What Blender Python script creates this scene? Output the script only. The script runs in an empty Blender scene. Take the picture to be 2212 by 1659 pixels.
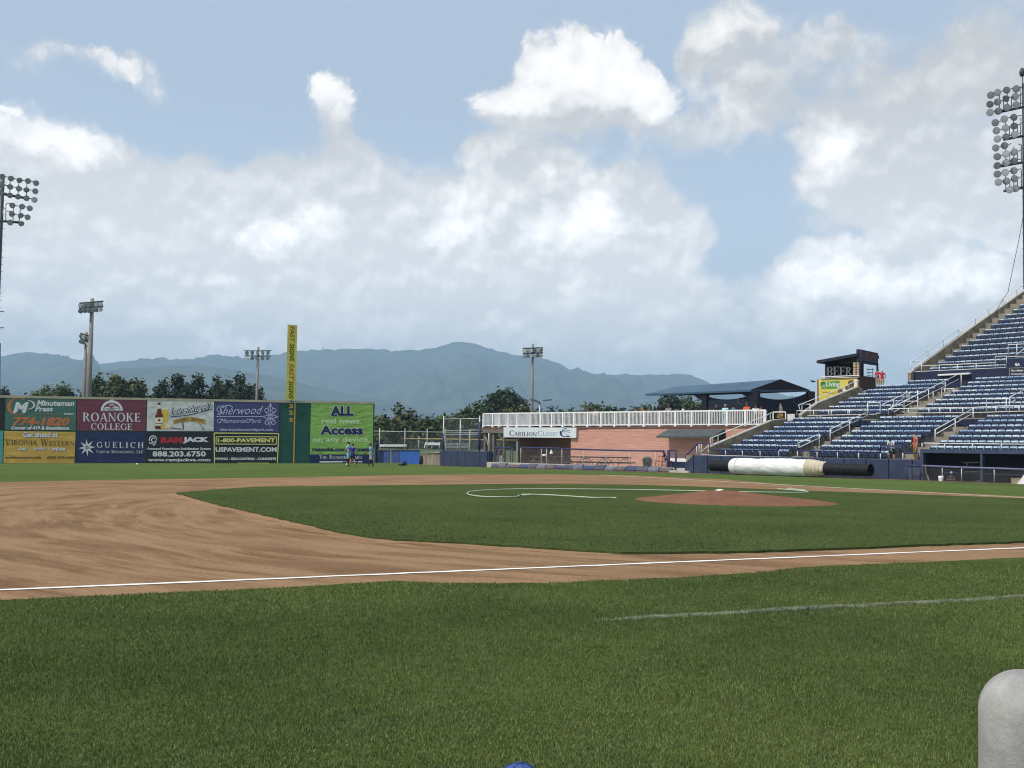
import bpy, math, random
import numpy as np
from mathutils import Vector, Matrix, Euler
random.seed(7); rng = np.random.default_rng(7)
SC = bpy.context.scene
COL = SC.collection
rad = math.radians

# ------------------------------------------------------------------ camera
# the ball field: home plate at the origin, third base at (-27.43, 0), first base at (0, 27.43); metres
CAM = np.array([-32.05, -11.13, 1.38]); YAW, PITCH, ROLL, FPX = 0.47808, 0.059006, 0.015732, 2360.7
PW, PH = 2212.0, 1659.0
FWD = np.array([math.sin(YAW)*math.cos(PITCH), math.cos(YAW)*math.cos(PITCH), math.sin(PITCH)])
_R = np.array([math.cos(YAW), -math.sin(YAW), 0.0]); _U = np.cross(_R, FWD)
RGT = _R*math.cos(ROLL) + _U*math.sin(ROLL); UPV = _U*math.cos(ROLL) - _R*math.sin(ROLL)
cam = bpy.data.cameras.new('camera'); camo = bpy.data.objects.new('camera', cam); COL.objects.link(camo)
camo.matrix_world = Matrix(((RGT[0], UPV[0], -FWD[0], CAM[0]), (RGT[1], UPV[1], -FWD[1], CAM[1]),
                            (RGT[2], UPV[2], -FWD[2], CAM[2]), (0, 0, 0, 1)))
cam.sensor_width = 36.0; cam.lens = 36.0*FPX/PW; cam.clip_start = 0.05; cam.clip_end = 30000
SC.camera = camo

# ------------------------------------------------------------------ exposure, sampling
SC.view_settings.view_transform = 'Standard'; SC.view_settings.look = 'None'
SC.view_settings.exposure = 0.6; SC.view_settings.gamma = 1.0
try:
    SC.cycles.use_adaptive_sampling = True; SC.cycles.adaptive_threshold = .012; SC.cycles.adaptive_min_samples = 12; SC.cycles.use_denoising = True; SC.cycles.denoiser = 'OPENIMAGEDENOISE'
    SC.cycles.filter_width = 1.1
    SC.cycles.max_bounces = 6; SC.cycles.diffuse_bounces = 2; SC.cycles.glossy_bounces = 2
    SC.cycles.transparent_max_bounces = 12; SC.cycles.volume_bounces = 0
    SC.cycles.sample_clamp_indirect = 4.0
except Exception:
    pass

# ------------------------------------------------------------------ sun
SUN_EL, SUN_ROT = rad(54), rad(268)
SUN_DIR = Vector((math.sin(SUN_ROT)*math.cos(SUN_EL), math.cos(SUN_ROT)*math.cos(SUN_EL), math.sin(SUN_EL)))
sl = bpy.data.lights.new('sun', 'SUN'); sl.energy = 3.0; sl.angle = rad(2.5); sl.color = (1.0, 0.93, 0.82)
so = bpy.data.objects.new('sun', sl); COL.objects.link(so); so.location = (-60, 0, 90)
so.rotation_euler = SUN_DIR.to_track_quat('Z', 'Y').to_euler()

# ------------------------------------------------------------------ pixel measuring helpers (photo reduced to 2212 x 1659)
def ray(px, py): return FWD + RGT*(px-PW/2)/FPX - UPV*(py-PH/2)/FPX
def at(px, py, dep): return CAM + ray(px, py)*dep
def ground_hit(px, py, z=0.0):
    d = ray(px, py); return CAM + d*(z-CAM[2])/d[2]
def angles(px, py):
    d = ray(px, py); d = d/np.linalg.norm(d)
    a = math.atan2(d[0], d[1]) - YAW
    return a, math.asin(d[2])

# ------------------------------------------------------------------ sky: Nishita air with drifting cumulus, all by world direction
def N(t, typ, **kw):
    n = t.nodes.new(typ)
    for k, v in kw.items():
        setattr(n, k, v)
    return n
def math_n(t, op, a, b=None, c=None, clamp=False):
    n = N(t, 'ShaderNodeMath', operation=op); n.use_clamp = clamp
    for i, v in enumerate((a, b, c)):
        if v is None: continue
        if isinstance(v, (int, float)): n.inputs[i].default_value = v
        else: t.links.new(v, n.inputs[i])
    return n.outputs[0]
def vmath(t, op, a, b=None, scale=None):
    n = N(t, 'ShaderNodeVectorMath', operation=op)
    for i, v in enumerate((a, b)):
        if v is None: continue
        if isinstance(v, tuple): n.inputs[i].default_value = v
        else: t.links.new(v, n.inputs[i])
    if scale is not None: n.inputs['Scale'].default_value = scale
    return n.outputs[0]
def mrange(t, v, a, b, c, d, smooth=True):
    n = N(t, 'ShaderNodeMapRange', interpolation_type='SMOOTHSTEP' if smooth else 'LINEAR')
    n.clamp = True
    t.links.new(v, n.inputs[0])
    for i, x in enumerate((a, b, c, d)): n.inputs[i+1].default_value = x
    return n.outputs[0]
def mixc(t, f, a, b, blend='MIX'):
    n = N(t, 'ShaderNodeMix', data_type='RGBA', blend_type=blend)
    for s, v in ((n.inputs[0], f), (n.inputs[6], a), (n.inputs[7], b)):
        if isinstance(v, (int, float)): s.default_value = v
        elif isinstance(v, tuple): s.default_value = (*v, 1.0)
        else: t.links.new(v, s)
    return n.outputs[2]

CLOUDS = [  # centre and half-size in measuring pixels, tilt (deg), weight
 (60,112,260,62,-8,.62),(230,152,230,36,-16,.45),(340,178,130,32,-14,.35),(170,60,260,70,-10,.18),
 (520,0,95,38,0,.6),(960,-10,170,48,0,.55),
 (715,182,105,92,0,1.1),(735,150,60,50,0,.6),(742,255,62,66,0,.7),(800,300,110,62,-10,.5),
 (1130,160,150,120,0,1.1),(1240,150,150,110,0,1.0),(1340,160,110,110,0,.9),(1070,245,150,80,0,.9),(1230,255,260,80,0,.9),(1440,235,120,90,0,.8),(1560,262,130,85,25,.6),(1620,220,60,70,30,.6),
 (1520,85,120,90,0,.8),(1640,60,170,120,0,.85),(1750,190,260,160,0,.65),(1840,60,115,72,0,.7),(1960,200,330,190,0,.6),(2120,90,230,150,20,.75),(2180,220,230,200,0,.6),
 (1760,320,85,80,0,1.0),(1830,350,140,95,0,1.0),(1960,390,210,95,0,.75),(1990,450,170,80,0,.55),(2120,470,230,150,0,.5),
 (60,310,210,105,0,1.0),(170,330,110,70,0,.7),(190,400,300,110,0,.8),(60,430,260,110,0,.7),(330,420,190,70,0,.4),
 (640,370,290,90,0,.75),(560,450,300,110,0,.75),(820,390,160,90,0,.8),(680,500,120,85,20,1.0),(590,540,190,80,0,.95),(520,600,260,70,0,.6),
 (1030,345,80,46,0,.8),(1030,440,150,110,0,.9),(1150,390,150,90,0,.8),(1180,350,70,50,0,.7),(1240,450,170,130,0,.9),(1390,450,170,130,0,.9),(1430,380,60,60,0,.5),(1500,480,90,90,0,.6),(900,510,260,100,0,.9),(1130,540,330,110,0,.95),(1400,560,230,120,0,.6),
 (1190,640,120,40,10,.5),(1320,660,260,70,0,.35),(830,600,330,90,0,.6),
 (1690,610,90,60,0,.8),(1800,590,90,70,0,1.0),(1820,630,130,60,0,.8),(1960,640,130,60,0,.8),(2080,630,110,60,0,.8),(1900,690,330,60,0,.5),
 (480,745,90,34,0,.6),(150,600,330,110,0,.7),(200,690,300,50,0,.4),(1000,700,500,60,0,.35),
]
GAPS = [(900,110,330,150,0,.8),(600,70,220,130,0,.5),(470,260,240,70,-8,.45),(940,260,120,120,0,.5),(1590,470,130,170,15,.8),(1690,340,70,90,0,.4),(1640,540,110,70,0,.5),(250,235,230,45,-8,.35),(1430,60,70,110,0,.5),(1560,720,200,60,0,.25),(2160,560,90,60,0,.3)]

SUNLIT = [ # sunlit heads of the clouds (positive) and their shaded bases (negative)
 (120,105,230,46,-9,.75),(270,158,150,26,-17,.5),(712,170,84,66,0,1.1),(735,235,50,50,0,.55),(1150,140,130,75,0,1.1),(1290,120,120,70,0,1.0),(1385,165,90,70,0,1.0),(1060,230,110,60,0,1.1),(1240,200,170,50,0,.5),(1450,215,90,60,0,.9),(1590,215,60,80,25,.6),
 (1530,70,90,60,0,.5),(1640,50,130,60,0,.55),(1850,55,100,45,0,.75),(2110,70,140,70,25,.6),(1770,318,85,72,0,1.2),(1850,350,100,60,0,.6),(60,300,140,66,0,1.0),(180,315,75,45,0,.75),(20,240,80,50,0,.5),
 (640,515,110,70,20,1.0),(700,470,50,60,30,.8),(560,545,80,46,0,.6),(820,360,70,40,0,.5),(1010,345,70,40,0,.75),(1165,360,70,44,0,.8),(1275,405,60,60,0,1.1),(950,515,110,70,0,.9),(1010,440,70,60,0,.8),(1200,490,130,60,0,1.0),(1320,480,90,50,0,.6),(1440,480,80,70,0,.55),(1420,385,50,50,0,.4),
 (1820,575,64,58,0,1.1),(1780,645,110,50,0,.75),(1700,600,70,50,0,.55),(1940,630,90,56,0,.75),(2080,620,90,60,0,.9),(1240,622,80,32,10,.9),(1150,662,60,26,0,.6),(490,622,90,24,0,.6),(480,742,90,30,0,.9),(320,605,110,32,0,.5),(120,610,130,40,0,.45),(760,760,120,24,0,.35),(900,690,160,30,0,.35),(1000,800,120,20,0,.3),
 (255,415,170,66,0,-.75),(1170,290,190,32,0,-.6),(1960,450,200,40,0,-.5),(760,560,140,70,0,-.5),(1320,690,240,50,0,-.6),(780,620,170,40,0,-.4),(430,330,120,30,-8,-.3),(1380,600,150,60,0,-.35),(1950,170,200,60,0,-.35)]

W = bpy.data.worlds.new('World'); SC.world = W; W.use_nodes = True
wt = W.node_tree; wt.nodes.clear()
g = bpy.data.node_groups.new('cloud_density', 'ShaderNodeTree')
g.interface.new_socket('p', in_out='INPUT', socket_type='NodeSocketVector')
g.interface.new_socket('d', in_out='OUTPUT', socket_type='NodeSocketFloat')
g.interface.new_socket('w', in_out='OUTPUT', socket_type='NodeSocketFloat')
gi, go = N(g, 'NodeGroupInput'), N(g, 'NodeGroupOutput')
pin = gi.outputs[0]
n1 = N(g, 'ShaderNodeTexNoise'); n1.inputs['Scale'].default_value = 9.0; n1.inputs['Detail'].default_value = 5.0; n1.inputs['Roughness'].default_value = .58
g.links.new(pin, n1.inputs['Vector'])
w1 = vmath(g, 'SCALE', vmath(g, 'SUBTRACT', n1.outputs['Color'], (.5, .5, .5)), scale=.085)
pw = vmath(g, 'ADD', pin, w1)
flat = vmath(g, 'MULTIPLY', pw, (1.0, 1.0, 0.0))
acc = None; accw = None
for sgn, lst in ((1, CLOUDS), (-1, GAPS), (0, SUNLIT)):
    for (cx, cy, rx, ry, tilt, amp) in lst:
        a, e = angles(cx, cy)
        mp = N(g, 'ShaderNodeMapping', vector_type='TEXTURE')
        mp.inputs['Location'].default_value = (a, e, 0); mp.inputs['Rotation'].default_value = (0, 0, rad(tilt))
        mp.inputs['Scale'].default_value = ((1.16 if sgn else 1.5)*rx/FPX, (1.16 if sgn else 1.5)*ry/FPX, 1)
        g.links.new(flat, mp.inputs['Vector'])
        gr = N(g, 'ShaderNodeTexGradient', gradient_type='QUADRATIC_SPHERE'); g.links.new(mp.outputs[0], gr.inputs[0])
        gr.gradient_type = 'SPHERICAL'
        if sgn: acc = math_n(g, 'MULTIPLY_ADD', gr.outputs['Fac'], sgn*amp*.8, acc if acc is not None else 0.0)
        else: accw = math_n(g, 'MULTIPLY_ADD', gr.outputs['Fac'], amp, accw if accw is not None else 0.0)
vo = N(g, 'ShaderNodeTexVoronoi', feature='F1'); vo.inputs['Scale'].default_value = 24.0; vo.inputs['Detail'].default_value = 4.0; vo.inputs['Roughness'].default_value = .6
g.links.new(pw, vo.inputs['Vector'])
n2 = N(g, 'ShaderNodeTexNoise'); n2.inputs['Scale'].default_value = 7.0; n2.inputs['Detail'].default_value = 7.0; n2.inputs['Roughness'].default_value = .6
g.links.new(pin, n2.inputs['Vector'])
acc = math_n(g, 'MULTIPLY_ADD', vo.outputs['Distance'], -.34, acc)
acc = math_n(g, 'MULTIPLY_ADD', math_n(g, 'SUBTRACT', n2.outputs['Fac'], .44), .95, acc)
sx = N(g, 'ShaderNodeSeparateXYZ'); g.links.new(pin, sx.inputs[0])
acc = math_n(g, 'ADD', acc, mrange(g, sx.outputs['Y'], .06, .36, .92, .0))
g.links.new(acc, go.inputs[0])
accw = math_n(g, 'MULTIPLY_ADD', vo.outputs['Distance'], -.55, accw); accw = math_n(g, 'MULTIPLY_ADD', math_n(g, 'SUBTRACT', n2.outputs['Fac'], .40), 1.0, accw)
g.links.new(accw, go.inputs[1])

tc = N(wt, 'ShaderNodeTexCoord')
vr = N(wt, 'ShaderNodeVectorRotate', rotation_type='Z_AXIS'); vr.inputs['Angle'].default_value = YAW
wt.links.new(tc.outputs['Generated'], vr.inputs['Vector'])
s1 = N(wt, 'ShaderNodeSeparateXYZ'); wt.links.new(vr.outputs[0], s1.inputs[0])
az = math_n(wt, 'ARCTAN2', s1.outputs['X'], s1.outputs['Y']); el = math_n(wt, 'ARCSINE', s1.outputs['Z'])
cb = N(wt, 'ShaderNodeCombineXYZ'); wt.links.new(az, cb.inputs[0]); wt.links.new(el, cb.inputs[1])
gn = N(wt, 'ShaderNodeGroup'); gn.node_tree = g; wt.links.new(cb.outputs[0], gn.inputs[0]); d0, w0 = gn.outputs[0], gn.outputs[1]
def fine(off):
    n = N(wt, 'ShaderNodeTexNoise'); n.inputs['Scale'].default_value = 17; n.inputs['Detail'].default_value = 7; n.inputs['Roughness'].default_value = .55; n.inputs['Distortion'].default_value = 0.0
    wt.links.new(vmath(wt, 'ADD', cb.outputs[0], off), n.inputs['Vector']); return n.outputs['Fac']
df = math_n(wt, 'SUBTRACT', fine((0, 0, 0)), fine((-.004, .010, 0)))
sky = N(wt, 'ShaderNodeTexSky', sky_type='NISHITA'); sky.sun_disc = False
sky.sun_elevation = SUN_EL; sky.sun_rotation = SUN_ROT; sky.air_density = 1.0; sky.dust_density = 1.5; sky.ozone_density = 1.0
SKY_S = .1
blue = vmath(wt, 'SCALE', sky.outputs[0], scale=SKY_S)
veil = mixc(wt, mrange(wt, el, .0, .42, .88, .66), blue, mixc(wt, mrange(wt, el, .10, .36, 0, 1), (.29, .315, .345), (.455, .525, .615)))
alpha = math_n(wt, 'MAXIMUM', mrange(wt, d0, .02, .56, 0.0, 1.0), mrange(wt, w0, .14, .46, 0.0, 1.0))
lit = mrange(wt, w0, -.36, .92, .04, .90)
lit = math_n(wt, 'MULTIPLY_ADD', df, 2.0, lit, clamp=True)
ccol = mixc(wt, lit, (.52, .50, .48), (1.02, .98, .93))
low = mrange(wt, el, .03, .34, 2.35, 1.0)                   # the air near the horizon scatters more light
cc2 = N(wt, 'ShaderNodeVectorMath', operation='SCALE'); wt.links.new(mixc(wt, alpha, veil, ccol), cc2.inputs[0]); wt.links.new(low, cc2.inputs['Scale'])
skyc = cc2.outputs[0]
bg = N(wt, 'ShaderNodeBackground'); bg.inputs['Strength'].default_value = 1.0
wt.links.new(skyc, bg.inputs['Color'])
wo = N(wt, 'ShaderNodeOutputWorld'); wt.links.new(bg.outputs[0], wo.inputs['Surface'])
try:
    W.cycles.sampling_method = 'MANUAL'; W.cycles.sample_map_resolution = 256
except Exception:
    pass

# ------------------------------------------------------------------ materials
MATS = {}
def srgb(*c): return tuple(((v/255)/12.92 if v/255 <= .04045 else ((v/255+.055)/1.055)**2.4) for v in c)
def mat(name, col, rough=.7, var=.12, scale=3.0, spec=.3, metal=0.0, bump=0.0, detail=4.0, stretch=(1, 1, 1), rnd=0.0, col2=None, space='pos'):
    if name in MATS: return MATS[name]
    m = bpy.data.materials.new(name); m.use_nodes = True; t = m.node_tree
    b = t.nodes['Principled BSDF']; b.inputs['Roughness'].default_value = rough; b.inputs['Metallic'].default_value = metal
    b.inputs['Specular IOR Level'].default_value = spec
    if space == 'pos': src = N(t, 'ShaderNodeNewGeometry').outputs['Position']
    else: src = N(t, 'ShaderNodeTexCoord').outputs['Object']
    v = vmath(t, 'MULTIPLY', src, stretch)
    n = N(t, 'ShaderNodeTexNoise'); n.inputs['Scale'].default_value = scale; n.inputs['Detail'].default_value = detail; n.inputs['Roughness'].default_value = .6
    t.links.new(v, n.inputs['Vector'])
    f = mrange(t, n.outputs['Fac'], .3, .7, 0, 1)
    c2 = col2 if col2 else tuple(min(1, x*(1+var)) for x in col)
    c1 = col if col2 else tuple(x*(1-var) for x in col)
    c = mixc(t, f, c1, c2)
    if rnd:
        oi = N(t, 'ShaderNodeObjectInfo')
        hs = N(t, 'ShaderNodeHueSaturation'); t.links.new(c, hs.inputs['Color'])
        t.links.new(mrange(t, oi.outputs['Random'], 0, 1, 1-rnd, 1+rnd, False), hs.inputs['Value']); c = hs.outputs[0]
    t.links.new(c, b.inputs['Base Color'])
    if bump:
        bp = N(t, 'ShaderNodeBump'); bp.inputs['Strength'].default_value = bump; bp.inputs['Distance'].default_value = .02
        t.links.new(n.outputs['Fac'], bp.inputs['Height']); t.links.new(bp.outputs[0], b.inputs['Normal'])
    MATS[name] = m; return m

M_WHITE = mat('white_paint', (.78, .78, .78), .5, .06, 2.0)
M_RAILW = mat('white_rail_paint', (.72, .72, .70), .45, .08, 4.0)
M_NAVY = mat('navy_paint', (.016, .022, .055), .55, .15, 2.0)
M_PADB = mat('blue_vinyl_pad', (.034, .047, .088), .55, .18, 1.2, bump=.15)
M_BLUEF = mat('blue_foam_cover', (.026, .034, .115), .6, .15, 5.0)
M_STEEL = mat('galvanised_steel', (.36, .37, .37), .45, .12, 6.0, metal=.4)
M_DARKSTEEL = mat('dark_steel', (.06, .065, .07), .5, .15, 6.0, metal=.3)
M_WOODP = mat('weathered_pole_wood', (.22, .20, .185), .85, .2, 3.0, stretch=(4, 4, .4))
M_WOODD = mat('weathered_deck_timber', (.16, .135, .11), .85, .25, 4.0, stretch=(4, 4, .5))
M_CONC = mat('stadium_concrete', (.20, .178, .14), .9, .12, .8, bump=.2, col2=(.28, .255, .21))
M_PARAPET = mat('stained_concrete', (.16, .125, .075), .92, .3, 1.3, detail=7, col2=(.33, .28, .20))
M_CAPCONC = mat('pale_concrete', (.42, .40, .35), .85, .1, 2.0)
M_BLACK = mat('black_plastic', (.012, .012, .013), .55, .15, 4.0)
M_LAMP = mat('grey_lamp_metal', (.16, .165, .17), .4, .15, 3.0, metal=.5)
M_LENS = mat('lamp_glass', (.34, .36, .38), .2, .08, 3.0, spec=.6)
M_SKIN = mat('skin', (.42, .23, .155), .55, .06, 10.0)
M_SKIND = mat('dark_skin', (.13, .07, .045), .55, .06, 10.0)
M_GOLD = mat('gold_paint', srgb(196, 160, 60), .5, .08, 3.0)

# ------------------------------------------------------------------ mesh builder
def V(*a): return np.array(a, float)
class MB:
    def __init__(s): s.v = []; s.f = []; s.m = []; s.sm = []
    def add(s, vs, fs, m=0, sm=False):
        o = len(s.v); s.v.extend([tuple(map(float, x)) for x in vs])
        for f in fs: s.f.append(tuple(o+i for i in f)); s.m.append(m); s.sm.append(sm)
        return s
    def quad(s, a, b, c, d, m=0): return s.add((a, b, c, d), ((0, 1, 2, 3),), m)
    def poly(s, pts, m=0): return s.add(pts, (tuple(range(len(pts))),), m)
    def obox(s, p, ax, ay, az, m=0):                     # corner p and three edge vectors
        p, ax, ay, az = map(np.asarray, (p, ax, ay, az))
        if np.dot(np.cross(ax, ay), az) < 0: p = p+ax; ax = -ax
        vs = [p, p+ax, p+ax+ay, p+ay, p+az, p+ax+az, p+ax+ay+az, p+ay+az]
        return s.add(vs, ((0, 3, 2, 1), (4, 5, 6, 7), (0, 1, 5, 4), (1, 2, 6, 5), (2, 3, 7, 6), (3, 0, 4, 7)), m)
    def box(s, c, sx, sy, sz, m=0, e1=(1, 0, 0), e2=(0, 1, 0), e3=(0, 0, 1)):
        e1, e2, e3 = (np.asarray(e, float) for e in (e1, e2, e3)); c = np.asarray(c, float)
        return s.obox(c-e1*sx/2-e2*sy/2-e3*sz/2, e1*sx, e2*sy, e3*sz, m)
    def tube(s, pts, r, n=6, m=0, cap=True, sm=True):
        pts = [np.asarray(p, float) for p in pts]; k = len(pts)
        rs = [r]*k if isinstance(r, (int, float)) else list(r)
        vs = []; up0 = None
        for i, p in enumerate(pts):
            d = pts[min(i+1, k-1)]-pts[max(i-1, 0)]; d = d/(np.linalg.norm(d)+1e-12)
            if up0 is None:
                a = V(0, 0, 1) if abs(d[2]) < .9 else V(1, 0, 0)
            else: a = up0
            u = np.cross(d, a); u /= np.linalg.norm(u)+1e-12; w = np.cross(u, d); up0 = w
            for j in range(n):
                t = 2*math.pi*j/n; vs.append(p+(u*math.cos(t)+w*math.sin(t))*rs[i])
        fs = [(i*n+j, i*n+(j+1) % n, (i+1)*n+(j+1) % n, (i+1)*n+j) for i in range(k-1) for j in range(n)]
        o = len(s.v); s.add(vs, fs, m, sm)
        if cap:
            s.f.append(tuple(o+j for j in range(n))[::-1]); s.m.append(m); s.sm.append(False)
            s.f.append(tuple(o+(k-1)*n+j for j in range(n))); s.m.append(m); s.sm.append(False)
        return s
    def prism(s, pts, vec, m=0):                          # planar outline pushed along vec
        pts = [np.asarray(p, float) for p in pts]; vec = np.asarray(vec, float); n = len(pts)
        nr = np.zeros(3)
        for i in range(n): nr += np.cross(pts[i], pts[(i+1) % n])
        if np.dot(nr, vec) > 0: pts = pts[::-1]
        vs = pts+[p+vec for p in pts]
        fs = [tuple(range(n)), tuple(range(2*n-1, n-1, -1))]+[(i, n+i, n+(i+1) % n, (i+1) % n) for i in range(n)]
        return s.add(vs, [f[::-1] if k >= 2 else f for k, f in enumerate(fs)], m)
    def lathe(s, prof, c, d=(0, 0, 1), n=10, m=0, sm=True):
        c = np.asarray(c, float); d = np.asarray(d, float); d = d/np.linalg.norm(d)
        a = V(0, 0, 1) if abs(d[2]) < .9 else V(1, 0, 0); u = np.cross(d, a); u /= np.linalg.norm(u); w = np.cross(d, u)
        vs = [c+d*z+(u*math.cos(2*math.pi*j/n)+w*math.sin(2*math.pi*j/n))*max(r, 1e-4) for r, z in prof for j in range(n)]
        k = len(prof)
        return s.add(vs, [(i*n+j, i*n+(j+1) % n, (i+1)*n+(j+1) % n, (i+1)*n+j) for i in range(k-1) for j in range(n)], m, sm)
    def ball(s, c, r, n=10, k=6, m=0, sq=(1, 1, 1)):
        c = np.asarray(c, float); vs = []
        for i in range(k+1):
            ph = math.pi*i/k
            for j in range(n):
                t = 2*math.pi*j/n
                vs.append(c+V(math.sin(ph)*math.cos(t)*sq[0], math.sin(ph)*math.sin(t)*sq[1], -math.cos(ph)*sq[2])*r)
        return s.add(vs, [(i*n+j, i*n+(j+1) % n, (i+1)*n+(j+1) % n, (i+1)*n+j) for i in range(k) for j in range(n)], m, True)
    def build(s, name, mats, parent=None, loc=None, local=False):
        me = bpy.data.meshes.new(name)
        v = np.array(s.v, float).reshape(-1, 3)
        if loc is not None: v = v-np.asarray(loc, float)
        elif parent is not None and not local: v = v-wloc(parent)
        me.from_pydata(v.tolist(), [], s.f)
        for mm in (mats if isinstance(mats, (list, tuple)) else [mats]): me.materials.append(mm)
        me.polygons.foreach_set('material_index', s.m); me.polygons.foreach_set('use_smooth', s.sm); me.update()
        o = bpy.data.objects.new(name, me); COL.objects.link(o)
        if loc is not None: o.location = tuple(loc)
        if parent is not None: o.parent = parent
        return o
def wloc(o):
    p = np.zeros(3)
    while o is not None: p += np.array(o.location); o = o.parent
    return p
def tag(o, label=None, cat=None, group=None, kind=None):
    if label: o['label'] = label
    if cat: o['category'] = cat
    if group: o['group'] = group
    if kind: o['kind'] = kind
    return o
def thing(name, label, cat, loc, group=None):
    o = bpy.data.objects.new(name, None); COL.objects.link(o); o.location = tuple(map(float, loc)); o.empty_display_size = .2
    return tag(o, label, cat, group)
def copy_tree(o, parent=None):
    c = o.copy(); COL.objects.link(c); c.parent = parent
    for ch in list(o.children): copy_tree(ch, c)
    return c

# ------------------------------------------------------------------ views used for measuring: offset and scale of each enlarged crop
VW = {'a': (0, 1520, 3.568), 'b': (560, 1520, 3.568), 'c': (1100, 1240, 2.513), 'd': (1700, 1540, 3.568), 'e': (2220, 1480, 3.568),
      'f': (2780, 1330, 2.811), 'g': (3340, 1100, 1.952), 'h': (3700, 200, 1.747), 'l': (0, 640, 1.728), 'i': (3560, 1300, 4.686),
      'j': (3540, 1680, 4.496), 'k': (2000, 1580, 5.53), 'm': (2740, 1560, 4.88), 'n': (3180, 1340, 5.529), 'o': (3420, 1560, 4.879),
      'q': (1330, 1700, 4.916), 'r': (2600, 1560, 4.809), 't': (900, 1320, 1.7015), 'u': (1700, 1820, .9486), 'w': (0, 1820, 1.0972), 'x': (1700, 2550, .9486)}
def D(v, x, y):
    if v is None: return x, y
    o = VW[v]; return (o[0]+x/o[2])*.548611, (o[1]+y/o[2])*.548611

class Plane:                                              # vertical plane family: origin, run direction e1, outward e2 (away from the camera)
    def __init__(s, O, e1, e2): s.O = np.array(O, float); s.e1 = V(e1[0], e1[1], 0); s.e2 = V(e2[0], e2[1], 0); s.z = V(0, 0, 1)
    def ab(s, px, py, b):
        d = ray(px, py); t = (b-(CAM[:2]-s.O)@s.e2[:2])/(d[:2]@s.e2[:2]); w = CAM+t*d
        return (w[:2]-s.O)@s.e1[:2], w[2]
    def w(s, px, py, b): a, z = s.ab(px, py, b); return s.P(a, b, z)
    def P(s, a, b, z): q = s.O+s.e1[:2]*a+s.e2[:2]*b; return V(q[0], q[1], z)
def fmake(x0, x1, d0, d1):
    A, B = at(x0, 970, d0), at(x1, 970, d1); e = (B-A)[:2]; e = e/np.linalg.norm(e); return Plane(A[:2], e, (-e[1], e[0]))
S = fmake(1478, 2212, 82.51, 62.74)                       # stands, picnic deck and their padded front wall
F_ = fmake(634, 807, 111.4, 114.0)                        # the tall right-field wall; its e1 runs to the right

# ------------------------------------------------------------------ lettering
def text_faces(body, shear=0.0, offset=0.0, space=1.0):
    c = bpy.data.curves.new('lettering', 'FONT'); c.body = body; c.shear = shear; c.offset = offset; c.space_character = space
    c.resolution_u = 2; c.fill_mode = 'FRONT'
    o = bpy.data.objects.new('lettering', c); m = o.to_mesh()
    vs = np.array([tuple(v.co) for v in m.vertices]); fs = [tuple(p.vertices) for p in m.polygons]
    o.to_mesh_clear(); bpy.data.objects.remove(o); bpy.data.curves.remove(c)
    return vs[:, :2], fs
def ring(cx, cy, rx, ry, a0, a1, T, t, n=14):            # broken-pen arc: thick at the sides, thin at top and foot
    vs = []; fs = []
    for i in range(n+1):
        a = rad(a0+(a1-a0)*i/n); c, s_ = math.cos(a), math.sin(a)
        vs += [(cx+rx*c, cy+ry*s_), (cx+(rx-T)*c, cy+(ry-t)*s_)]
        if i: k = 2*i; fs.append((k-2, k-1, k+1, k))
    return vs, fs
def bar(x0, y0, x1, y1, th): return [(x0-th/2, y0), (x0+th/2, y0), (x1+th/2, y1), (x1-th/2, y1)], [(0, 1, 2, 3)]
def sf(x, y, w=.26): h = .045; return [(x-w/2, y-h*(y > .5)), (x+w/2, y-h*(y > .5)), (x+w/2, y+h*(y < .5)), (x-w/2, y+h*(y < .5))], [(0, 1, 2, 3)]
def hb(x0, x1, y, th=.06): return [(x0, y-th/2), (x1, y-th/2), (x1, y+th/2), (x0, y+th/2)], [(0, 1, 2, 3)]
T_, t_ = .15, .06
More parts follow.
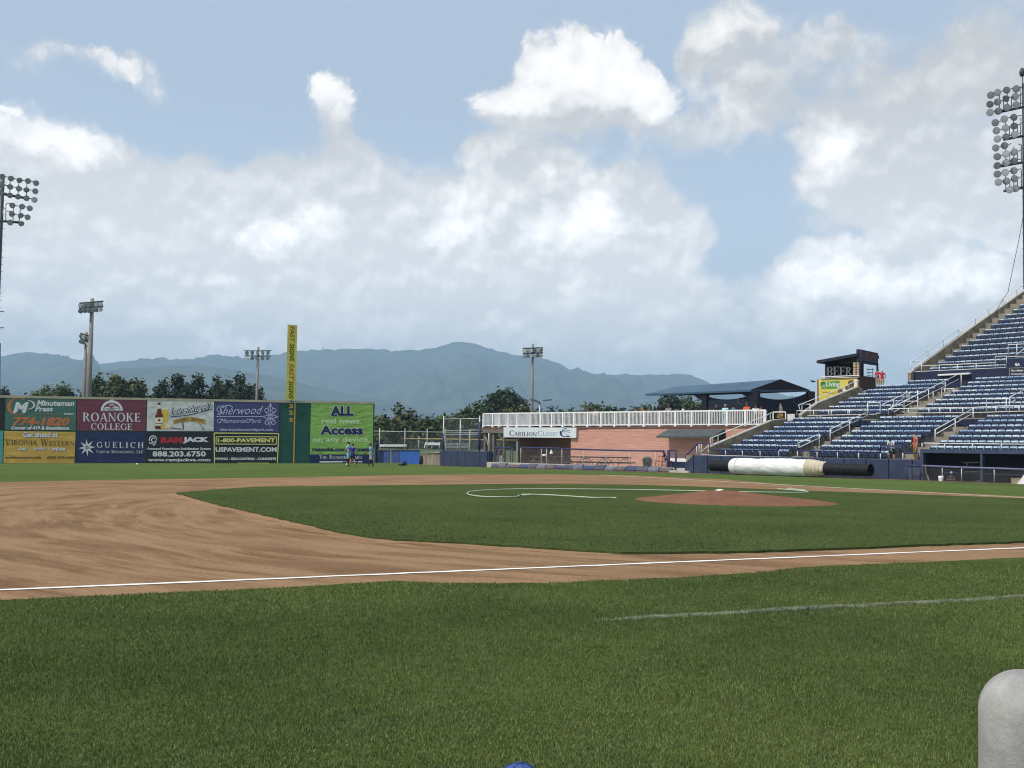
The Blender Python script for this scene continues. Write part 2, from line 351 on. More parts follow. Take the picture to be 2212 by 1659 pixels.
GL = {
 'A': (.74, [bar(.08, 0, .37, 1, .06), bar(.66, 0, .37, 1, .15), hb(.2, .56, .33), sf(.09, 0, .22), sf(.65, 0, .24)]),
 'C': (.72, [ring(.40, .5, .38, .5, 45, 318, T_, t_), bar(.66, .70, .66, .98, .05)]),
 'D': (.78, [bar(.16, 0, .16, 1, T_), ring(.30, .5, .45, .5, -90, 90, T_, t_), hb(.04, .32, .03), hb(.04, .32, .97)]),
 'E': (.62, [bar(.16, 0, .16, 1, T_), hb(.04, .56, .03), hb(.04, .54, .97), hb(.16, .44, .52), bar(.55, 0, .57, .24, .05), bar(.53, .78, .52, 1, .05), bar(.44, .4, .44, .64, .05)]),
 'G': (.78, [ring(.40, .5, .38, .5, 45, 318, T_, t_), bar(.66, .70, .66, .98, .05), bar(.68, .08, .68, .42, .13), sf(.68, .44, .24)]),
 'H': (.82, [bar(.16, 0, .16, 1, T_), bar(.66, 0, .66, 1, T_), hb(.16, .66, .52), sf(.16, 0), sf(.16, 1), sf(.66, 0), sf(.66, 1)]),
 'I': (.34, [bar(.17, 0, .17, 1, T_), sf(.17, 0), sf(.17, 1)]),
 'K': (.76, [bar(.16, 0, .16, 1, T_), bar(.2, .42, .62, 1, .07), bar(.64, 0, .34, .6, .15), sf(.16, 0), sf(.16, 1), sf(.64, 0), sf(.6, 1)]),
 'L': (.60, [bar(.16, 0, .16, 1, T_), hb(.04, .55, .03), bar(.54, 0, .56, .26, .05), sf(.16, 1)]),
 'M': (.94, [bar(.12, 0, .14, 1, .06), bar(.47, 0, .16, 1, .13), bar(.47, 0, .78, 1, .06), bar(.8, 0, .78, 1, T_), sf(.12, 0, .22), sf(.1, 1, .18), sf(.8, 0), sf(.82, 1, .2)]),
 'N': (.82, [bar(.13, 0, .13, 1, .06), bar(.67, 0, .13, 1, .15), bar(.69, 0, .69, 1, .06), sf(.13, 0, .22), sf(.1, 1, .2), sf(.69, 1, .22)]),
 'O': (.82, [ring(.41, .5, .39, .5, 0, 360, T_, t_, 22)]),
 'P': (.62, [bar(.16, 0, .16, 1, T_), ring(.26, .73, .33, .27, -90, 90, T_, t_), hb(.04, .28, .97), hb(.16, .28, .49), sf(.16, 0)]),
 'R': (.74, [bar(.16, 0, .16, 1, T_), ring(.26, .74, .33, .26, -90, 90, T_, t_), hb(.04, .28, .97), hb(.16, .3, .51), bar(.64, 0, .34, .5, .14), sf(.16, 0), sf(.66, 0, .2)]),
 'S': (.58, [ring(.29, .74, .24, .26, 30, 270, .12, t_), ring(.29, .27, .26, .27, -150, 90, .13, t_), bar(.5, .74, .5, .98, .05), bar(.06, .02, .06, .26, .05)]),
 'T': (.70, [bar(.35, 0, .35, 1, T_), hb(.04, .66, .97), bar(.06, .74, .04, 1, .05), bar(.64, .74, .66, 1, .05), sf(.35, 0)]),
 'U': (.80, [bar(.16, .3, .16, 1, T_), bar(.64, .3, .64, 1, .07), ring(.38, .33, .295, .33, 180, 360, .11, .07), sf(.16, 1), sf(.64, 1, .2)]),
 'V': (.76, [bar(.37, 0, .1, 1, .15), bar(.40, 0, .66, 1, .06), sf(.1, 1, .24), sf(.66, 1, .2)]),
 'W': (1.08, [bar(.32, 0, .1, 1, .15), bar(.34, 0, .54, 1, .06), bar(.72, 0, .52, 1, .15), bar(.75, 0, .98, 1, .06), sf(.1, 1, .22), sf(.54, 1, .2), sf(.98, 1, .2)]),
 'Y': (.74, [bar(.37, 0, .37, .5, T_), bar(.37, .45, .1, 1, .14), bar(.38, .45, .64, 1, .06), sf(.37, 0), sf(.1, 1, .22), sf(.64, 1, .2)]),
 ',': (.24, [bar(.08, -.14, .14, .12, .1)]), '.': (.24, [hb(.06, .18, .06, .12)]), ' ': (.36, [])}
def serif_faces(body, space=0.04, small=.78):             # capitals; lower-case letters are set as small capitals
    vs = []; fs = []; x = 0.0
    for ch in body:
        k = small if ch.islower() else 1.0
        w, st = GL[ch.upper()]
        for sv, sf_ in st:
            o = len(vs); vs += [(x+a*k, b*k) for a, b in sv]; fs += [tuple(o+i for i in f) for f in sf_]
        x += (w+space)*k
    return np.array(vs), fs
class Board:
    """flat lettering on a vertical plane: everything is measured in one view and laid at offset b"""
    def __init__(s, plane, b, view): s.p, s.b, s.v = plane, b, view
    def xy(s, x, y, lift=0.0):
        px, py = D(s.v, x, y); return s.p.w(px, py, s.b-lift)
    def face(s, mb, vs, fs, box, m=0, lift=.012, rot=0):
        x0, y0, x1, y1 = box[:4]; sl = box[4] if len(box) > 4 else 0.0   # sl: extra drop of the right end
        vs = np.array(vs, float)
        if rot == 90: vs = np.stack([vs[:, 1], -vs[:, 0]], 1)            # reads downwards
        mn, mx = vs.min(0), vs.max(0); u = (vs-mn)/(mx-mn+1e-9)
        P = [s.xy(x0+(x1-x0)*a, y1+(y0-y1)*c+sl*a, lift) for a, c in u]
        mb.add(P, fs, m); return mb
    def text(s, mb, body, box, m=0, lift=.012, shear=0.0, bold=0.0, space=1.0, rot=0):
        v, f = text_faces(body, shear, bold, space); return s.face(mb, v, f, box, m, lift, rot)
    def serif(s, mb, body, box, m=0, lift=.012, space=.06, small=.78):
        v, f = serif_faces(body, space, small); return s.face(mb, v, f, box, m, lift)
    def pol(s, mb, pts, m=0, lift=.012): mb.poly([s.xy(x, y, lift) for x, y in pts], m); return mb
    def arc(s, mb, cx, cy, rx, ry, a0, a1, T, t=None, m=0, lift=.012, n=20):
        v, f = ring(0, 0, rx, ry, a0, a1, T, T if t is None else t, n)
        mb.add([s.xy(cx+a, cy-c, lift) for a, c in v], f, m); return mb
    def disc(s, mb, cx, cy, rx, ry, m=0, lift=.012, n=18, a0=0, a1=360):
        mb.poly([s.xy(cx+rx*math.cos(rad(a0+(a1-a0)*i/n)), cy-ry*math.sin(rad(a0+(a1-a0)*i/n)), lift) for i in range(n if a1-a0 == 360 else n+1)], m); return mb
    def line(s, mb, pts, w, m=0, lift=.012):
        for (xa, ya), (xb, yb) in zip(pts[:-1], pts[1:]):
            dx, dy = xb-xa, yb-ya; l = math.hypot(dx, dy)+1e-9; nx, ny = -dy/l*w/2, dx/l*w/2
            s.pol(mb, [(xa+nx, ya+ny), (xa-nx, ya-ny), (xb-nx, yb-ny), (xb+nx, yb+ny)], m, lift)
        return mb
    def loop(s, mb, cx, cy, rx, ry, a0, a1, w, turns_shrink=0.0, m=0, lift=.012, n=22):
        pts = [(cx+rx*(1-turns_shrink*i/n)*math.cos(rad(a0+(a1-a0)*i/n)), cy-ry*(1-turns_shrink*i/n)*math.sin(rad(a0+(a1-a0)*i/n))) for i in range(n+1)]
        return s.line(mb, pts, w, m, lift)

# ------------------------------------------------------------------ numpy noise
_perm = np.random.default_rng(3).random((256, 256))
def vnoise(x, y):
    xi = np.floor(x).astype(int); yi = np.floor(y).astype(int); fx = x-xi; fy = y-yi
    fx = fx*fx*(3-2*fx); fy = fy*fy*(3-2*fy)
    a = _perm[xi % 256, yi % 256]; b = _perm[(xi+1) % 256, yi % 256]; c = _perm[xi % 256, (yi+1) % 256]; d = _perm[(xi+1) % 256, (yi+1) % 256]
    return (a*(1-fx)+b*fx)*(1-fy)+(c*(1-fx)+d*fx)*fy
def fbm(x, y, o=5, g=.5):
    s = 0; a = 1; n = 0
    for i in range(o): s = s+a*vnoise(x*2**i+17.3*i, y*2**i+5.1*i); n += a; a *= g
    return s/n
def sstep(a, b, x): t = np.clip((x-a)/(b-a), 0, 1); return t*t*(3-2*t)
def zf(x, y):                                             # the field falls away gently for drainage
    x = np.asarray(x, float); y = np.asarray(y, float)
    r = np.hypot(x+13, y-13); gx = np.clip(.46-.0107*x, .15, .95)
    return -sstep(32, 92, r)*gx-.16*sstep(4, 14, x)*sstep(10, 30, y)
def inpoly(px, py, poly):
    r = np.zeros(len(px), bool); n = len(poly)
    for i in range(n):
        x0, y0 = poly[i]; x1, y1 = poly[(i+1) % n]
        c = ((y0 > py) != (y1 > py)); r ^= c & (px < (x1-x0)*(py-y0)/((y1-y0) if y1 != y0 else 1e-9)+x0)
    return r
def grid(name, X, Y, Z, m, loc=None, smooth=True):
    ny, nx = X.shape; me = bpy.data.meshes.new(name)
    v = np.stack([X.ravel(), Y.ravel(), Z.ravel()], 1).astype(np.float32)
    i = np.arange(ny*nx).reshape(ny, nx); f = np.stack([i[:-1, :-1], i[:-1, 1:], i[1:, 1:], i[1:, :-1]], -1).reshape(-1, 4)
    fastmesh(me, v, f); me.materials.append(m)
    me.polygons.foreach_set('use_smooth', [smooth]*len(f)); me.update()
    o = bpy.data.objects.new(name, me); COL.objects.link(o); return o
def fastmesh(me, v, f):
    n = len(f); k = f.shape[1]
    me.vertices.add(len(v)); me.vertices.foreach_set('co', np.asarray(v, np.float32).ravel())
    me.loops.add(n*k); me.loops.foreach_set('vertex_index', f.astype(np.int32).ravel())
    me.polygons.add(n); me.polygons.foreach_set('loop_start', np.arange(0, n*k, k, dtype=np.int32))
    try: me.polygons.foreach_set('loop_total', np.full(n, k, np.int32))
    except Exception: pass
    me.update(calc_edges=True)

# ------------------------------------------------------------------ grass and dirt materials
def grass_mat(name, dark, light, blue, big=.35, blades=False):
    m = bpy.data.materials.new(name); m.use_nodes = True; t = m.node_tree; b = t.nodes['Principled BSDF']
    b.inputs['Roughness'].default_value = .8; b.inputs['Specular IOR Level'].default_value = .22 if blades else 0.0
    pos = N(t, 'ShaderNodeNewGeometry').outputs['Position']
    n = N(t, 'ShaderNodeTexNoise'); n.inputs['Scale'].default_value = big; n.inputs['Detail'].default_value = 5; n.inputs['Roughness'].default_value = .62
    t.links.new(pos, n.inputs['Vector'])
    n2 = N(t, 'ShaderNodeTexNoise'); n2.inputs['Scale'].default_value = big*6; n2.inputs['Detail'].default_value = 6; n2.inputs['Roughness'].default_value = .7
    t.links.new(pos, n2.inputs['Vector'])
    c = mixc(t, mrange(t, n.outputs['Fac'], .34, .66, 0, 1), dark, light)
    c = mixc(t, mrange(t, n2.outputs['Fac'], .42, .72, 0, .6), c, blue)
    if blades:
        g_ = N(t, 'ShaderNodeNewGeometry')
        hs = N(t, 'ShaderNodeHueSaturation'); t.links.new(c, hs.inputs['Color'])
        t.links.new(mrange(t, g_.outputs['Random Per Island'], 0, 1, .6, 1.5, False), hs.inputs['Value'])
        t.links.new(mrange(t, g_.outputs['Random Per Island'], .9, 1, 1.0, .45, False), hs.inputs['Saturation'])
        c = hs.outputs[0]
    else:
        n3 = N(t, 'ShaderNodeTexNoise'); n3.inputs['Scale'].default_value = 14; n3.inputs['Detail'].default_value = 4; n3.inputs['Roughness'].default_value = .8
        t.links.new(pos, n3.inputs['Vector'])
        hs = N(t, 'ShaderNodeHueSaturation'); t.links.new(c, hs.inputs['Color']); t.links.new(mrange(t, n3.outputs['Fac'], .25, .75, .66, 1.34), hs.inputs['Value']); c = hs.outputs[0]
        bp = N(t, 'ShaderNodeBump'); bp.inputs['Strength'].default_value = .6; bp.inputs['Distance'].default_value = .05
        t.links.new(n3.outputs['Fac'], bp.inputs['Height']); t.links.new(bp.outputs[0], b.inputs['Normal'])
    t.links.new(c, b.inputs['Base Color']); return m
M_OUTG = grass_mat('outfield_turf', (.072, .108, .030), (.094, .136, .040), (.094, .128, .050), .12)
M_ING = grass_mat('infield_turf', (.050, .073, .025), (.068, .094, .030), (.074, .093, .038), .3)
M_NEARG = grass_mat('near_turf', (.048, .066, .020), (.070, .092, .027), (.066, .082, .032), .6)
M_BLADE = grass_mat('turf_blades', (.066, .106, .026), (.130, .172, .042), (.112, .144, .058), .4, True)
M_INBL = grass_mat('infield_blades', (.060, .084, .025), (.090, .118, .033), (.092, .110, .044), .3, True)
M_PARKG = mat('park_grass', (.06, .085, .03), .9, .25, .05, detail=6)

def dirt_mat(name, c0, c1, c2, ang):
    m = bpy.data.materials.new(name); m.use_nodes = True; t = m.node_tree; b = t.nodes['Principled BSDF']; b.inputs['Roughness'].default_value = .95
    b.inputs['Specular IOR Level'].default_value = 0.0
    pos = N(t, 'ShaderNodeNewGeometry').outputs['Position']
    wn = N(t, 'ShaderNodeTexNoise'); wn.inputs['Scale'].default_value = .22; wn.inputs['Detail'].default_value = 2; t.links.new(pos, wn.inputs['Vector'])
    pw_ = vmath(t, 'ADD', pos, vmath(t, 'SCALE', vmath(t, 'SUBTRACT', wn.outputs['Color'], (.5, .5, .5)), scale=1.1))
    sp = N(t, 'ShaderNodeSeparateXYZ'); t.links.new(vmath(t, 'SUBTRACT', pw_, (-13.0, 9.0, 0)), sp.inputs[0])      # the drag mat goes round the mound
    an_ = math_n(t, 'ARCTAN2', sp.outputs['X'], math_n(t, 'MULTIPLY', sp.outputs['Y'], -1.0))
    r_ = math_n(t, 'SQRT', math_n(t, 'ADD', math_n(t, 'POWER', math_n(t, 'ABSOLUTE', sp.outputs['X']), 2.0), math_n(t, 'POWER', math_n(t, 'ABSOLUTE', sp.outputs['Y']), 2.0)))
    mp = N(t, 'ShaderNodeCombineXYZ'); t.links.new(math_n(t, 'MULTIPLY', an_, 4.5), mp.inputs[0]); t.links.new(math_n(t, 'MULTIPLY', r_, 1.9), mp.inputs[1])
    def nz(src, s, d, r, dist=0):
        n = N(t, 'ShaderNodeTexNoise'); n.inputs['Scale'].default_value = s; n.inputs['Detail'].default_value = d; n.inputs['Roughness'].default_value = r; n.inputs['Distortion'].default_value = dist
        t.links.new(src, n.inputs['Vector']); return n.outputs['Fac']
    rake = nz(mp.outputs[0], 1.1, 7, .68, .35); blot = nz(pos, .28, 3, .5); fine = nz(pos, 16, 6, .75)
    f = math_n(t, 'MULTIPLY', mrange(t, rake, .40, .60, 0, 1), mrange(t, blot, .36, .54, .25, 1))
    c = mixc(t, f, c0, c1)
    c = mixc(t, mrange(t, blot, .5, .75, 0, .5), c, c2)
    hs = N(t, 'ShaderNodeHueSaturation'); t.links.new(c, hs.inputs['Color']); t.links.new(mrange(t, fine, .25, .75, .8, 1.2), hs.inputs['Value'])
    t.links.new(hs.outputs[0], b.inputs['Base Color'])
    bp = N(t, 'ShaderNodeBump'); bp.inputs['Strength'].default_value = .5; bp.inputs['Distance'].default_value = .03
    t.links.new(fine, bp.inputs['Height']); t.links.new(bp.outputs[0], b.inputs['Normal']); return m
M_DIRT = dirt_mat('infield_clay', (.272, .174, .102), (.162, .099, .057), (.295, .192, .116), rad(25))
M_MOUND = dirt_mat('mound_clay', (.20, .105, .068), (.165, .085, .055), (.215, .118, .078), 0)
M_TRACK = dirt_mat('track_clay', (.20, .115, .08), (.16, .09, .06), (.22, .13, .09), rad(80))
M_CHALK = mat('white_chalk', (.80, .77, .72), .9, .12, 6.0)
M_FAINT = mat('faded_line_paint', (.10, .15, .07), .9, .3, 5.0, col2=(.45, .48, .38))

# ------------------------------------------------------------------ ground and field
def struct(o): o['kind'] = 'structure'; return o
xs = np.concatenate([np.linspace(-7000, -90, 24), np.linspace(-76, 46, 2), np.linspace(60, 7000, 24)])
th = np.linspace(0, 2*math.pi, 73); rr = np.array([60, 120, 240, 500, 1000, 2000, 4000, 7400.])
T2, R2 = np.meshgrid(th, rr)
GX, GY = -10+R2*np.sin(T2), 50+R2*np.cos(T2)
struct(grid('ground', GX, GY, -1.15+0*GX-.0*R2, M_PARKG))
mb = MB(); mb.poly([(-10+61*math.sin(t), 50+61*math.cos(t), -1.16) for t in np.linspace(0, 2*math.pi, 40)[:-1]][::-1]); struct(mb.build('subgrade', M_PARKG))
gx, gy = np.meshgrid(np.linspace(-80, 60, 141), np.linspace(-28, 150, 179))
struct(grid('outfield_grass', gx, gy, zf(gx, gy)-.004, M_OUTG))

def ragged(pts, amp, step, seed):
    r = np.random.default_rng(seed); out = []
    n = len(pts)
    for i in range(n):
        a, b = np.array(pts[i], float), np.array(pts[(i+1) % n], float); l = np.linalg.norm(b-a); k = max(1, int(l/step)); nn = np.array([-(b-a)[1], (b-a)[0]])/(l+1e-9)
        for j in range(k): out.append(tuple(a+(b-a)*j/k+nn*r.normal(0, amp)))
    return out
G2 = lambda L: [tuple(ground_hit(x, y)[:2]) for x, y in L]
NEAR = G2([(0,1304),(300,1290),(600,1277),(850,1262),(960,1266),(1180,1266),(1500,1252),(1650,1240),(1720,1232),(1800,1228),(2000,1218),(2212,1209)])
FAR = G2([(0,1042),(300,1036),(600,1032),(900,1026),(1164,1024.5),(1366,1027.4),(1569,1036),(1684,1046),(1800,1053),(2212,1073)])
DIRT = [(-41,-1),(-42,8),(-40,18),(-36,24.5)]+FAR+[(1.0,6),(3.2,3),(3.2,-3),(-3,-3.2),(-6,-1.3)]+NEAR[::-1]
def tri_poly(name, pts, z, m, skirt=0.0):
    import bmesh
    bm = bmesh.new(); vs = [bm.verts.new((x, y, z)) for x, y in pts]; f = bm.faces.new(vs)
    if f.normal.z < 0: f.normal_flip()
    bmesh.ops.triangulate(bm, faces=[f])
    if skirt:
        lo = [bm.verts.new((x, y, z-skirt)) for x, y in pts]; n = len(vs)
        for i in range(n): bm.faces.new((vs[i], lo[i], lo[(i+1) % n], vs[(i+1) % n]))
        bmesh.ops.recalc_face_normals(bm, faces=bm.faces)
    me = bpy.data.meshes.new(name); bm.to_mesh(me); bm.free(); me.materials.append(m)
    o = bpy.data.objects.new(name, me); COL.objects.link(o); return struct(o)
tri_poly('infield_dirt', ragged(DIRT, .02, .4, 1), .008, M_DIRT)
ING = G2([(380,1067),(460,1090),(600,1122),(740,1155),(850,1170),(1000,1177),(1180,1189),(1340,1199),(1600,1197),(1900,1186),(2212,1174)])
INGF = [(-8,.6),(-5,1.2),(-3.6,2.6),(-1.2,5)]+G2([(2212,1079),(1724,1061.5),(1487,1052.6),(1340,1048.6),(1100,1047.4),(800,1051),(550,1054)])
INF = ragged(ING+INGF, .025, .22, 2)
tri_poly('infield_grass', INF, .042, M_ING, .05)
# paler clay left by the rake along the turf edge
M_LIP = dirt_mat('raked_clay_lip', (.29, .182, .108), (.24, .145, .083), (.305, .195, .118), rad(60))
el_ = [np.array(p) for p in ING[:8]]; ro = np.random.default_rng(8); mb = MB(); prev = None
for i in range(len(el_)-1):
    d = el_[i+1]-el_[i]; nn = np.array([-d[1], d[0]])/np.linalg.norm(d); nn = -nn if nn[0]*(-1)+nn[1]*(-.4) < 0 else nn
    for k in range(14):
        p = el_[i]+d*k/14; w_ = .34+.10*math.sin(k*.45+i*2)+.03*ro.normal(); cur = ((*(p-nn*.05), .0115), (*(p+nn*max(.08, w_)), .0115))
        if prev: mb.quad(prev[0], prev[1], cur[1], cur[0])
        prev = cur
struct(mb.build('clay_edge', M_LIP))
# foul-side turf nearest the camera
FG = [(-44,-1.05)]+NEAR+[(-8,-1.3),(-6,-4),(-3,-6),(6,-8),(6,-24),(-46,-24)]
tri_poly('foul_grass', ragged(FG, .03, .25, 4), .03, M_NEARG, .04)
def strip(name, p, q, w, z, m, jit=0.0):
    p, q = np.array(p, float), np.array(q, float); n = int(np.linalg.norm(q-p)/.3); d = (q-p)/np.linalg.norm(q-p); nn = np.array([-d[1], d[0]]); r = np.random.default_rng(11)
    mb = MB(); L = []; Rr = []
    for i in range(n+1):
        c = p+(q-p)*i/n; L.append((*(c+nn*(w/2+r.normal(0, jit))), z)); Rr.append((*(c-nn*(w/2+r.normal(0, jit))), z))
    for i in range(n): mb.quad(L[i], Rr[i], Rr[i+1], L[i+1])
    return struct(mb.build(name, m))
strip('foul_line', (-41, 0), (-1, 0), .09, .0145, M_CHALK, .007)
strip('foul_line', (0.05, 2), (0.05, 40), .13, .0145, M_CHALK, .012)
a, b = ground_hit(1290, 1350)[:2], ground_hit(2212, 1298)[:2]
b2 = np.array(b)+(np.array(b)-np.array(a))*.6
# clay strip in front of the stands
mb = MB()
for i in range(70):
    aa = -52+i*1.4
    P = [S.P(aa, -1.7, 0), S.P(aa+1.4, -1.7, 0), S.P(aa+1.4, .8, 0), S.P(aa, .8, 0)]
    for p in P: p[2] = zf(p[0], p[1])+.004
    mb.quad(*P)
struct(mb.build('warning_track', M_TRACK))
# pitcher's mound
mc = V(-12.73, 12.73); th = np.linspace(0, 2*math.pi, 49); rr = np.array([0.01, .35, .75, 1.1, 1.6, 2.1, 2.5, 2.8]); hh = np.array([.262, .262, .255, .235, .165, .09, .035, .0])
T2, R2 = np.meshgrid(th, rr/2.8)
pk = V(-13.0, 13.05); BX, BY = mc[0]+2.85*np.cos(T2), mc[1]+2.8*np.sin(T2)
MX, MY = pk[0]*(1-R2)+BX*R2, pk[1]*(1-R2)+BY*R2; H2 = .275*np.clip(1-np.clip(R2-.10, 0, 1)/.9, 0, 1)**1.12+(fbm(MX*2, MY*2)-.5)*.016*(R2 < .95); H2[-1] = -.02
o = struct(grid('pitchers_mound', MX, MY, .045+H2, M_MOUND))
mb = MB(); mb.box((-13.04, 13.04, .328), .61, .15, .03, e1=(.707, .707, 0), e2=(.707, -.707, 0)); tag(mb.build('pitching_rubber', M_CHALK, loc=(-13.04, 13.04, .34)), 'white rubber slab set in the top of the mound', 'pitching rubber')

# ------------------------------------------------------------------ living turf close to the camera: blades of grass
def blades(name, n, test, dmin, dmax, hgt, wid, z, seed, fade=None, m=None):
    r = np.random.default_rng(seed)
    u = r.random(n); d = dmin*(dmax/dmin)**u if dmax/dmin > 1.2 else dmin+(dmax-dmin)*u
    lat = (r.random(n)*1.10-.55)*d
    x = CAM[0]+FWD[0]*d+_R[0]*lat; y = CAM[1]+FWD[1]*d+_R[1]*lat
    k = test(x, y)
    if fade: k &= r.random(n) < 1-sstep(fade[0], fade[1], d)
    x, y, d = x[k], y[k], d[k]; n = len(x)
    cl = fbm(x*1.3, y*1.3, 3)
    h = hgt*(.55+.9*r.random(n))*(.75+.5*cl); w = wid*(.7+.6*r.random(n))*np.clip(d/7, .8, 2.6)
    an = r.random(n)*2*math.pi; la = r.random(n)*2*math.pi; le = h*(.15+.75*r.random(n)**2)
    dx, dy = np.cos(an)*w/2, np.sin(an)*w/2; lx, ly = np.cos(la)*le, np.sin(la)*le
    zz = np.full(n, z)
    v = np.empty((n, 5, 3), np.float32)
    v[:, 0] = np.stack([x-dx, y-dy, zz], 1); v[:, 1] = np.stack([x+dx, y+dy, zz], 1)
    v[:, 2] = np.stack([x+dx*.8+lx*.4, y+dy*.8+ly*.4, zz+h*.6], 1); v[:, 3] = np.stack([x-dx*.8+lx*.4, y-dy*.8+ly*.4, zz+h*.6], 1)
    v[:, 4] = np.stack([x+lx, y+ly, zz+h], 1)
    b_ = (np.arange(n)*5)[:, None]
    f = np.concatenate([b_+np.array([[0, 1, 2]]), b_+np.array([[0, 2, 3]]), b_+np.array([[3, 2, 4]])])
    me = bpy.data.meshes.new(name); fastmesh(me, v.reshape(-1, 3), f); me.materials.append(m or M_BLADE)
    o = bpy.data.objects.new(name, me); COL.objects.link(o); return tag(o, 'short mown turf of fine green blades in front of the third base line', 'grass', kind='stuff')
blades('grass', 520000, lambda x, y: inpoly(x, y, FG), 3.9, 13.8, .015, .0036, .029, 21)
o = blades('grass', 210000, lambda x, y: inpoly(x, y, INF), 12.5, 40, .019, .0034, .04, 22, (15, 38), M_INBL); o['label'] = 'mown infield turf between the base paths and round the mound'
# worn chalk on the turf: painted blades along a straight line
r_l = np.random.default_rng(5)
t_l = lambda x, y: (x-a[0])/1.6
def on_line(x, y):
    p = np.array(a); q = np.array(b2); d = q-p; l = np.linalg.norm(d); d = d/l; t = (x-p[0])*d[0]+(y-p[1])*d[1]; w = np.abs(-(x-p[0])*d[1]+(y-p[1])*d[0]+.02*(fbm(x*3, y*3, 2)-.5))
    return (t > 0) & (t < l) & (w < .036) & (r_l.random(len(x)) < np.clip(t_l(x, y)*.9, .1, 1)*(.14+.34*(fbm(x*2.2+9, y*2.2, 3) > .46)))
mch = mat('chalked_blades', (.27, .30, .20), .9, .3, 8.0)
o = blades('coach_box_line', 9000000, on_line, 8.0, 13.4, .022, .0036, .03, 23, m=mch); o['kind'] = 'structure'; o['label'] = 'faint white line worn into the turf'
# ------------------------------------------------------------------ mountains
M_FOREST = mat('forested_slope', (.006, .016, .006), .95, .5, .007, detail=12, bump=0, col2=(.07, .095, .042))
def ridge(name, pts, r0, r1, spur, seed, back=1.25):
    px = np.array([p[0] for p in pts], float); py = np.array([p[1] for p in pts], float)
    az = np.array([angles(x, y)[0] for x, y in pts]); el_ = np.array([angles(x, y)[1] for x, y in pts])
    A = np.linspace(az[0], az[-1], 420); E = np.interp(A, az, el_)
    E = np.convolve(np.pad(E, 3, 'edge'), np.ones(7)/7, 'valid')
    tt = np.concatenate([np.linspace(0, 1, 60), np.linspace(1.03, back, 8)])
    AA, TT = np.meshgrid(A, tt); EE = np.repeat(E[None], len(tt), 0)
    RR = r0+(r1-r0)*TT
    Hh = r1*np.tan(EE)*np.where(TT <= 1, TT**1.25, 1-(TT-1)*2.2)
    nz = fbm(AA*24+seed+TT*1.5, TT*2.0, 5)-.5
    mask = np.clip(np.sin(np.clip(TT, 0, 1)*math.pi), 0, 1)
    Hh = Hh+spur*nz*mask+(fbm(AA*210, TT*60+seed, 3)-.5)*spur*.05*(TT <= 1.001)
    return struct(grid(name, CAM[0]+RR*np.sin(AA+YAW), CAM[1]+RR*np.cos(AA+YAW), Hh-4, M_FOREST, smooth=True))
ridge('mountains', [(-900,800),(-500,770),(-250,778),(-80,772),(0,768),(30,762),(80,758),(130,766),(160,775),(200,786),(250,783),(300,775),(340,770),(400,776),(440,768),(480,764),(520,770),(555,772),(600,762),(640,757),(700,754),(760,751),(810,753),(870,757),(920,752),(960,745),(985,737),(1000,735),(1020,739),(1050,748),(1090,762),(1130,767),(1180,774),(1230,794),(1290,806),(1330,807),(1390,808),(1440,806),(1490,808),(1530,822),(1560,836),(1600,842),(1660,844),(1700,852),(1750,866),(1850,880),(2100,900),(2600,880),(3200,890)], 3300, 6600, 520, 5)
ridge('foothills', [(-700,840),(-300,842),(-100,845),(0,838),(105,827),(165,806),(252,795),(330,788),(420,786),(500,795),(600,812),(700,838),(850,866),(1000,890),(1200,920),(1500,905),(1900,915),(2600,920)], 2300, 4300, 120, 9)

# ------------------------------------------------------------------ haze: one even body of air round the whole scene
hm = bpy.data.materials.new('haze'); hm.use_nodes = True; ht = hm.node_tree; ht.nodes.clear()
pv = N(ht, 'ShaderNodeVolumePrincipled'); pv.inputs['Color'].default_value = (.47, .71, .95, 1); pv.inputs['Density'].default_value = .00023; pv.inputs['Anisotropy'].default_value = 0.0
mo = N(ht, 'ShaderNodeOutputMaterial'); ht.links.new(pv.outputs[0], mo.inputs['Volume'])
mb = MB(); mb.box((0, 0, 400), 18200, 18200, 804.6); o = mb.build('haze', hm); o['kind'] = 'stuff'; o['label'] = 'pale blue summer haze over the ball park and mountains'

# ------------------------------------------------------------------ right-field wall with its advertising banners
M_WALLG = mat('dark_green_wall_paint', srgb(30, 80, 66), .6, .12, .8)
M_TAN = mat('tan_cap_paint', (.40, .36, .25), .6, .1, 1.0)
def wall_pt(px, py, b=0.0): return F_.w(px, py, b)
aL = F_.ab(-260, 950, 0)[0]; aR = F_.ab(807.5, 950, 0)[0]
zt = lambda a: np.interp(a, [F_.ab(0, 853.8, 0)[0], F_.ab(634, 865.4, 0)[0], F_.ab(806, 868.2, 0)[0]], [F_.ab(0, 853.8, 0)[1], F_.ab(634, 865.4, 0)[1], F_.ab(806, 868.2, 0)[1]])
aM = F_.ab(634, 950, 0)[0]
wp = F_.P(aM, 0, zf(*F_.P(aM, 0, 0)[:2]))
wall = thing('outfield_wall', 'tall dark green right field wall with a tan cap, hung with advertising banners', 'wall', wp)
mb = MB(); mc_ = MB(); K_ = 14
for i in range(K_):
    a0, a1 = aL+(aR-aL)*i/K_, aL+(aR-aL)*(i+1)/K_
    mb.prism([F_.P(a0, 0, -1.3), F_.P(a1, 0, -1.3), F_.P(a1, 0, zt(a1)-.22), F_.P(a0, 0, zt(a0)-.22)], F_.e2*.3)
    mc_.prism([F_.P(a0, -.07, zt(a0)-.22), F_.P(a1, -.07, zt(a1)-.22), F_.P(a1, -.07, zt(a1)), F_.P(a0, -.07, zt(a0))], F_.e2*.44)
mb.build('wall_panels', M_WALLG, wall); mc_.build('cap', M_TAN, wall)
B_ = Board(F_, -.02, 'b')
mb = MB()
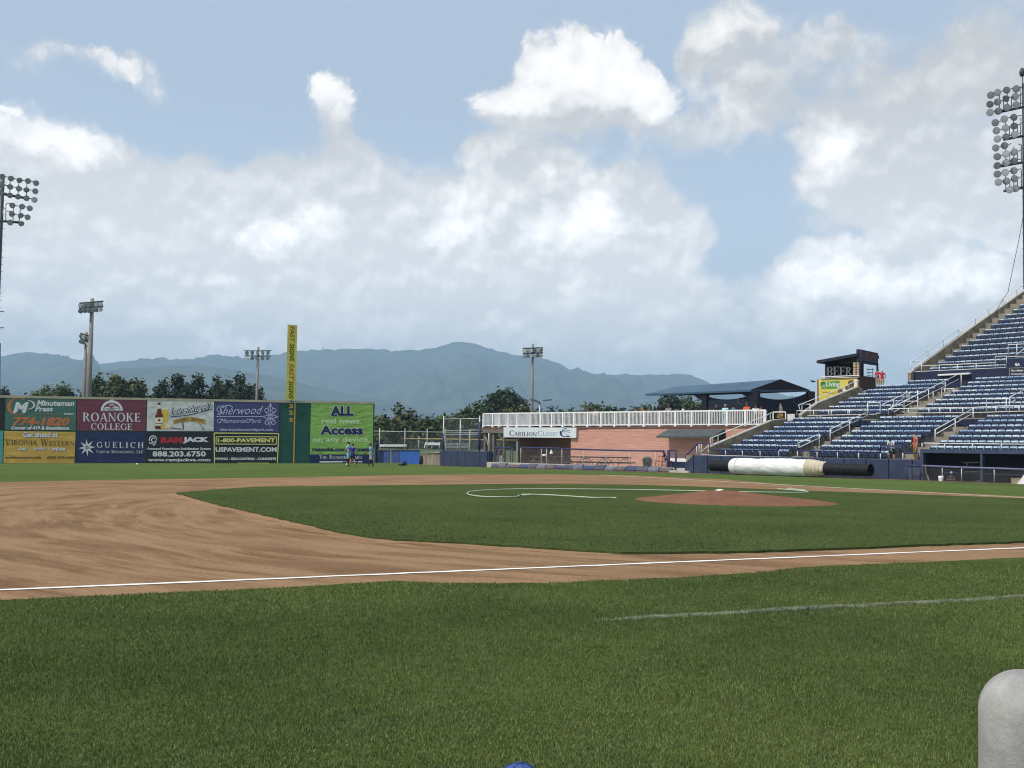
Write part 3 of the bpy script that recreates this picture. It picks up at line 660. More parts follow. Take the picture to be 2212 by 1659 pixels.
for ch, bx in (('3', (2060,252,2120,312)), ('2', (2060,345,2120,402)), ('5', (2065,448,2120,503))): B_.text(mb, ch, bx, bold=.03)
mb.build('distance_numerals', M_GOLD, wall)
mb = MB(); B_.line(mb, [(2146,215), (2128,1083)], 17); mb.build('foul_stripe', M_GOLD, wall)

def vinyl(name, col, var=.07, wr=.5):
    m = mat(name, col, .5, var, .55, spec=.35, bump=0)
    t = m.node_tree; b = t.nodes['Principled BSDF']
    pos = N(t, 'ShaderNodeNewGeometry').outputs['Position']
    mp = N(t, 'ShaderNodeMapping'); mp.inputs['Scale'].default_value = (.5, .5, .9); mp.inputs['Rotation'].default_value = (0, rad(35), 0); t.links.new(pos, mp.inputs[0])
    n = N(t, 'ShaderNodeTexNoise'); n.inputs['Scale'].default_value = 1.1; n.inputs['Detail'].default_value = 3; n.inputs['Distortion'].default_value = 1.2; t.links.new(mp.outputs[0], n.inputs['Vector'])
    bp = N(t, 'ShaderNodeBump'); bp.inputs['Strength'].default_value = wr*.45; bp.inputs['Distance'].default_value = .25
    t.links.new(n.outputs['Fac'], bp.inputs['Height']); t.links.new(bp.outputs[0], b.inputs['Normal']); return m
INK = {k: mat('ink_'+k, c, .5, .04, 2.0) for k, c in dict(white=(.70, .70, .70), orange=srgb(192, 112, 66), brown=srgb(96, 66, 34), red=srgb(178, 44, 58), black=(.012, .012, .014), yellow=srgb(222, 218, 130),
       navy=srgb(26, 38, 78), gold=srgb(190, 150, 66), amber=srgb(110, 44, 22), lager=srgb(226, 184, 62), cream=srgb(226, 220, 196), grey=srgb(150, 150, 152), lilac=srgb(196, 200, 226), maroon=srgb(118, 52, 68), mint=srgb(206, 226, 176), sky=srgb(150, 190, 214), teal=srgb(58, 118, 150), paleblue=srgb(122, 160, 192), rust=srgb(150, 84, 40), dark=srgb(52, 50, 30)).items()}
# the alternation of small parts of a banner: every ink is one flat mesh lying a few millimetres proud of the cloth
def banner(view, quad, col, label, draw, cat='banner', plane=F_, b=-.05, wr=.5, thick=.03, parent_name='banner', group='banners on the outfield wall'):
    Bd = Board(plane, b, view)
    P = [Bd.xy(x, y) for x, y in quad]
    c = sum(P)/4; base = V(c[0], c[1], min(p[2] for p in P))
    t = thing(parent_name, label, cat, base, group)
    nx = 8; mb = MB(); r = random.Random(label)
    G = [[None]*(nx+1) for _ in range(5)]
    for j in range(5):
        for i in range(nx+1):
            u, v = i/nx, j/4; p = (P[0]*(1-u)+P[1]*u)*(1-v)+(P[3]*(1-u)+P[2]*u)*v
            G[j][i] = p
    for j in range(4):
        for i in range(nx): mb.quad(G[j][i], G[j+1][i], G[j+1][i+1], G[j][i+1])
    mb.prism([P[0]+plane.e2*.002, P[1]+plane.e2*.002, P[2]+plane.e2*.002, P[3]+plane.e2*.002], plane.e2*thick)
    mb.build('cloth', vinyl('vinyl_'+label.split(' banner')[0].replace(' ', '_').replace(',', '')[:50], col, wr=wr), t)
    inks = []
    def I(k): inks.append((k, MB())); return inks[-1][1]
    draw(Bd, I)
    for k, m_ in inks:
        if m_.f: m_.build(k+'_print', INK[k], t)
    return t
def d_minute(B, I):
    B.arc(I('orange'), 262, 288, 165, 122, 55, 300, 52, 8, lift=.010)
    B.arc(I('white'), 392, 265, 103, 64, -92, 92, 26, 8, lift=.014)
    B.text(I('white'), 'M', (182,226,405,380), bold=.04, shear=.25, lift=.018)
    B.text(I('white'), 'Minuteman', (515,198,1045,278,6), bold=.03, shear=.25); B.text(I('white'), 'Press', (490,284,746,358), bold=.03, shear=.25)
    tl = I('orange')
    for k in range(6): B.pol(tl, [(484+58*k,384+k*2), (526+58*k,384+k*2), (524+58*k,392+k*2), (482+58*k,392+k*2)])
    B.text(I('white'), 'Printing', (898,378,1042,410), bold=.04, shear=.2)
    B.text(I('orange'), '774-1820', (170,432,978,558,4), bold=.05, shear=.25)
    B.text(I('white'), 'Corner of 419 & Brambleton', (155,562,972,612,4), bold=.045, shear=.2)
banner('a', [(80,150), (1075,187), (1064,624), (68,612)], srgb(70, 108, 95), 'green banner with white and orange print and phone number 774-1820', d_minute)
def d_vw(B, I):
    B.text(I('dark'), 'Get ahead at', (331,648,818,728), bold=.035, lift=.008); B.text(I('white'), 'Get ahead at', (325,642,812,722), bold=.03, lift=.014)
    B.serif(I('brown'), 'Virginia Western', (70,740,1045,828,12))
    for s_, bx in (('day', (262,850,380,918)), ('night', (472,850,640,918)), ('online', (720,852,918,910))):
        B.text(I('dark'), s_, (bx[0]+5,bx[1]+5,bx[2]+5,bx[3]+5), bold=.03, lift=.008); B.text(I('white'), s_, bx, bold=.03, lift=.014)
    for x in (428, 684): B.line(I('white'), [(x,858), (x,905)], 4)
    B.text(I('brown'), 'virginiawestern.edu', (58,985,580,1030), bold=.03, shear=.1); B.text(I('brown'), '(855) 874-6690', (660,985,1045,1032), bold=.03, shear=.1)
banner('a', [(60,630), (1062,645), (1045,1085), (46,1082)], srgb(200, 160, 74), 'mustard yellow banner reading day, night, online in white', d_vw, wr=.7)
def d_roan(B, I):
    B.disc(I('white'), 1570, 348, 156, 148, lift=.008, a0=0, a1=180); B.disc(I('maroon'), 1570, 342, 122, 108, lift=.012, a0=0, a1=180)
    B.disc(I('white'), 1570, 200, 26, 12, lift=.012)
    B.disc(I('white'), 1510, 340, 58, 50, lift=.016, a0=0, a1=180); B.disc(I('white'), 1622, 340, 62, 56, lift=.016, a0=0, a1=180); B.disc(I('white'), 1570, 340, 60, 34, lift=.016, a0=0, a1=180)
    B.text(I('white'), '1842', (1536,248,1612,278), bold=.02, lift=.016); B.line(I('maroon'), [(1450,336), (1500,312), (1545,322), (1600,306), (1690,330)], 6, lift=.02)
    B.serif(I('white'), 'ROANOKE', (1165,372,1972,496,6)); B.serif(I('white'), 'COLLEGE', (1278,522,1856,612,6))
banner('a', [(1086,182), (2055,196), (2044,634), (1078,628)], srgb(114, 54, 70), 'maroon banner with white semicircular crest over two lines of capitals', d_roan)
def d_guel(B, I):
    st = I('white')
    for k in range(8):
        a = rad(45*k+4); L = 120 if k % 2 == 0 else 122
        c, s_ = math.cos(a), math.sin(a)
        B.pol(st, [(1222+20*s_+26*c, 865+20*c-26*s_), (1222-20*s_+26*c, 865-20*c-26*s_), (1222+L*c, 865-L*s_)])
    B.disc(I('grey'), 1222, 868, 22, 22, lift=.016)
    B.serif(I('white'), 'GUELICH', (1360,784,2015,866,6), space=.3); B.serif(I('white'), 'Capital Management, LLC', (1355,900,2012,946,4), space=.1)
banner('a', [(1078,640), (2043,646), (2034,1082), (1070,1081)], srgb(32, 44, 84), 'navy blue banner with a white eight-pointed star at left', d_guel, wr=.8)
def d_beer(B, I):
    B.line(I('grey'), [(75,470), (210,350)], 5, lift=.006); B.line(I('grey'), [(395,400), (450,230)], 5, lift=.006); B.line(I('grey'), [(600,205), (760,440)], 6, lift=.006); B.line(I('grey'), [(860,380), (985,478)], 4, lift=.006)
    B.line(I('maroon'), [(568,500), (578,612)], 18, lift=.006); B.line(I('grey'), [(795,520), (868,606)], 20, lift=.006)
    B.pol(I('grey'), [(820,620), (900,620), (870,602), (840,606)], lift=.01); B.pol(I('grey'), [(925,622), (985,622), (955,606)], lift=.01)
    B.pol(I('lager'), [(275,310), (370,302), (360,510), (285,510)], lift=.008); B.pol(I('cream'), [(272,312), (372,304), (370,330), (274,336)], lift=.01)
    B.pol(I('amber'), [(218,232), (258,232), (258,300), (268,340), (274,380), (294,410), (290,600), (240,608), (178,600), (182,420), (204,385), (212,340), (218,290)], lift=.014)
    B.pol(I('cream'), [(214,265), (262,265), (264,318), (212,318)], lift=.018); B.pol(I('cream'), [(180,445), (292,440), (290,520), (180,526)], lift=.018); B.pol(I('cream'), [(180,535), (290,530), (290,556), (182,560)], lift=.018)
    B.disc(I('amber'), 238, 480, 20, 16, lift=.022); B.disc(I('lager'), 300, 572, 42, 34, lift=.018); B.disc(I('cream'), 362, 556, 50, 45, lift=.022); B.disc(I('lager'), 362, 556, 42, 37, lift=.026); B.disc(I('cream'), 362, 556, 34, 30, lift=.03)
    B.line(I('maroon'), [(400,592), (560,606)], 12, lift=.01)
    B.text(I('navy'), "Leinenkugel's", (382,318,992,440,-92), bold=.085, shear=.35, lift=.02); B.text(I('white'), "Leinenkugel's", (388,322,986,436,-92), bold=.012, shear=.35, lift=.026)
    B.line(I('navy'), [(392,432), (560,420), (700,400), (980,320)], 12, lift=.016)
    pts = [(440+455*i/12, 478-42*math.sin(math.pi*i/12)) for i in range(13)]
    B.pol(I('gold'), pts+[(x-8, y+62) for x, y in pts[::-1]], lift=.014)
    s_ = 'SUMMER SHANDY'; sm_ = I('dark')
    for i, ch in enumerate(s_):
        if ch == ' ': continue
        x = 462+i*31.5; y = 484-42*math.sin(math.pi*(x-440)/455)
        B.serif(sm_, ch, (x,y,x+28,y+44), lift=.02)
banner('b', [(72,196), (1010,210), (1002,634), (62,632)], (.62, .62, .60), 'white banner with a brown bottle, a tall glass and script lettering', d_beer, wr=.6)
def d_ram(B, I):
    B.loop(I('white'), 158, 752, 60, 62, 200, -330, 15, .75, n=34); B.line(I('white'), [(192,790), (168,835), (150,812), (95,795)], 15); B.line(I('white'), [(205,735), (172,832)], 12)
    B.text(I('red'), 'RAM', (260,716,566,805), bold=.07); B.text(I('white'), 'JACK', (572,716,936,806), bold=.07)
    B.text(I('white'), 'Patented Foundation Stabilization System', (75,864,965,904), bold=.03)
    B.text(I('white'), '888.203.6750', (145,914,893,992), bold=.03); B.text(I('white'), 'www.ramjackva.com', (78,1012,958,1072), bold=.03)
banner('b', [(60,645), (1003,648), (984,1084), (50,1083)], (.012, .013, .016), 'black banner with a white ram horn emblem and red capitals', d_ram)
def d_sher(B, I):
    k = I('lilac')
    B.text(k, 'Sherwood', (1060,290,1700,405,-14), shear=.5, bold=-.006); B.loop(k, 1130, 330, 90, 52, 60, 300, 9, .2); B.loop(k, 1205, 300, 62, 28, -40, 200, 9)
    B.line(k, [(1040,428), (1700,428)], 8); B.line(k, [(1690,430), (1800,398), (1910,430), (1800,468), (1690,430)], 9)
    B.text(k, 'Memorial Park', (1085,458,1680,520), shear=.5, bold=-.006); B.loop(k, 1090, 490, 34, 30, 40, 300, 7); B.loop(k, 1490, 490, 26, 24, 0, 270, 7)
    B.text(k, 'sherwoodmemorialpark.com', (1095,592,1840,640), bold=.012)
    B.line(k, [(1800,268), (1795,570)], 9); B.pol(k, [(1785,268), (1818,268), (1802,234)])
    for sx in (-1, 1):
        B.loop(k, 1800+sx*46, 345, 34, 36, 90-sx*90, 90-sx*90+sx*300, 10, .45); B.loop(k, 1797+sx*42, 510, 32, 34, 90-sx*90, 90-sx*90-sx*300, 10, .45)
        B.line(k, [(1800+sx*80,345), (1800+sx*58,380), (1800,402)], 9); B.line(k, [(1797+sx*74,510), (1797+sx*55,476), (1800,456)], 9); B.line(k, [(1800,272), (1800+sx*40,310)], 8)
    B.loop(k, 1800, 430, 26, 26, 0, 360, 10)
banner('b', [(1016,210), (1929,225), (1919,648), (1011,640)], srgb(62, 66, 110), 'violet blue banner with pale script and scrolled ironwork ornament', d_sher)
def d_pave(B, I):
    k = I('yellow')
    B.line(k, [(1014,1080), (1010,660), (1918,668), (1898,1078)], 14); B.line(k, [(1340,1082), (1780,1082)], 8)
    B.line(k, [(1038,712), (1890,714), (1884,818), (1038,814), (1038,712)], 11)
    B.text(k, '1-800-PAVEMENT', (1060,732,1868,792), bold=.045)
    B.text(I('white'), 'USPAVEMENT.COM', (1030,858,1888,926), bold=.04); B.text(I('white'), 'PAVING - SEALCOATING - CONCRETE', (1028,1004,1882,1040), bold=.05)
banner('b', [(1005,655), (1924,662), (1905,1086), (1003,1086)], (.013, .014, .013), 'black banner with a pale yellow frame round yellow and white capitals', d_pave)
def d_times(B, I):
    B.pol(I('navy'), [(300,1380), (925,1380), (924,1466), (299,1466)], lift=.008)
    for k, e in (('white', 1), ('navy', 0)):
        B.text(I(k), 'ALL', (506-6*e,902-4*e,736+6*e,998+4*e), bold=.05+.03*e, lift=.012+.008*(1-e)); B.text(I(k), 'Access', (404-6*e,1094-4*e,828+6*e,1186+4*e), bold=.045+.03*e, lift=.012+.008*(1-e))
        if k == 'navy':
            for x in (508, 590, 662): B.line(I(k), [(x,992), (x+64,992)], 12, lift=.02)
    B.text(I('mint'), 'real news.', (420,1022,815,1076), bold=.02); B.text(I('mint'), 'on any device.', (328,1206,895,1270), bold=.02)
    B.text(I('navy'), 'roanoke.com/allaccess', (325,1308,890,1350), bold=.05)
    B.serif(I('white'), 'The Roanoke Times', (396,1386,820,1426), lift=.016)
    B.pol(I('white'), [(398,1447), (632,1445), (632,1459), (398,1461)], lift=.016); B.pol(I('lilac'), [(640,1450), (768,1449), (768,1456), (640,1457)], lift=.016); B.pol(I('white'), [(776,1446), (820,1446), (820,1459), (776,1459)], lift=.016)
banner('c', [(315,866), (930,872), (925,1466), (299,1466)], srgb(134, 176, 84), 'large lime green banner with navy slab letters reading ALL Access', d_times, wr=1.0)
banner('a', [(-420,135), (72,150), (58,612), (-430,600)], (.012, .013, .016), 'plain black banner cut by the left edge of the photo', lambda B, I: None)
banner('a', [(-420,618), (46,628), (34,1082), (-440,1076)], srgb(78, 158, 156), 'teal banner below the black one at the left edge of the photo', lambda B, I: None)
mb = MB(); B_ = Board(F_, -.03, 'a'); B_.line(mb, [(-60,521), (66,521)], 9); tag(mb.build('cable', M_STEEL, loc=B_.xy(0, 521)), 'thin pale cable across the black banner', 'cable')

# foul pole: a tall yellow sign panel on the wall
B_ = Board(F_, -.25, 'c')
P = [B_.xy(x, y) for x, y in ((82,97), (178,100), (161,843), (66,842))]
fp = thing('foul_pole', 'tall yellow foul pole panel with red and dark letters reading down it', 'foul pole', F_.w(630, 866, -.1))
mb = MB(); mb.prism(P, F_.e2*.06); mb.build('panel', mat('yellow_panel', srgb(196, 188, 74), .5, .06, 1.0), fp)
mb = MB(); mb.tube([F_.w(629, 868, -.12), F_.w(634, 702, -.12)], .09, 8); mb.tube([F_.w(630, 862, -.12), F_.w(630, 862, .1)], .06, 6); mb.build('post', M_GOLD, fp)
m1, m2 = MB(), MB()
for s_, y0, y1, m_ in (('FAST', 110, 272, m1), ('SIGNS', 282, 458, m2), ('FAST', 484, 644, m1), ('SIGNS', 652, 832, m2)):
    xo = 128-(y0+y1-220)*.0108; B_.text(m_, s_, (xo-22,y0,xo+24,y1), bold=.02, shear=.2, rot=90)
m1.build('red_print', INK['rust'], fp); m2.build('dark_print', INK['dark'], fp)

# ------------------------------------------------------------------ floodlight towers
def lamp_mesh(r):
    mb = MB(); mb.lathe([(.05*r/.3, -.62*r/.3*.5), (.11*r/.3, -.26*r/.3), (.14*r/.3, -.2*r/.3), (.6*r, -.12*r/.3), (r*.97, .0), (r, .06)], (0, 0, 0), n=12, m=0)
    mb.lathe([(r*.95, .045), (r*.6, .06), (0, .065)], (0, 0, 0), n=12, m=1)
    o = mb.build('floodlight', [M_LAMP, M_LENS]); me = o.data; bpy.data.objects.remove(o); return me
LM = {k: lamp_mesh(k) for k in (.20, .30, .36)}
def lamp(parent, p, r, aim):
    o = bpy.data.objects.new('floodlight', LM[r]); COL.objects.link(o); o.parent = parent
    o.location = tuple(p-wloc(parent)); o.rotation_euler = Vector(aim).to_track_quat('Z', 'Y').to_euler(); return o
FIELD = V(-13, 25, 0)
def aim_at(p, j=.12):
    d = FIELD-p; d = d/np.linalg.norm(d)+rng.normal(0, j, 3); return d
def big_tower(label, dep, polexy, view, lamps, bars, posts, r, top, polew):
    base = at(polexy[0], 970, dep); base = V(base[0], base[1], -.9)
    t = thing('light_tower', label, 'light tower', base, 'stadium floodlight towers')
    pl = lambda x, y, k=0.0: at(*D(view, x, y), dep+k)
    mb = MB(); px = polexy[0]; ztop = at(px, top, dep)[2]
    mb.tube([base, V(base[0], base[1], ztop)], [polew*1.35, polew*.8], 10); mb.build('pole', M_DARKSTEEL, t)
    mb = MB()
    for k in range(30): z = ztop-1-k*.75; mb.tube([V(base[0], base[1], z)-RGT*.45, V(base[0], base[1], z)+RGT*.45], .02, 4)
    mb.build('climbing_pegs', M_DARKSTEEL, t)
    for pts in bars: mb = MB(); mb.tube([pl(x, y) for x, y in pts], .13, 6); mb.build('crossbar', M_DARKSTEEL, t)
    mb = MB()
    for pts in posts: mb.tube([pl(x, y) for x, y in pts], .045, 5)
    mb.build('lamp_brackets', M_LAMP, t)
    for (x, y) in lamps: p = pl(x, y, -.35); lamp(t, p, r, aim_at(p, .22))
    return t
lr = [[(15,95),(75,108),(132,120),(190,126),(245,140)], [(12,152),(70,165),(128,178),(180,185),(240,195)], [(8,205),(68,222),(122,232),(180,243),(235,255)], [(85,292),(150,300),(203,312)], [(80,350),(140,360),(187,372)], [(70,408),(145,415)]]
big_tower('dark floodlight mast at the left edge of the photo with two banks of lamps', 112, (-20.0, 0), 'l', sum(lr, [])+[(-45,85),(-48,140),(-50,195),(-60,285),(-62,340)],
   [[(-120,190),(5,212),(180,243)], [(-120,380),(5,398),(130,408)]],
   [[(x0-8+12, y0-2), (x0+38, y0+4)] for r_ in lr for x0, y0 in r_[:-1]]+[[(70,108),(66,222)],[(128,120),(122,235)],[(183,128),(178,245)],[(20,95),(20,212)],[(40,290),(40,398)],[(92,295),(88,402)],[(140,300),(130,405)],[(20,315),(20,400)],[(5,315),(40,315)],[(48,276),(100,280)],[(45,330),(80,332)],[(38,290),(48,276)],[(-60,60),(-60,205)]], .30, 372, .26)
hr = [[(352,305),(400,287),(462,270),(527,262)], [(347,367),(400,352),(457,328),(522,315)], [(348,425),(403,415),(462,390),(527,372)], [(383,495),(445,470),(512,457)], [(390,550),(452,532),(512,517)], [(398,608),(457,592),(515,577)], [(387,668),(447,652)], [(397,728),(457,712),(513,698)], [(395,790),(457,770),(513,758)], [(397,848),(452,838),(512,825)], [(405,905),(460,897),(517,880)], [(482,957),(523,947)]]
mir = [[(590+(590-x)*.8, y+(y-300)*0-(590-x)*.18) for x, y in r_[1:]] for r_ in hr]
big_tower('tall floodlight mast above the upper stand at the right edge, four banks of lamps', 108, (2223, 0), 'h', sum(hr, [])+sum(mir, []),
   [[(420,420),(700,360)], [(440,612),(700,560)], [(420,795),(700,745)], [(442,965),(700,920)]],
   [[(x0+14, y0-4), (x0+46, y0-14)] for r_ in hr for x0, y0 in r_]+[[(411,290),(411,420)],[(440,340),(440,412)],[(465,275),(465,405)],[(495,320),(495,400)],[(525,265),(525,392)],[(555,242),(555,385)],[(455,475),(455,610)],[(480,520),(480,600)],[(507,460),(507,595)],[(535,510),(535,590)],[(558,460),(558,585)],[(455,655),(455,792)],[(483,700),(483,785)],[(510,660),(510,780)],[(535,695),(535,775)],[(562,650),(562,770)],[(540,640),(562,650)],[(455,840),(455,960)],[(483,890),(483,955)],[(510,825),(510,950)],[(535,880),(535,945)],[(562,815),(562,940)],[(558,672),(590,672)],[(558,495),(590,492)],[(560,852),(590,850)]], .36, 165, .33)
# lightning rod and camera on top, belongs to the right mast
tw = [o for o in bpy.data.objects if o.get('category') == 'light tower'][-1]
mb = MB(); mb.tube([at(*D('h', 571, 262), 108), at(*D('h', 571, 165), 108)], .05, 6); mb.lathe([(.02, -.1), (.22, 0), (.26, .4), (.14, .75), (0, .85)], at(*D('h', 567, 172), 108), n=8); mb.build('lightning_rod', M_DARKSTEEL, tw)
mb = MB(); mb.tube([at(*D('h', 573, 1150), 108), at(*D('h', 545, 1300), 106), at(*D('h', 470, 1659), 100), at(2070, 800, 98)], .03, 4); tag(mb.build('guy_wire', M_DARKSTEEL, loc=at(*D('h', 573, 1150), 108)), 'thin guy wire running down from the right floodlight mast', 'wire')
def small_tower(label, px, ytop, dep, rows, half, n, tilt=0.0, polew=.2, m=M_WOODP, up=None, lr_=.30):
    base = at(px, 970, dep); base = V(base[0], base[1], -1.1)
    t = thing('light_tower', label, 'light tower', base, 'stadium floodlight towers')
    zt_ = at(px, ytop, dep)[2]
    mb = MB(); mb.tube([base, V(base[0], base[1], zt_)], [polew*1.25, polew*.7], 8); mb.build('pole', m, t)
    s_ = dep/FPX
    for y in rows:
        z = at(px, y, dep)[2]; c = V(base[0], base[1], z)-FWD*.25; c[2] = z
        e = RGT*math.cos(tilt)+V(0, 0, 1)*math.sin(tilt)
        mb = MB(); mb.tube([c-e*half*s_, c+e*half*s_], .09, 5); mb.build('crossbar', M_DARKSTEEL, t)
        for k in range(n):
            p = c+e*half*s_*(-1+2*(k+.5)/n)*.97-V(0, 0, .35)-FWD*.2
            lamp(t, p, lr_, aim_at(p, .3))
    return t
small_tower('thick wooden light pole rising behind the maroon banner with two lamp bars', 187, 642, 125, (651, 662), 26, 6, .08, .29)
small_tower('thinner wooden light pole close behind the thick one', 177, 716, 150, (722, 734), 12, 4, -.3, .26)
small_tower('wooden light pole behind the violet banner, just left of the yellow foul pole', 551.5, 748, 165, (757, 768), 29, 5, 0, .23)
small_tower('wooden light pole behind the white deck railing and beside the round tree', 1148, 742, 150, (751, 762), 22, 6, .03, .22)
small_tower('faint distant lights of another field above the green banner', 99, 828, 330, (831, 838), 11, 5, 0, .14, M_STEEL, None, .30)
p0 = at(1166, 970, 118)
mb = MB(); p0 = V(p0[0], p0[1], -1); mb.tube([p0, at(1166, 872, 118)], [.1, .07], 6)
mb.tube([at(1166, 872, 118), at(1158, 866.5, 118)], .06, 5); mb.tube([at(1166, 872, 118), at(1177, 865, 118)], .06, 5)
sl_ = thing('street_lamp', 'slim steel street lamp with two arms behind the deck', 'street lamp', p0)
mb.build('pole', M_STEEL, sl_)
for q, w_ in (((1156, 865.5), (-1, .35)), ((1182, 864.5), (1, .12))):
    mb = MB(); c = at(*q, 118); mb.box(c, .9, .35, .16, e1=RGT*w_[0]+V(0, 0, w_[1])); mb.build('lamp_head', M_LAMP, sl_)
# thing at the far left: dark lattice edge of a scoreboard
sb = thing('scoreboard', 'dark edge of a scoreboard with a rounded top at the left border', 'scoreboard', at(-10, 980, 116))
mb = MB(); P = [at(x, y, 116) for x, y in ((-120, 742), (-25, 732), (-3, 737), (0.5, 742), (-1, 880), (-120, 880))]; mb.prism(P, FWD*.12); mb.build('panel', mat('maroon_panel', (.03, .012, .014), .6), sb)
mb = MB()
for y in (673, 708): mb.tube([at(-20, y, 115.5), at(8, y, 115.5)], .07, 5)
mb.tube([at(-12, 640, 115.5), at(-12, 740, 115.5)], .1, 5)
mb.build('antenna', M_STEEL, sb)
mb = MB(); b0 = at(697, 757, 6500); s2 = 6500/FPX
mb.tube([b0, b0+V(0, 0, 9*s2)], 2.0, 4); mb.tube([b0+RGT*4, b0+RGT*4+V(0, 0, 8*s2)], 1.2, 4)
tag(mb.build('radio_mast', M_STEEL, loc=b0), 'tiny radio mast on the mountain ridge', 'radio mast')

# ------------------------------------------------------------------ trees
def leaf_mat(name, a, b):
    m = bpy.data.materials.new(name); m.use_nodes = True; t = m.node_tree; p = t.nodes['Principled BSDF']; p.inputs['Roughness'].default_value = .7; p.inputs['Specular IOR Level'].default_value = .2
    g_ = N(t, 'ShaderNodeNewGeometry'); n = N(t, 'ShaderNodeTexNoise'); n.inputs['Scale'].default_value = .45; n.inputs['Detail'].default_value = 3; t.links.new(g_.outputs['Position'], n.inputs['Vector'])
    c = mixc(t, mrange(t, n.outputs['Fac'], .35, .65, 0, 1), a, b)
    hs = N(t, 'ShaderNodeHueSaturation'); t.links.new(c, hs.inputs['Color']); t.links.new(mrange(t, g_.outputs['Random Per Island'], 0, 1, .6, 1.45, False), hs.inputs['Value'])
    t.links.new(hs.outputs[0], p.inputs['Base Color']); return m
LEAF = {'pine': leaf_mat('pine_needles', (.022, .038, .021), (.036, .056, .027)), 'oak': leaf_mat('broad_leaves', (.040, .062, .020), (.072, .098, .030)), 'olive': leaf_mat('olive_leaves', (.055, .068, .024), (.10, .11, .04)), 'dark': leaf_mat('dark_leaves', (.020, .036, .016), (.036, .056, .020))}
M_BARK = mat('bark', (.08, .065, .05), .95, .3, 3.0)
def crown(cx, cy, zc, rx, ry, rz, kind, seed, leaf, dense, lump=1.0):
    r = np.random.default_rng(seed); P = []; Nn = []
    nc = int(dense)
    for i in range(nc):
        if kind == 'pine':
            k = int(r.integers(0, 4)); hk = (1.0, .80, .72, .6)[k]; ox, oy = (0, 0) if k == 0 else (rx*.62*math.cos(k*2.1+seed), ry*.62*math.sin(k*2.1+seed))
            t = r.random()**.75; lay = .75+.35*math.sin(t*22+k+seed); w = ((1-t)**.62*.62+.05)*lay*(.8+.4*r.random()); a = r.random()*2*math.pi; q = r.random()**.4
            c = V(ox+rx*w*q*math.cos(a), oy+ry*w*q*math.sin(a), rz*(-1+2*t*hk))
        else:
            d = r.normal(size=3); d /= np.linalg.norm(d); q = r.random()**.42
            k = 1+lump*(.16*math.sin(7*d[0]+seed)+.13*math.sin(9*d[2]+seed*1.7)+.1*math.sin(11*d[1]+seed))
            c = V(d[0]*rx, d[1]*ry, d[2]*rz)*q*k
            if c[2] < -rz*.75: c[2] *= .7
        n = 26; o = r.normal(size=(n, 3))*leaf*1.5; P.append(c+o); nn = o/np.linalg.norm(o, axis=1)[:, None]+d_up; Nn.append(nn)
    P = np.concatenate(P); Nn = np.concatenate(Nn)+r.normal(0, .6, (len(P), 3)); Nn /= np.linalg.norm(Nn, axis=1)[:, None]
    a = np.cross(Nn, r.normal(size=Nn.shape)); a /= np.linalg.norm(a, axis=1)[:, None]+1e-9; b = np.cross(Nn, a)
    sz = leaf*(.5+.8*r.random((len(P), 1)))
    c = P+np.array([cx, cy, zc])
    v = np.stack([c-a*sz-b*sz*.4, c+a*sz*.2-b*sz*.7, c+a*sz+b*sz*.3, c-a*sz*.1+b*sz*.8], 1).reshape(-1, 3)
    return v, np.arange(len(v)).reshape(-1, 4)
d_up = V(0, 0, .5)
TREES = [ # x0, x1, top, distance, kind, label
 (318,384,822,168,'pine','dark pine at the left of the tight pine row above the white banner'), (350,420,812,172,'pine','second dark pine in the row above the white banner'),
 (398,462,806.5,166,'pine','tallest ragged pine in the row behind the wall'), (440,496,812,174,'pine','dark pine between the tallest pine and the one by the pole'), (482,556,807,168,'pine','broad dark pine just left of the wooden light pole'),
 (330,372,832,180,'pine','low pine filling the left gap of the row above the white banner'), (382,440,826,182,'pine','low pine behind the tallest pine of the row'), (468,520,822,184,'pine','low pine between the two right hand pines of the row'), (516,562,828,180,'pine','low pine touching the wooden light pole'),
 (188,240,824,178,'oak','small tree rising directly right of the thick light pole'), (222,300,814,176,'olive','olive leafed tree above the maroon banner'), (276,310,826,182,'olive','low thin tree beside the olive tree above the maroon banner'),
 (-15,36,841,190,'pine','little dark tree above the wall at the left edge'), (64,112,846,195,'oak','low tree above the left end of the green banner'), (104,166,834,186,'oak','rounded tree above the right end of the green banner'),
 (800,852,905,150,'oak','leafy tree directly right of the lime green banner'), (838,918,888,165,'olive','tallest leafy tree behind the bullpen fence'), (896,962,908,158,'oak','lower tree right of the tallest one behind the bullpen fence'), (940,1020,893,176,'oak','leafy tree behind the top of the wire backstop'), (990,1060,880,186,'oak','leafy tree between the backstop and the round dark tree'),
 (1034,1146,843,196,'dark','big round dark tree behind the white deck railing'), (1080,1166,879,172,'olive','pale bushy tree in front of the big round tree'), (1146,1222,880,200,'dark','low dark tree right of the light pole behind the deck'), (1204,1268,884,206,'oak','low tree in the gap left of the three leaning people'),
 (1250,1316,878,202,'oak','low tree right behind the three leaning people'), (1304,1360,880,206,'dark','small dark tree in the middle of the row behind the deck'), (1346,1424,876,204,'oak','wide low tree left of the tall one behind the deck'), (1404,1488,855,198,'dark','tallest tree behind the deck, left of the blue canopy'), (1462,1516,868,206,'oak','small tree between the tall tree and the canopy post'), (1492,1566,860,200,'dark','dark tree half hidden by the blue canopy'),
]
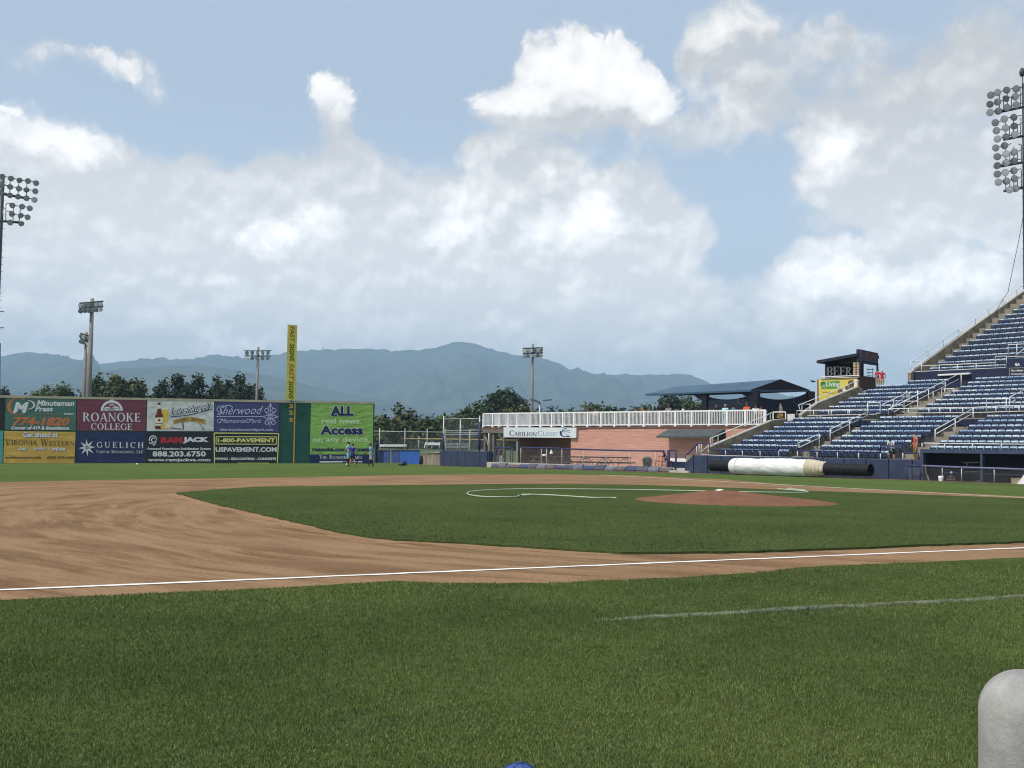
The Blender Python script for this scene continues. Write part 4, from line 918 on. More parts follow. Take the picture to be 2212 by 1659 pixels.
for i, (x0, x1, yt, dep, kind, lab) in enumerate(TREES):
    c = at((x0+x1)/2, yt, dep); top = c[2]; w_ = (x1-x0)/2*dep/FPX
    zlow = max(.2, top-(2.0 if 'big round' in lab else 2.7)*w_) if kind != 'pine' else max(.8, top-4.2*w_)
    zc, rz = (top+zlow)/2, (top-zlow)/2
    base = V(c[0], c[1], -1.15); t = thing('tree', lab, 'tree', base, 'trees beyond the ball park')
    leaf = .30 if kind != 'pine' else .26
    dn = max(140, min(800, 14*w_*rz))
    v, f = crown(c[0], c[1], zc, w_*(.96 if kind != 'pine' else 1.6), w_*.96, rz*.96, kind, 50+i, leaf, dn*(1.6 if 'big round' in lab else 1), .15 if 'round dark' in lab and 'big' in lab else 1.0)
    me = bpy.data.meshes.new('crown'); fastmesh(me, v-base, f); me.materials.append(LEAF[kind]); o = bpy.data.objects.new('crown', me); COL.objects.link(o); o.parent = t
    mb = MB(); mb.tube([base, V(c[0]+.1, c[1], zc*.5), V(c[0], c[1]+.15, top-rz*.35)], [.42, .3, .07], 7)
    for k in range(6):
        a = k*1.05+i; z0 = zlow+(rz*1.2)*k/6; mb.tube([V(c[0], c[1], z0), V(c[0]+math.cos(a)*w_*.6, c[1]+math.sin(a)*w_*.6, z0+rz*.5)], [.14, .03], 5)
    mb.build('trunk', M_BARK, t)
# low scrub that closes the view under the far trees
r = np.random.default_rng(77); Pv = []; k0 = 0; Fv = []
for i in range(1500):
    px = r.uniform(790, 1600); dep = r.uniform(205, 225); c = at(px, 965, dep); hgt = r.uniform(3.5, 7.5) if px < 1000 else r.uniform(7.0, 9.4)+1.6*math.sin(px*.05)*math.sin(px*.021)
    v, f = crown(c[0], c[1], -1+hgt*.45, 2.6, 2.6, hgt*.55, 'oak', 900+i, .36, 10); Pv.append(v); Fv.append(f+k0); k0 += len(v)
me = bpy.data.meshes.new('undergrowth'); fastmesh(me, np.concatenate(Pv), np.concatenate(Fv)); me.materials.append(LEAF['oak']); o = bpy.data.objects.new('undergrowth', me); COL.objects.link(o)
tag(o, 'dense green scrub closing the view below the far trees', 'scrub', kind='stuff')

# ------------------------------------------------------------------ stands frame
QP = Plane(S.O, S.e2[:2], S.e1[:2])                       # planes square to the rows: QP.ab(px, py, a) gives (b, z)
def qw(px, py, a): b, z = QP.ab(px, py, a); return S.P(a, b, z)
def sw(v, x, y, b): px, py = D(v, x, y); return S.w(px, py, b)
def sa(v, x, y, b): px, py = D(v, x, y); return S.ab(px, py, b)
def gz(p): return float(zf(p[0], p[1]))
TR = 1.22
def fit_rows(pts, b0):
    r_ = [S.ab(x, y, b0+TR*i) for i, (x, y) in enumerate(pts)]; i = np.arange(len(pts))
    kz = np.polyfit(i, [q[1] for q in r_], 1); ka = np.polyfit(i, [q[0] for q in r_], 1); return ka, kz
LOWM = [(1558.3,968.7),(1580.7,958.9),(1604,949.2),(1625.6,939.4),(1649,930.6),(1670.5,920.9),(1692.9,911.1),(1716.4,901.3)]
MIDM = [(1769,887),(1789.2,876),(1813,867.1),(1834.8,858.1),(1854.6,849.2),(1872.5,840.8),(1891.3,832.8)]
UPM = [(2008,794.6),(2026.2,780.6),(2043.1,769.3),(2059.9,756.7),(2076.8,746.8),(2093.7,734.2),(2109.1,724.3),(2126,713.1),(2141.4,700.5),(2158.3,690.6),(2173.8,678),(2189.2,666.7),(2204.7,656.9)]
SECT = []
for nm, M_, b0, n in (('lower', LOWM, 1.2, 8), ('middle', MIDM, 12.6, 8), ('upper', UPM, 24.6, 19)):
    ka, kz = fit_rows(M_, b0); SECT.append(dict(nm=nm, b0=b0, n=n, a=lambda i, k=ka: k[0]*i+k[1], z=lambda i, k=kz: k[0]*i+k[1], rise=kz[0]))
def row_a(sec, i, px): return S.ab(px, 900, sec['b0']+TR*i)[0]
LO, MI, UP = SECT
seg = lambda sec, L: float(np.mean([row_a(sec, i, x) for i, x in L]))
A_end = seg(LO, [(1,1733),(2,1756),(3,1780),(5,1828)]); B_st = seg(LO, [(0,1745.6),(2,1793.4),(4,1839.3),(6,1884),(7,1906.8)])
B_end = seg(LO, [(3,2002),(5,2040),(7,2086)]); C_st = seg(LO, [(1,2007),(3,2049),(5,2094),(7,2137)])
M_end = seg(MI, [(0,1898),(1,1920),(6,2024)])+1.1; M_st = seg(MI, [(0,2023),(1,2044),(2,2064),(6,2110)])-1.3
AMAX = 40.0
stand = thing('grandstand', 'concrete grandstand with blue seats climbing from a navy padded wall to the right', 'grandstand', S.P(10, 12, -.3))
def terrace(sec, name, a0, a1, front, first=0):
    mb = MB(); z0 = sec['z'](0)-.82
    for i in range(first, sec['n']):
        zfl = sec['z'](i)-.82; b0 = sec['b0']+TR*i-.95; b1 = b0+TR
        if i == 0: b0 = front
        zl = zfl-sec['rise']-.05
        mb.obox(S.P(a0, b0, zl), S.e1*(a1-a0), S.e2*(b1-b0+.02), V(0, 0, zfl-zl), 0)
    mb.build(name, M_CONC, stand)
aDg = S.ab(1988, 980, -.12)[0]
terrace(LO, 'lower_terrace', LO['a'](0)-1.2, aDg, .32); terrace(LO, 'lower_terrace', aDg, AMAX, .32, 1)
z_lo_top = LO['z'](7)-.82; z_mi0 = MI['z'](0)-.82; b_ais = LO['b0']+TR*7+.55; z_ais = z_mi0-.12
mb = MB(); mb.obox(S.P(LO['a'](0)-1.2, b_ais, z_lo_top-.5), S.e1*AMAX, S.e2*.12, V(0, 0, z_ais-z_lo_top+.5)); mb.build('aisle_wall', M_NAVY, stand)
mb = MB(); mb.obox(S.P(LO['a'](0)-1.2, b_ais+.12, z_ais-.25), S.e1*AMAX, S.e2*(MI['b0']-.9-b_ais), V(0, 0, .25)); mb.build('cross_aisle', M_CONC, stand)
aM0 = MI['a'](0)-.75
terrace(MI, 'middle_terrace', aM0, AMAX, MI['b0']-1.05)
b_nav = UP['b0']-1.15; z_up0 = UP['z'](0)-.82; aU = UP['a'](0)-.9
z_mtop = MI['z'](7)-.82
mb = MB(); mb.obox(S.P(aM0-4, MI['b0']+TR*7+.2, z_mtop-.3), S.e1*(AMAX+4), S.e2*(b_nav-MI['b0']-TR*7), V(0, 0, .3)); mb.build('upper_concourse', M_CONC, stand)
terrace(UP, 'upper_terrace', aU, AMAX+5, b_nav+.3)
aN = S.ab(*D('i', 78, 800), b_nav)[0]
mb = MB(); zt_n = S.ab(*D('i', 1000, 745), b_nav)[1]; mb.obox(S.P(aN, b_nav, z_mtop-.2), S.e1*(AMAX-aN), S.e2*.3, V(0, 0, zt_n-z_mtop+.2)); mb.build('navy_wall', M_NAVY, stand)
# parapets at the left ends of the three banks
def parapet(a, pts, low, name, th=.3):
    bz = [QP.ab(*p, a) for p in pts]; mb = MB()
    poly = [S.P(a, b, z) for b, z in bz]+[S.P(a, b, low(b)) for b, z in bz[::-1]]
    mb.prism(poly, -S.e1*th); mb.build(name, M_PARAPET, stand)
    mb = MB()
    for (b0, z0), (b1, z1) in zip(bz[:-1], bz[1:]): mb.prism([S.P(a+.03, b0, z0), S.P(a+.03, b1, z1), S.P(a+.03, b1, z1+.07), S.P(a+.03, b0, z0+.07)], -S.e1*(th+.06))
    mb.build(name+'_coping', M_CAPCONC, stand)
aP1 = LO['a'](0)-.62; aP2 = aM0+.12; aP3 = aU+.1
parapet(aP1, [D('m', 275, 985), D('m', 1335, 535), D('m', 1470, 475), D('f', 880, 905)], lambda b: -.6, 'parapet')
parapet(aP2, [D('f', 1060, 855), D('n', 230, 1372), D('n', 1112, 1022), D('n', 1200, 1090)], lambda b: 1.5, 'parapet')
parapet(aP3, [D('i', 125, 790), D('i', 170, 760), D('i', 1190, 8), D('g', 1351, 95), (2320, 548)], lambda b: z_mtop, 'parapet')
# aisle steps
for sec, a0, a1 in ((LO, A_end+.1, B_st-.3), (LO, B_end+.1, C_st-.3), (MI, M_end+.1, M_st-.3)):
    for i in range(1, sec['n']):
        zfl = sec['z'](i)-.82; mb = MB(); mb.obox(S.P(a0, sec['b0']+TR*i-.95-.42, zfl-sec['rise']), S.e1*(a1-a0), S.e2*.42, V(0, 0, sec['rise']*.52)); mb.build('aisle_step', M_CONC, stand)
# bulkhead of the stair that comes out of the upper bank
b_bk = b_nav-.5; Bd = Board(S, b_bk, 'i')
P = [Bd.xy(1893, 522), Bd.xy(2500, 500), Bd.xy(2500, 860), Bd.xy(1893, 868)]
mb = MB(); mb.prism(P, S.e2*2.2); mb.build('stair_bulkhead', M_NAVY, stand)
mb = MB(); Bd.text(mb, 'GA', (2042,602,2136,660), bold=.05); mb.build('section_letters', INK['white'], stand)
sg = thing('wall_sign', 'dark sign with pale frame and small white writing on the navy bulkhead', 'sign', Bd.xy(2100, 860))
mb = MB(); mb.prism([Bd.xy(1938, 696), Bd.xy(2480, 680), Bd.xy(2480, 868), Bd.xy(1938, 878)], -S.e2*.03); mb.build('board', mat('sign_dark', (.022, .02, .026), .5), sg)
mb = MB(); Bd.line(mb, [(1942,880), (1942,700), (2480,684)], 9, lift=.04); mb.build('frame', INK['grey'], sg)
mb = MB(); Bd.text(mb, 'The Official Sports', (1966,730,2330,772,-4), bold=.03, lift=.045); mb.build('lettering', INK['white'], sg)
mb = MB(); Bd.text(mb, 'Development', (1974,792,2205,832,-4), bold=.03, lift=.045); mb.build('lettering', INK['lilac'], sg)
mb = MB(); Bd = Board(S, b_nav, 'i'); p0, p1 = Bd.xy(660, 846), Bd.xy(1245, 815); mb.prism([p0, p1, p1+V(0, 0, .13), p0+V(0, 0, .13)], -S.e2*.35); tag(mb.build('ledge_lamp', M_RAILW, loc=p0), 'long pale lamp strip fixed across the navy wall', 'lamp')

# ------------------------------------------------------------------ seats
M_SEATB = None
def seat_plastic():
    m = bpy.data.materials.new('sun_faded_lit_seat_plastic'); m.use_nodes = True; t = m.node_tree; b = t.nodes['Principled BSDF']; b.inputs['Roughness'].default_value = .42
    p = N(t, 'ShaderNodeNewGeometry').outputs['Position']
    n = N(t, 'ShaderNodeTexNoise'); n.inputs['Scale'].default_value = 1.25; n.inputs['Detail'].default_value = 2; t.links.new(p, n.inputs['Vector'])
    n2 = N(t, 'ShaderNodeTexNoise'); n2.inputs['Scale'].default_value = .16; n2.inputs['Detail'].default_value = 2; t.links.new(p, n2.inputs['Vector'])
    c = mixc(t, mrange(t, math_n(t, 'ADD', n.outputs['Fac'], math_n(t, 'MULTIPLY', n2.outputs['Fac'], .5)), .62, .86, 0, 1), (.10, .19, .35), (.36, .46, .54))  # sun-faded plastic, with skylight on the leaning backs put into the pale tone
    t.links.new(c, b.inputs['Base Color']); return m
M_SEATB = seat_plastic()
M_PAN = mat('shaded_navy_seat_plastic', (.008, .015, .040), .5, .25, 1.5, col2=(.013, .024, .058))  # navy, with the shade of the under-tilted pan put into the colour
M_PLATE = mat('seat_number_plate', (.75, .76, .78), .4, .05, 5.0)
def seat_parts():
    W2 = .225; bk, pn, fr, pl = MB(), MB(), MB(), MB()
    n = 5; G = []
    for j, (z, y) in enumerate(((.44, .20), (.60, .215), (.74, .27), (.82, .325))):
        G.append([V(-W2+2*W2*i/(n-1), y+.035*(1-(2*i/(n-1)-1)**2)-(.0), z-(.012*abs(2*i/(n-1)-1) if j == 3 else 0)) for i in range(n)])
    for j in range(3):
        for i in range(n-1):
            bk.quad(G[j][i], G[j][i+1], G[j+1][i+1], G[j+1][i]); o = V(0, .03, -.005); bk.quad(G[j][i+1]+o, G[j][i]+o, G[j+1][i]+o, G[j+1][i+1]+o)
    for i in range(n-1): o = V(0, .03, -.005); bk.quad(G[3][i], G[3][i+1], G[3][i+1]+o, G[3][i]+o)
    bk.sm = [True]*len(bk.f)
    pl.obox((.15, .268, .765), (.05, 0, 0), (0, .014, .035), (0, -.012, .006))
    pn.obox((-W2+.006, .06, .40), (2*W2-.012, 0, 0), (0, .06, .29), (0, .035, -.008)); pn.obox((-W2+.015, .115, .68), (2*W2-.03, 0, 0), (0, .07, .015), (0, .0, .018))
    for sx in (-1, 1):
        fr.obox((sx*.25-.018, .12, 0), (.036, 0, 0), (0, .05, 0), (0, .03, .46)); fr.obox((sx*.25-.022, -.02, .56), (.044, 0, 0), (0, .28, 0), (0, 0, .035)); fr.obox((sx*.25-.018, .16, .44), (.036, 0, 0), (0, .05, 0), (0, .07, .3))
    fr.obox((-.26, .15, .36), (.52, 0, 0), (0, .04, 0), (0, 0, .04))
    return bk, pn, fr, pl
_sp = seat_parts()
proto = thing('stadium_seat', '', 'seat', (0, 0, 0))
for mb_, nm, mt in zip(_sp, ('backrest', 'seat_pan', 'frame', 'number_plate'), (M_SEATB, M_PAN, M_NAVY, M_PLATE)): mb_.build(nm, mt, proto, local=True)
ROT = math.atan2(S.e1[1], S.e1[0])
ORD = 'first second third fourth fifth sixth seventh eighth ninth tenth eleventh twelfth thirteenth fourteenth fifteenth sixteenth seventeenth eighteenth nineteenth twentieth twenty-first twenty-second twenty-third twenty-fourth twenty-fifth twenty-sixth twenty-seventh twenty-eighth twenty-ninth thirtieth'.split()
SPOTS = []
def proj(p):
    d = np.asarray(p)-CAM; z = d@FWD; return PW/2+FPX*(d@RGT)/z, PH/2-FPX*(d@UPV)/z, z
def block(sec, a0f, a1f, where, rows=None):
    for i in range(sec['n']) if rows is None else rows:
        a0 = a0f(i) if callable(a0f) else a0f; a1 = a1f(i) if callable(a1f) else a1f; k = 0; a = a0+.255
        while a < a1-.2:
            p = S.P(a, sec['b0']+TR*i-.30, sec['z'](i)-.82); x, y, z = proj(p+V(0, 0, .75))
            if x < 2300: SPOTS.append((z, x < 2216, p, f'{ORD[min(k,29)]} seat from the left in the {ORD[i]} row, {where}'))
            k += 1; a += .51
a1lo = lambda i: LO['a'](i)
block(LO, a1lo, A_end, 'lower block at the tarp end'); block(LO, B_st, B_end, 'lower middle block'); block(LO, C_st, 34, 'block above the dugout', range(1, 8))
block(MI, lambda i: MI['a'](i) if i < 7 else MI['a'](7)+2.2, M_end, 'block below the beer stand'); block(MI, M_st, 34, 'block below the navy wall', range(0, 8)); block(UP, lambda i: UP['a'](i), 34, 'upper deck')
vis = sorted([s_ for s_ in SPOTS if s_[1]], key=lambda s_: s_[0])
single = vis[:296]; rest = vis[296:]+[s_ for s_ in SPOTS if not s_[1]]
for k, (z, _, p, lab) in enumerate(single):
    o = proto if k == 0 else copy_tree(proto)
    o.location = tuple(p); o.rotation_euler = (0, 0, ROT); o['label'] = lab; o['group'] = 'blue folding seats of the grandstand'
c_, s_n = math.cos(ROT), math.sin(ROT); big = MB()
for z, _, p, lab in rest:
    for mi, mb_ in enumerate(_sp):
        v = [(p[0]+c_*x-s_n*y, p[1]+s_n*x+c_*y, p[2]+zz) for x, y, zz in mb_.v]; big.add(v, mb_.f, mi, mi == 0)
o = big.build('stadium_seats', [M_SEATB, M_PAN, M_NAVY, M_PLATE]); tag(o, 'farther rows of blue folding seats filling the middle and upper banks', 'seats', kind='stuff')

# ------------------------------------------------------------------ rails
def rail(label, tops, posts, bots=(), b=0.0, m=None, r=.03, name='guard_rail', cat='railing', group='white pipe railings', topm=None, topr=None, plane='S', pm=None):
    f = (lambda v, x, y: sw(v, x, y, b)) if plane == 'S' else (lambda v, x, y: qw(*D(v, x, y), b))
    if callable(b): f = lambda v, x, y: S.w(*D(v, x, y), b(D(v, x, y)[0]))
    m = m or M_RAILW; allp = [f(*q) for L in tops for q in L]
    base = V(*allp[0]); base[2] = min(p[2] for p in allp)
    t = thing(name, label, cat, base, group)
    for L in tops: mb = MB(); mb.tube([f(*q) for q in L], topr or r, 7); mb.build('top_rail', topm or m, t)
    for L in bots: mb = MB(); mb.tube([f(*q) for q in L], r*.9, 6); mb.build('lower_rail', m, t)
    for q0, q1 in posts: mb = MB(); mb.tube([f(*q0), f(*q1)], r, 6); mb.build('post', pm or m, t)
    return t
vp = lambda v, x, y0, y1: ((v, x, y0), (v, x, y1))
# front row, above the padded wall
rail('white pipe rail with blue foam top before the block at the tarp end', [[('m',255,1028),('m',500,1030),('f',800,1245)], [('f',805,1245),('f',805,1180),('f',1015,1178),('f',1018,1250)]],
     [vp('m',242,1030,1170), vp('m',570,1030,1170), vp('m',895,1035,1175), vp('m',1235,1045,1180), vp('f',805,1180,1335), vp('f',1012,1250,1340)], [[('m',100,1128),('f',600,1315),('f',1018,1325)]], .25, topm=M_BLUEF, topr=.055)
rail('white pipe rail with blue foam top in front of the lower middle block', [[('f',1018,1250),('f',1250,1253),('g',245,1330)], [('g',245,1335),('g',247,1280),('g',428,1282),('g',432,1335),('g',540,1338),('g',545,1395)]],
     [vp('f',1230,1255,1345), vp('f',1455,1258,1350), vp('g',80,1330,1390), vp('g',247,1335,1395), vp('g',420,1335,1395)], [[('f',1018,1325),('f',1690,1345),('g',250,1390),('g',530,1392)]], .25, topm=M_BLUEF, topr=.055)
rail('sloping blue foam rail at the left corner of the padded wall', [[('r',487,1190),('r',482,1130),('r',720,885),('r',922,885),('r',925,1008)]], [vp('r',735,900,1120), vp('r',775,905,1120), vp('r',912,905,1120), vp('r',690,950,1130)], [[('r',765,1060),('r',905,940)], [('r',765,1112),('r',920,1112)]], .22, topm=M_BLUEF, topr=.06)
rail('white rail along the front edge of the dugout roof', [[('j',815,300),('j',2240,312)], [('j',440,293),('j',812,300)]], [vp('j',812,300,398), vp('j',1300,308,405), vp('j',1812,310,412), vp('j',408,290,388)], (), .15)
# rails on the sloping parapets
rail('sloping white rail on the lowest concrete parapet', [[('m',278,972),('m',276,812),('m',1380,358),('m',1462,310)]], [vp('m',315,800,965), vp('m',425,762,905), vp('m',765,610,755), vp('m',1100,480,608), vp('m',1430,325,470)], [[('m',278,958),('m',1330,520),('m',1462,455)]], aP1-.15, plane='Q', r=.035)
rail('long sloping white rail on the middle parapet beside the yellow poster', [[('f',1058,855),('f',1025,745),('n',460,1150),('n',1085,880),('n',1120,880)], [('f',1040,735),('f',1158,733),('f',1160,855)]], [vp('n',465,1150,1290), vp('n',765,1020,1150), vp('n',1092,880,1015), vp('f',1062,738,855)], [[('f',1090,800),('n',230,1360),('n',1110,1010)]], aP2-.12, plane='Q', r=.035)
rail('long sloping white rail climbing the parapet of the upper deck', [[('i',125,770),('i',118,575),('i',165,560),('g',850,385)], [('g',868,378),('g',1190,150)], [('g',1205,140),('g',1350,40)]],
     [vp('i',178,575,770), vp('g',612,552,600), vp('g',730,468,520), vp('g',850,385,435), vp('g',868,378,425), vp('g',978,300,345), vp('g',1081,225,270), vp('g',1190,150,200), vp('g',1205,140,185), vp('g',1295,75,122)], [[('i',150,740),('i',320,590),('g',850,430)]], aP3-.12, plane='Q', r=.035)
rail('white rail guarding the front of the upper deck above the navy wall', [[('i',118,575),('i',320,570)], [('i',320,660),('i',1680,600)], [('i',1685,705),('i',1685,485),('i',1888,478),('i',1888,700)]], [vp('i',318,575,780), vp('i',650,645,765), vp('i',985,628,750), vp('i',1330,615,730)], [[('i',130,770),('i',1885,690)]], b_nav+.12, r=.036)
rail('white box rail on top of the bulkhead lettered GA', [[('i',1922,505),('i',1922,268),('i',2300,252)]], [vp('i',2080,262,490)], [[('i',1900,490),('i',2300,478)], [('i',2060,470),('i',2230,330)]], b_nav-.35, r=.036)
# cross aisle rails
b_r = b_ais+.06
rail('white rail along the cross aisle over the lower block at the tarp end', [[('f',1005,862),('f',1006,808),('n',1310,1500)]], [vp('n',130,1525,1655), vp('n',460,1518,1645), vp('n',515,1515,1645), vp('n',880,1508,1635), vp('n',915,1508,1635), vp('n',1310,1360,1655), vp('n',55,1390,1640)], [[('n',0,1640),('n',1310,1612)], [('n',0,1395),('n',60,1392)]], b_r, r=.036)
rail('white box rail round the landing right of the cross aisle stair', [[('n',1308,1362),('n',1580,1358),('n',1580,1590),('n',1500,1588)]], [vp('n',1312,1362,1650)], [[('n',1320,1612),('n',1510,1608)]], b_r+.1, r=.036)
rail('white rail along the cross aisle over the lower middle block', [[('o',380,360),('o',380,245),('o',945,232),('g',960,985)], [('o',685,300),('o',685,98),('o',945,95),('o',945,345)]], [vp('o',765,240,345), vp('o',1160,232,342), vp('o',1370,225,338), vp('o',1572,222,338), vp('g',880,988,1030), vp('g',960,985,1110)], [[('o',640,305),('o',700,303)], [('o',765,325),('g',960,1025)]], b_r, r=.036)
rail('white rail along the cross aisle at the right edge of the photo', [[('g',960,985),('g',1140,975),('g',1400,968)], [('g',1065,1025),('g',1063,920),('g',1240,918),('g',1240,1028)]], [vp('g',1135,978,1022), vp('g',1215,920,1020), vp('g',1313,972,1015)], [[('g',960,1025),('g',1400,1012)]], b_r, r=.036)
# sloping aisle handrails
bl = lambda i, sec=LO: sec['b0']+TR*i-.4
def hand(label, p0, p1, q0, q1, b0, b1, posts):
    x0, x1 = D(*p0)[0], D(*p1)[0]; bb = lambda px: b0+(b1-b0)*(px-x0)/(x1-x0)
    return rail(label, [[p0, p1]], posts, [[q0, q1]], bb, r=.034, name='hand_rail', cat='handrail', group='sloping handrails on the seating stairs')
hand('low white handrail on the stair right of the tarp end block', ('f',1010,1172), ('f',1247,1066), ('f',1028,1215), ('f',1257,1108), bl(0.2), bl(3), [vp('f',1255,1066,1205), vp('f',1012,1172,1225)])
hand('upper white handrail on the same stair, reaching the cross aisle', ('f',1375,1012), ('n',1280,1570), ('f',1388,1055), ('n',1290,1640), bl(4), bl(8), [vp('f',1375,1012,1150), vp('f',1590,905,1068)])
hand('white handrail on the stair between the man in orange and the dugout block', ('g',668,1155), ('g',952,998), ('g',678,1186), ('g',945,1036), bl(2.5), bl(8), [vp('g',668,1155,1255), vp('g',822,1072,1190)])
hand('white handrail beside the two figures in red, below the beer stand', ('g',262,962), ('g',462,868), ('g',275,1030), ('g',465,880), bl(0, MI), bl(3, MI), [vp('g',350,925,985), vp('g',465,868,930), vp('g',472,868,930), vp('g',450,855,935), vp('g',533,852,950)])
hand('long white handrail on the middle stair up to the navy wall', ('g',305,1000), ('g',840,732), ('g',350,1020), ('g',850,766), bl(0, MI), bl(7.5, MI), [vp('g',617,850,945), vp('g',653,860,935), vp('g',745,790,885), vp('g',868,733,828), vp('g',535,900,1000)])
rail('white box rail at the foot of the block below the navy wall', [[('g',720,940),('g',718,843),('g',812,840),('g',812,905)]], [vp('g',742,845,880)], (), bl(2, MI), r=.034)
hand('white handrail at the right edge of the photo above the cross aisle', ('g',1240,905), ('g',1351,850), ('g',1245,950), ('g',1351,890), bl(1, MI), bl(4, MI), [vp('g',1243,905,960)])

# ------------------------------------------------------------------ padded front wall of the stands
pw_ = thing('padded_wall', 'low wall covered with navy vinyl pads below the first row of seats', 'padded wall', S.P(8, 0, -.2))
zt_p = 1.10
def pad(parent, a0, a1, z0, z1, b=0.0, th=.16, m=M_PADB, zl=None):
    mb = MB(); r_ = .045; zl = z1 if zl is None else zl
    prof = [(0, r_), (r_*.3, r_*.3), (r_, 0), (1, 0), (2, 0)]
    ins = [(.03, .05), (.008, .015), (0, 0)]
    rings = []
    for k, (di, db) in enumerate(((0.0, .06), (.012, .02), (.05, 0.0))):
        rings.append([S.P(a0+di, b+db, z0+di), S.P(a1-di, b+db, z0+di), S.P(a1-di, b+db, z1-di), S.P(a0+di, b+db, zl-di)])
    rings.insert(0, [p+S.e2*th for p in rings[0]])
    for A_, B2 in zip(rings[:-1], rings[1:]):
        for j in range(4): mb.quad(A_[j], A_[(j+1) % 4], B2[(j+1) % 4], B2[j])
    mb.quad(*rings[-1]); return mb.build('pad', m, parent)
seams = [S.ab(*D('m', x, 1300), 0)[0] for x in (-48, 222, 482, 746, 1022, 1302)]
d_ = 1.62; a_g = S.ab(1990, 1020, 0)[0]
while seams[-1]+1.2 < a_g: seams.append(min(a_g, seams[-1]+d_))
if a_g-seams[-1] > .1: seams.append(a_g)
gA = lambda a: gz(S.P(a, 0, 0))
for a0, a1 in zip(seams[:-1], seams[1:]): pad(pw_, a0+.02, a1-.02, gA(a0)-.03, zt_p)
a_l = S.ab(1478.5, 1000, 0)[0]; a_m = S.ab(1503.5, 1000, 0)[0]
zl_ = S.ab(*D('r', 445, 1270), 0)[1]; pad(pw_, a_l, seams[0]-.02, gA(0)-.03, zt_p+.02, zl=zl_)
mb = MB(); mb.obox(S.P(a_l, .16, -.6), S.e1*(a_g-a_l), S.e2*.3, V(0, 0, 1.68)); mb.build('backing', M_CONC, pw_)

# ------------------------------------------------------------------ dugout
dg = thing('dugout', 'sunken dugout with slate blue posts and roof edge under the right hand seats', 'dugout', S.P(24, .5, -.4))
M_DUG = mat('slate_blue_paint', (.045, .062, .11), .6, .15, 2.0); M_DIN = mat('dark_paint_and_shade', (.008, .010, .018), .8, .2, 1.0)  # near-black floor and back wall: dugout shade put into the colour
bd = -.12; Bd = Board(S, bd, 'j')
zr1 = Bd.xy(1300, 405)[2]; zr0 = Bd.xy(1300, 475)[2]; aD0 = S.ab(*D('j', 372, 500), bd)[0]; AD1 = 39.0
gD = gA(24)-.05
mb = MB(); mb.obox(S.P(aD0, bd, zr0), S.e1*(AD1-aD0), S.e2*.4, V(0, 0, zr1-zr0)); mb.build('roof_beam', M_DUG, dg)
mb = MB(); mb.obox(S.P(aD0, bd+.4, zr1-.14), S.e1*(AD1-aD0), S.e2*1.0, V(0, 0, .1)); mb.build('roof', M_CONC, dg)
for x0, x1 in ((372, 428), (1437, 1474), (2480, 2520)):
    a0, a1 = S.ab(*D('j', x0, 700), bd)[0], S.ab(*D('j', x1, 700), bd)[0]
    mb = MB(); mb.obox(S.P(a0, bd+.005, gD-.3), S.e1*(a1-a0), S.e2*.3, V(0, 0, zr0-gD+.3)); mb.build('pillar', M_DUG, dg)
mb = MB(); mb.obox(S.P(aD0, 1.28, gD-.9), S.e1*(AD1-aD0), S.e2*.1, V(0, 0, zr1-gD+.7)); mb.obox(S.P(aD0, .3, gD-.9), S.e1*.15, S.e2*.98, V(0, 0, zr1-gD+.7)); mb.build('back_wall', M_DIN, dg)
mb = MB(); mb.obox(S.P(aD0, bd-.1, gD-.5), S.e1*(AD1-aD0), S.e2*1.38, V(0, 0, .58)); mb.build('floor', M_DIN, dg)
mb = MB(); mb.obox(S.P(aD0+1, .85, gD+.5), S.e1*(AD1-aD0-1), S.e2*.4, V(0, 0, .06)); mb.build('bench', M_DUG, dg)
mb = MB(); p0, p1 = sw('j', 1130, 640, 1.15), sw('j', 1440, 632, 1.15); mb.tube([p0, p1], .04, 5); mb.tube([sw('j', 1205, 640, 1.15), sw('j', 1203, 740, 1.15)], .03, 5); mb.tube([sw('j', 1150, 800, 1.15), sw('j', 1420, 800, 1.15)], .03, 5); mb.build('bat_rack', M_STEEL, dg)
def chain(name):
    m = bpy.data.materials.new(name); m.use_nodes = True; t = m.node_tree; b = t.nodes['Principled BSDF']; b.inputs['Base Color'].default_value = (.25, .26, .26, 1); b.inputs['Roughness'].default_value = .5
    p = N(t, 'ShaderNodeNewGeometry').outputs['Position']; sx_ = N(t, 'ShaderNodeSeparateXYZ'); t.links.new(p, sx_.inputs[0])
    h = math_n(t, 'ADD', math_n(t, 'MULTIPLY', sx_.outputs['X'], .7), math_n(t, 'MULTIPLY', sx_.outputs['Y'], .9))
    f = None
    for sg_ in (1, -1):
        w = math_n(t, 'ABSOLUTE', math_n(t, 'SUBTRACT', math_n(t, 'FRACT', math_n(t, 'MULTIPLY', math_n(t, 'ADD', h, math_n(t, 'MULTIPLY', sx_.outputs['Z'], sg_)), 11.0)), .5))
        w = math_n(t, 'LESS_THAN', w, .026); f = w if f is None else math_n(t, 'MAXIMUM', f, w)
    tr = N(t, 'ShaderNodeBsdfTransparent'); mx = N(t, 'ShaderNodeMixShader'); t.links.new(f, mx.inputs[0]); t.links.new(tr.outputs[0], mx.inputs[1]); t.links.new(b.outputs[0], mx.inputs[2])
    t.links.new(mx.outputs[0], t.nodes['Material Output'].inputs['Surface']); return m
M_CHAIN = chain('chain_link_wire')
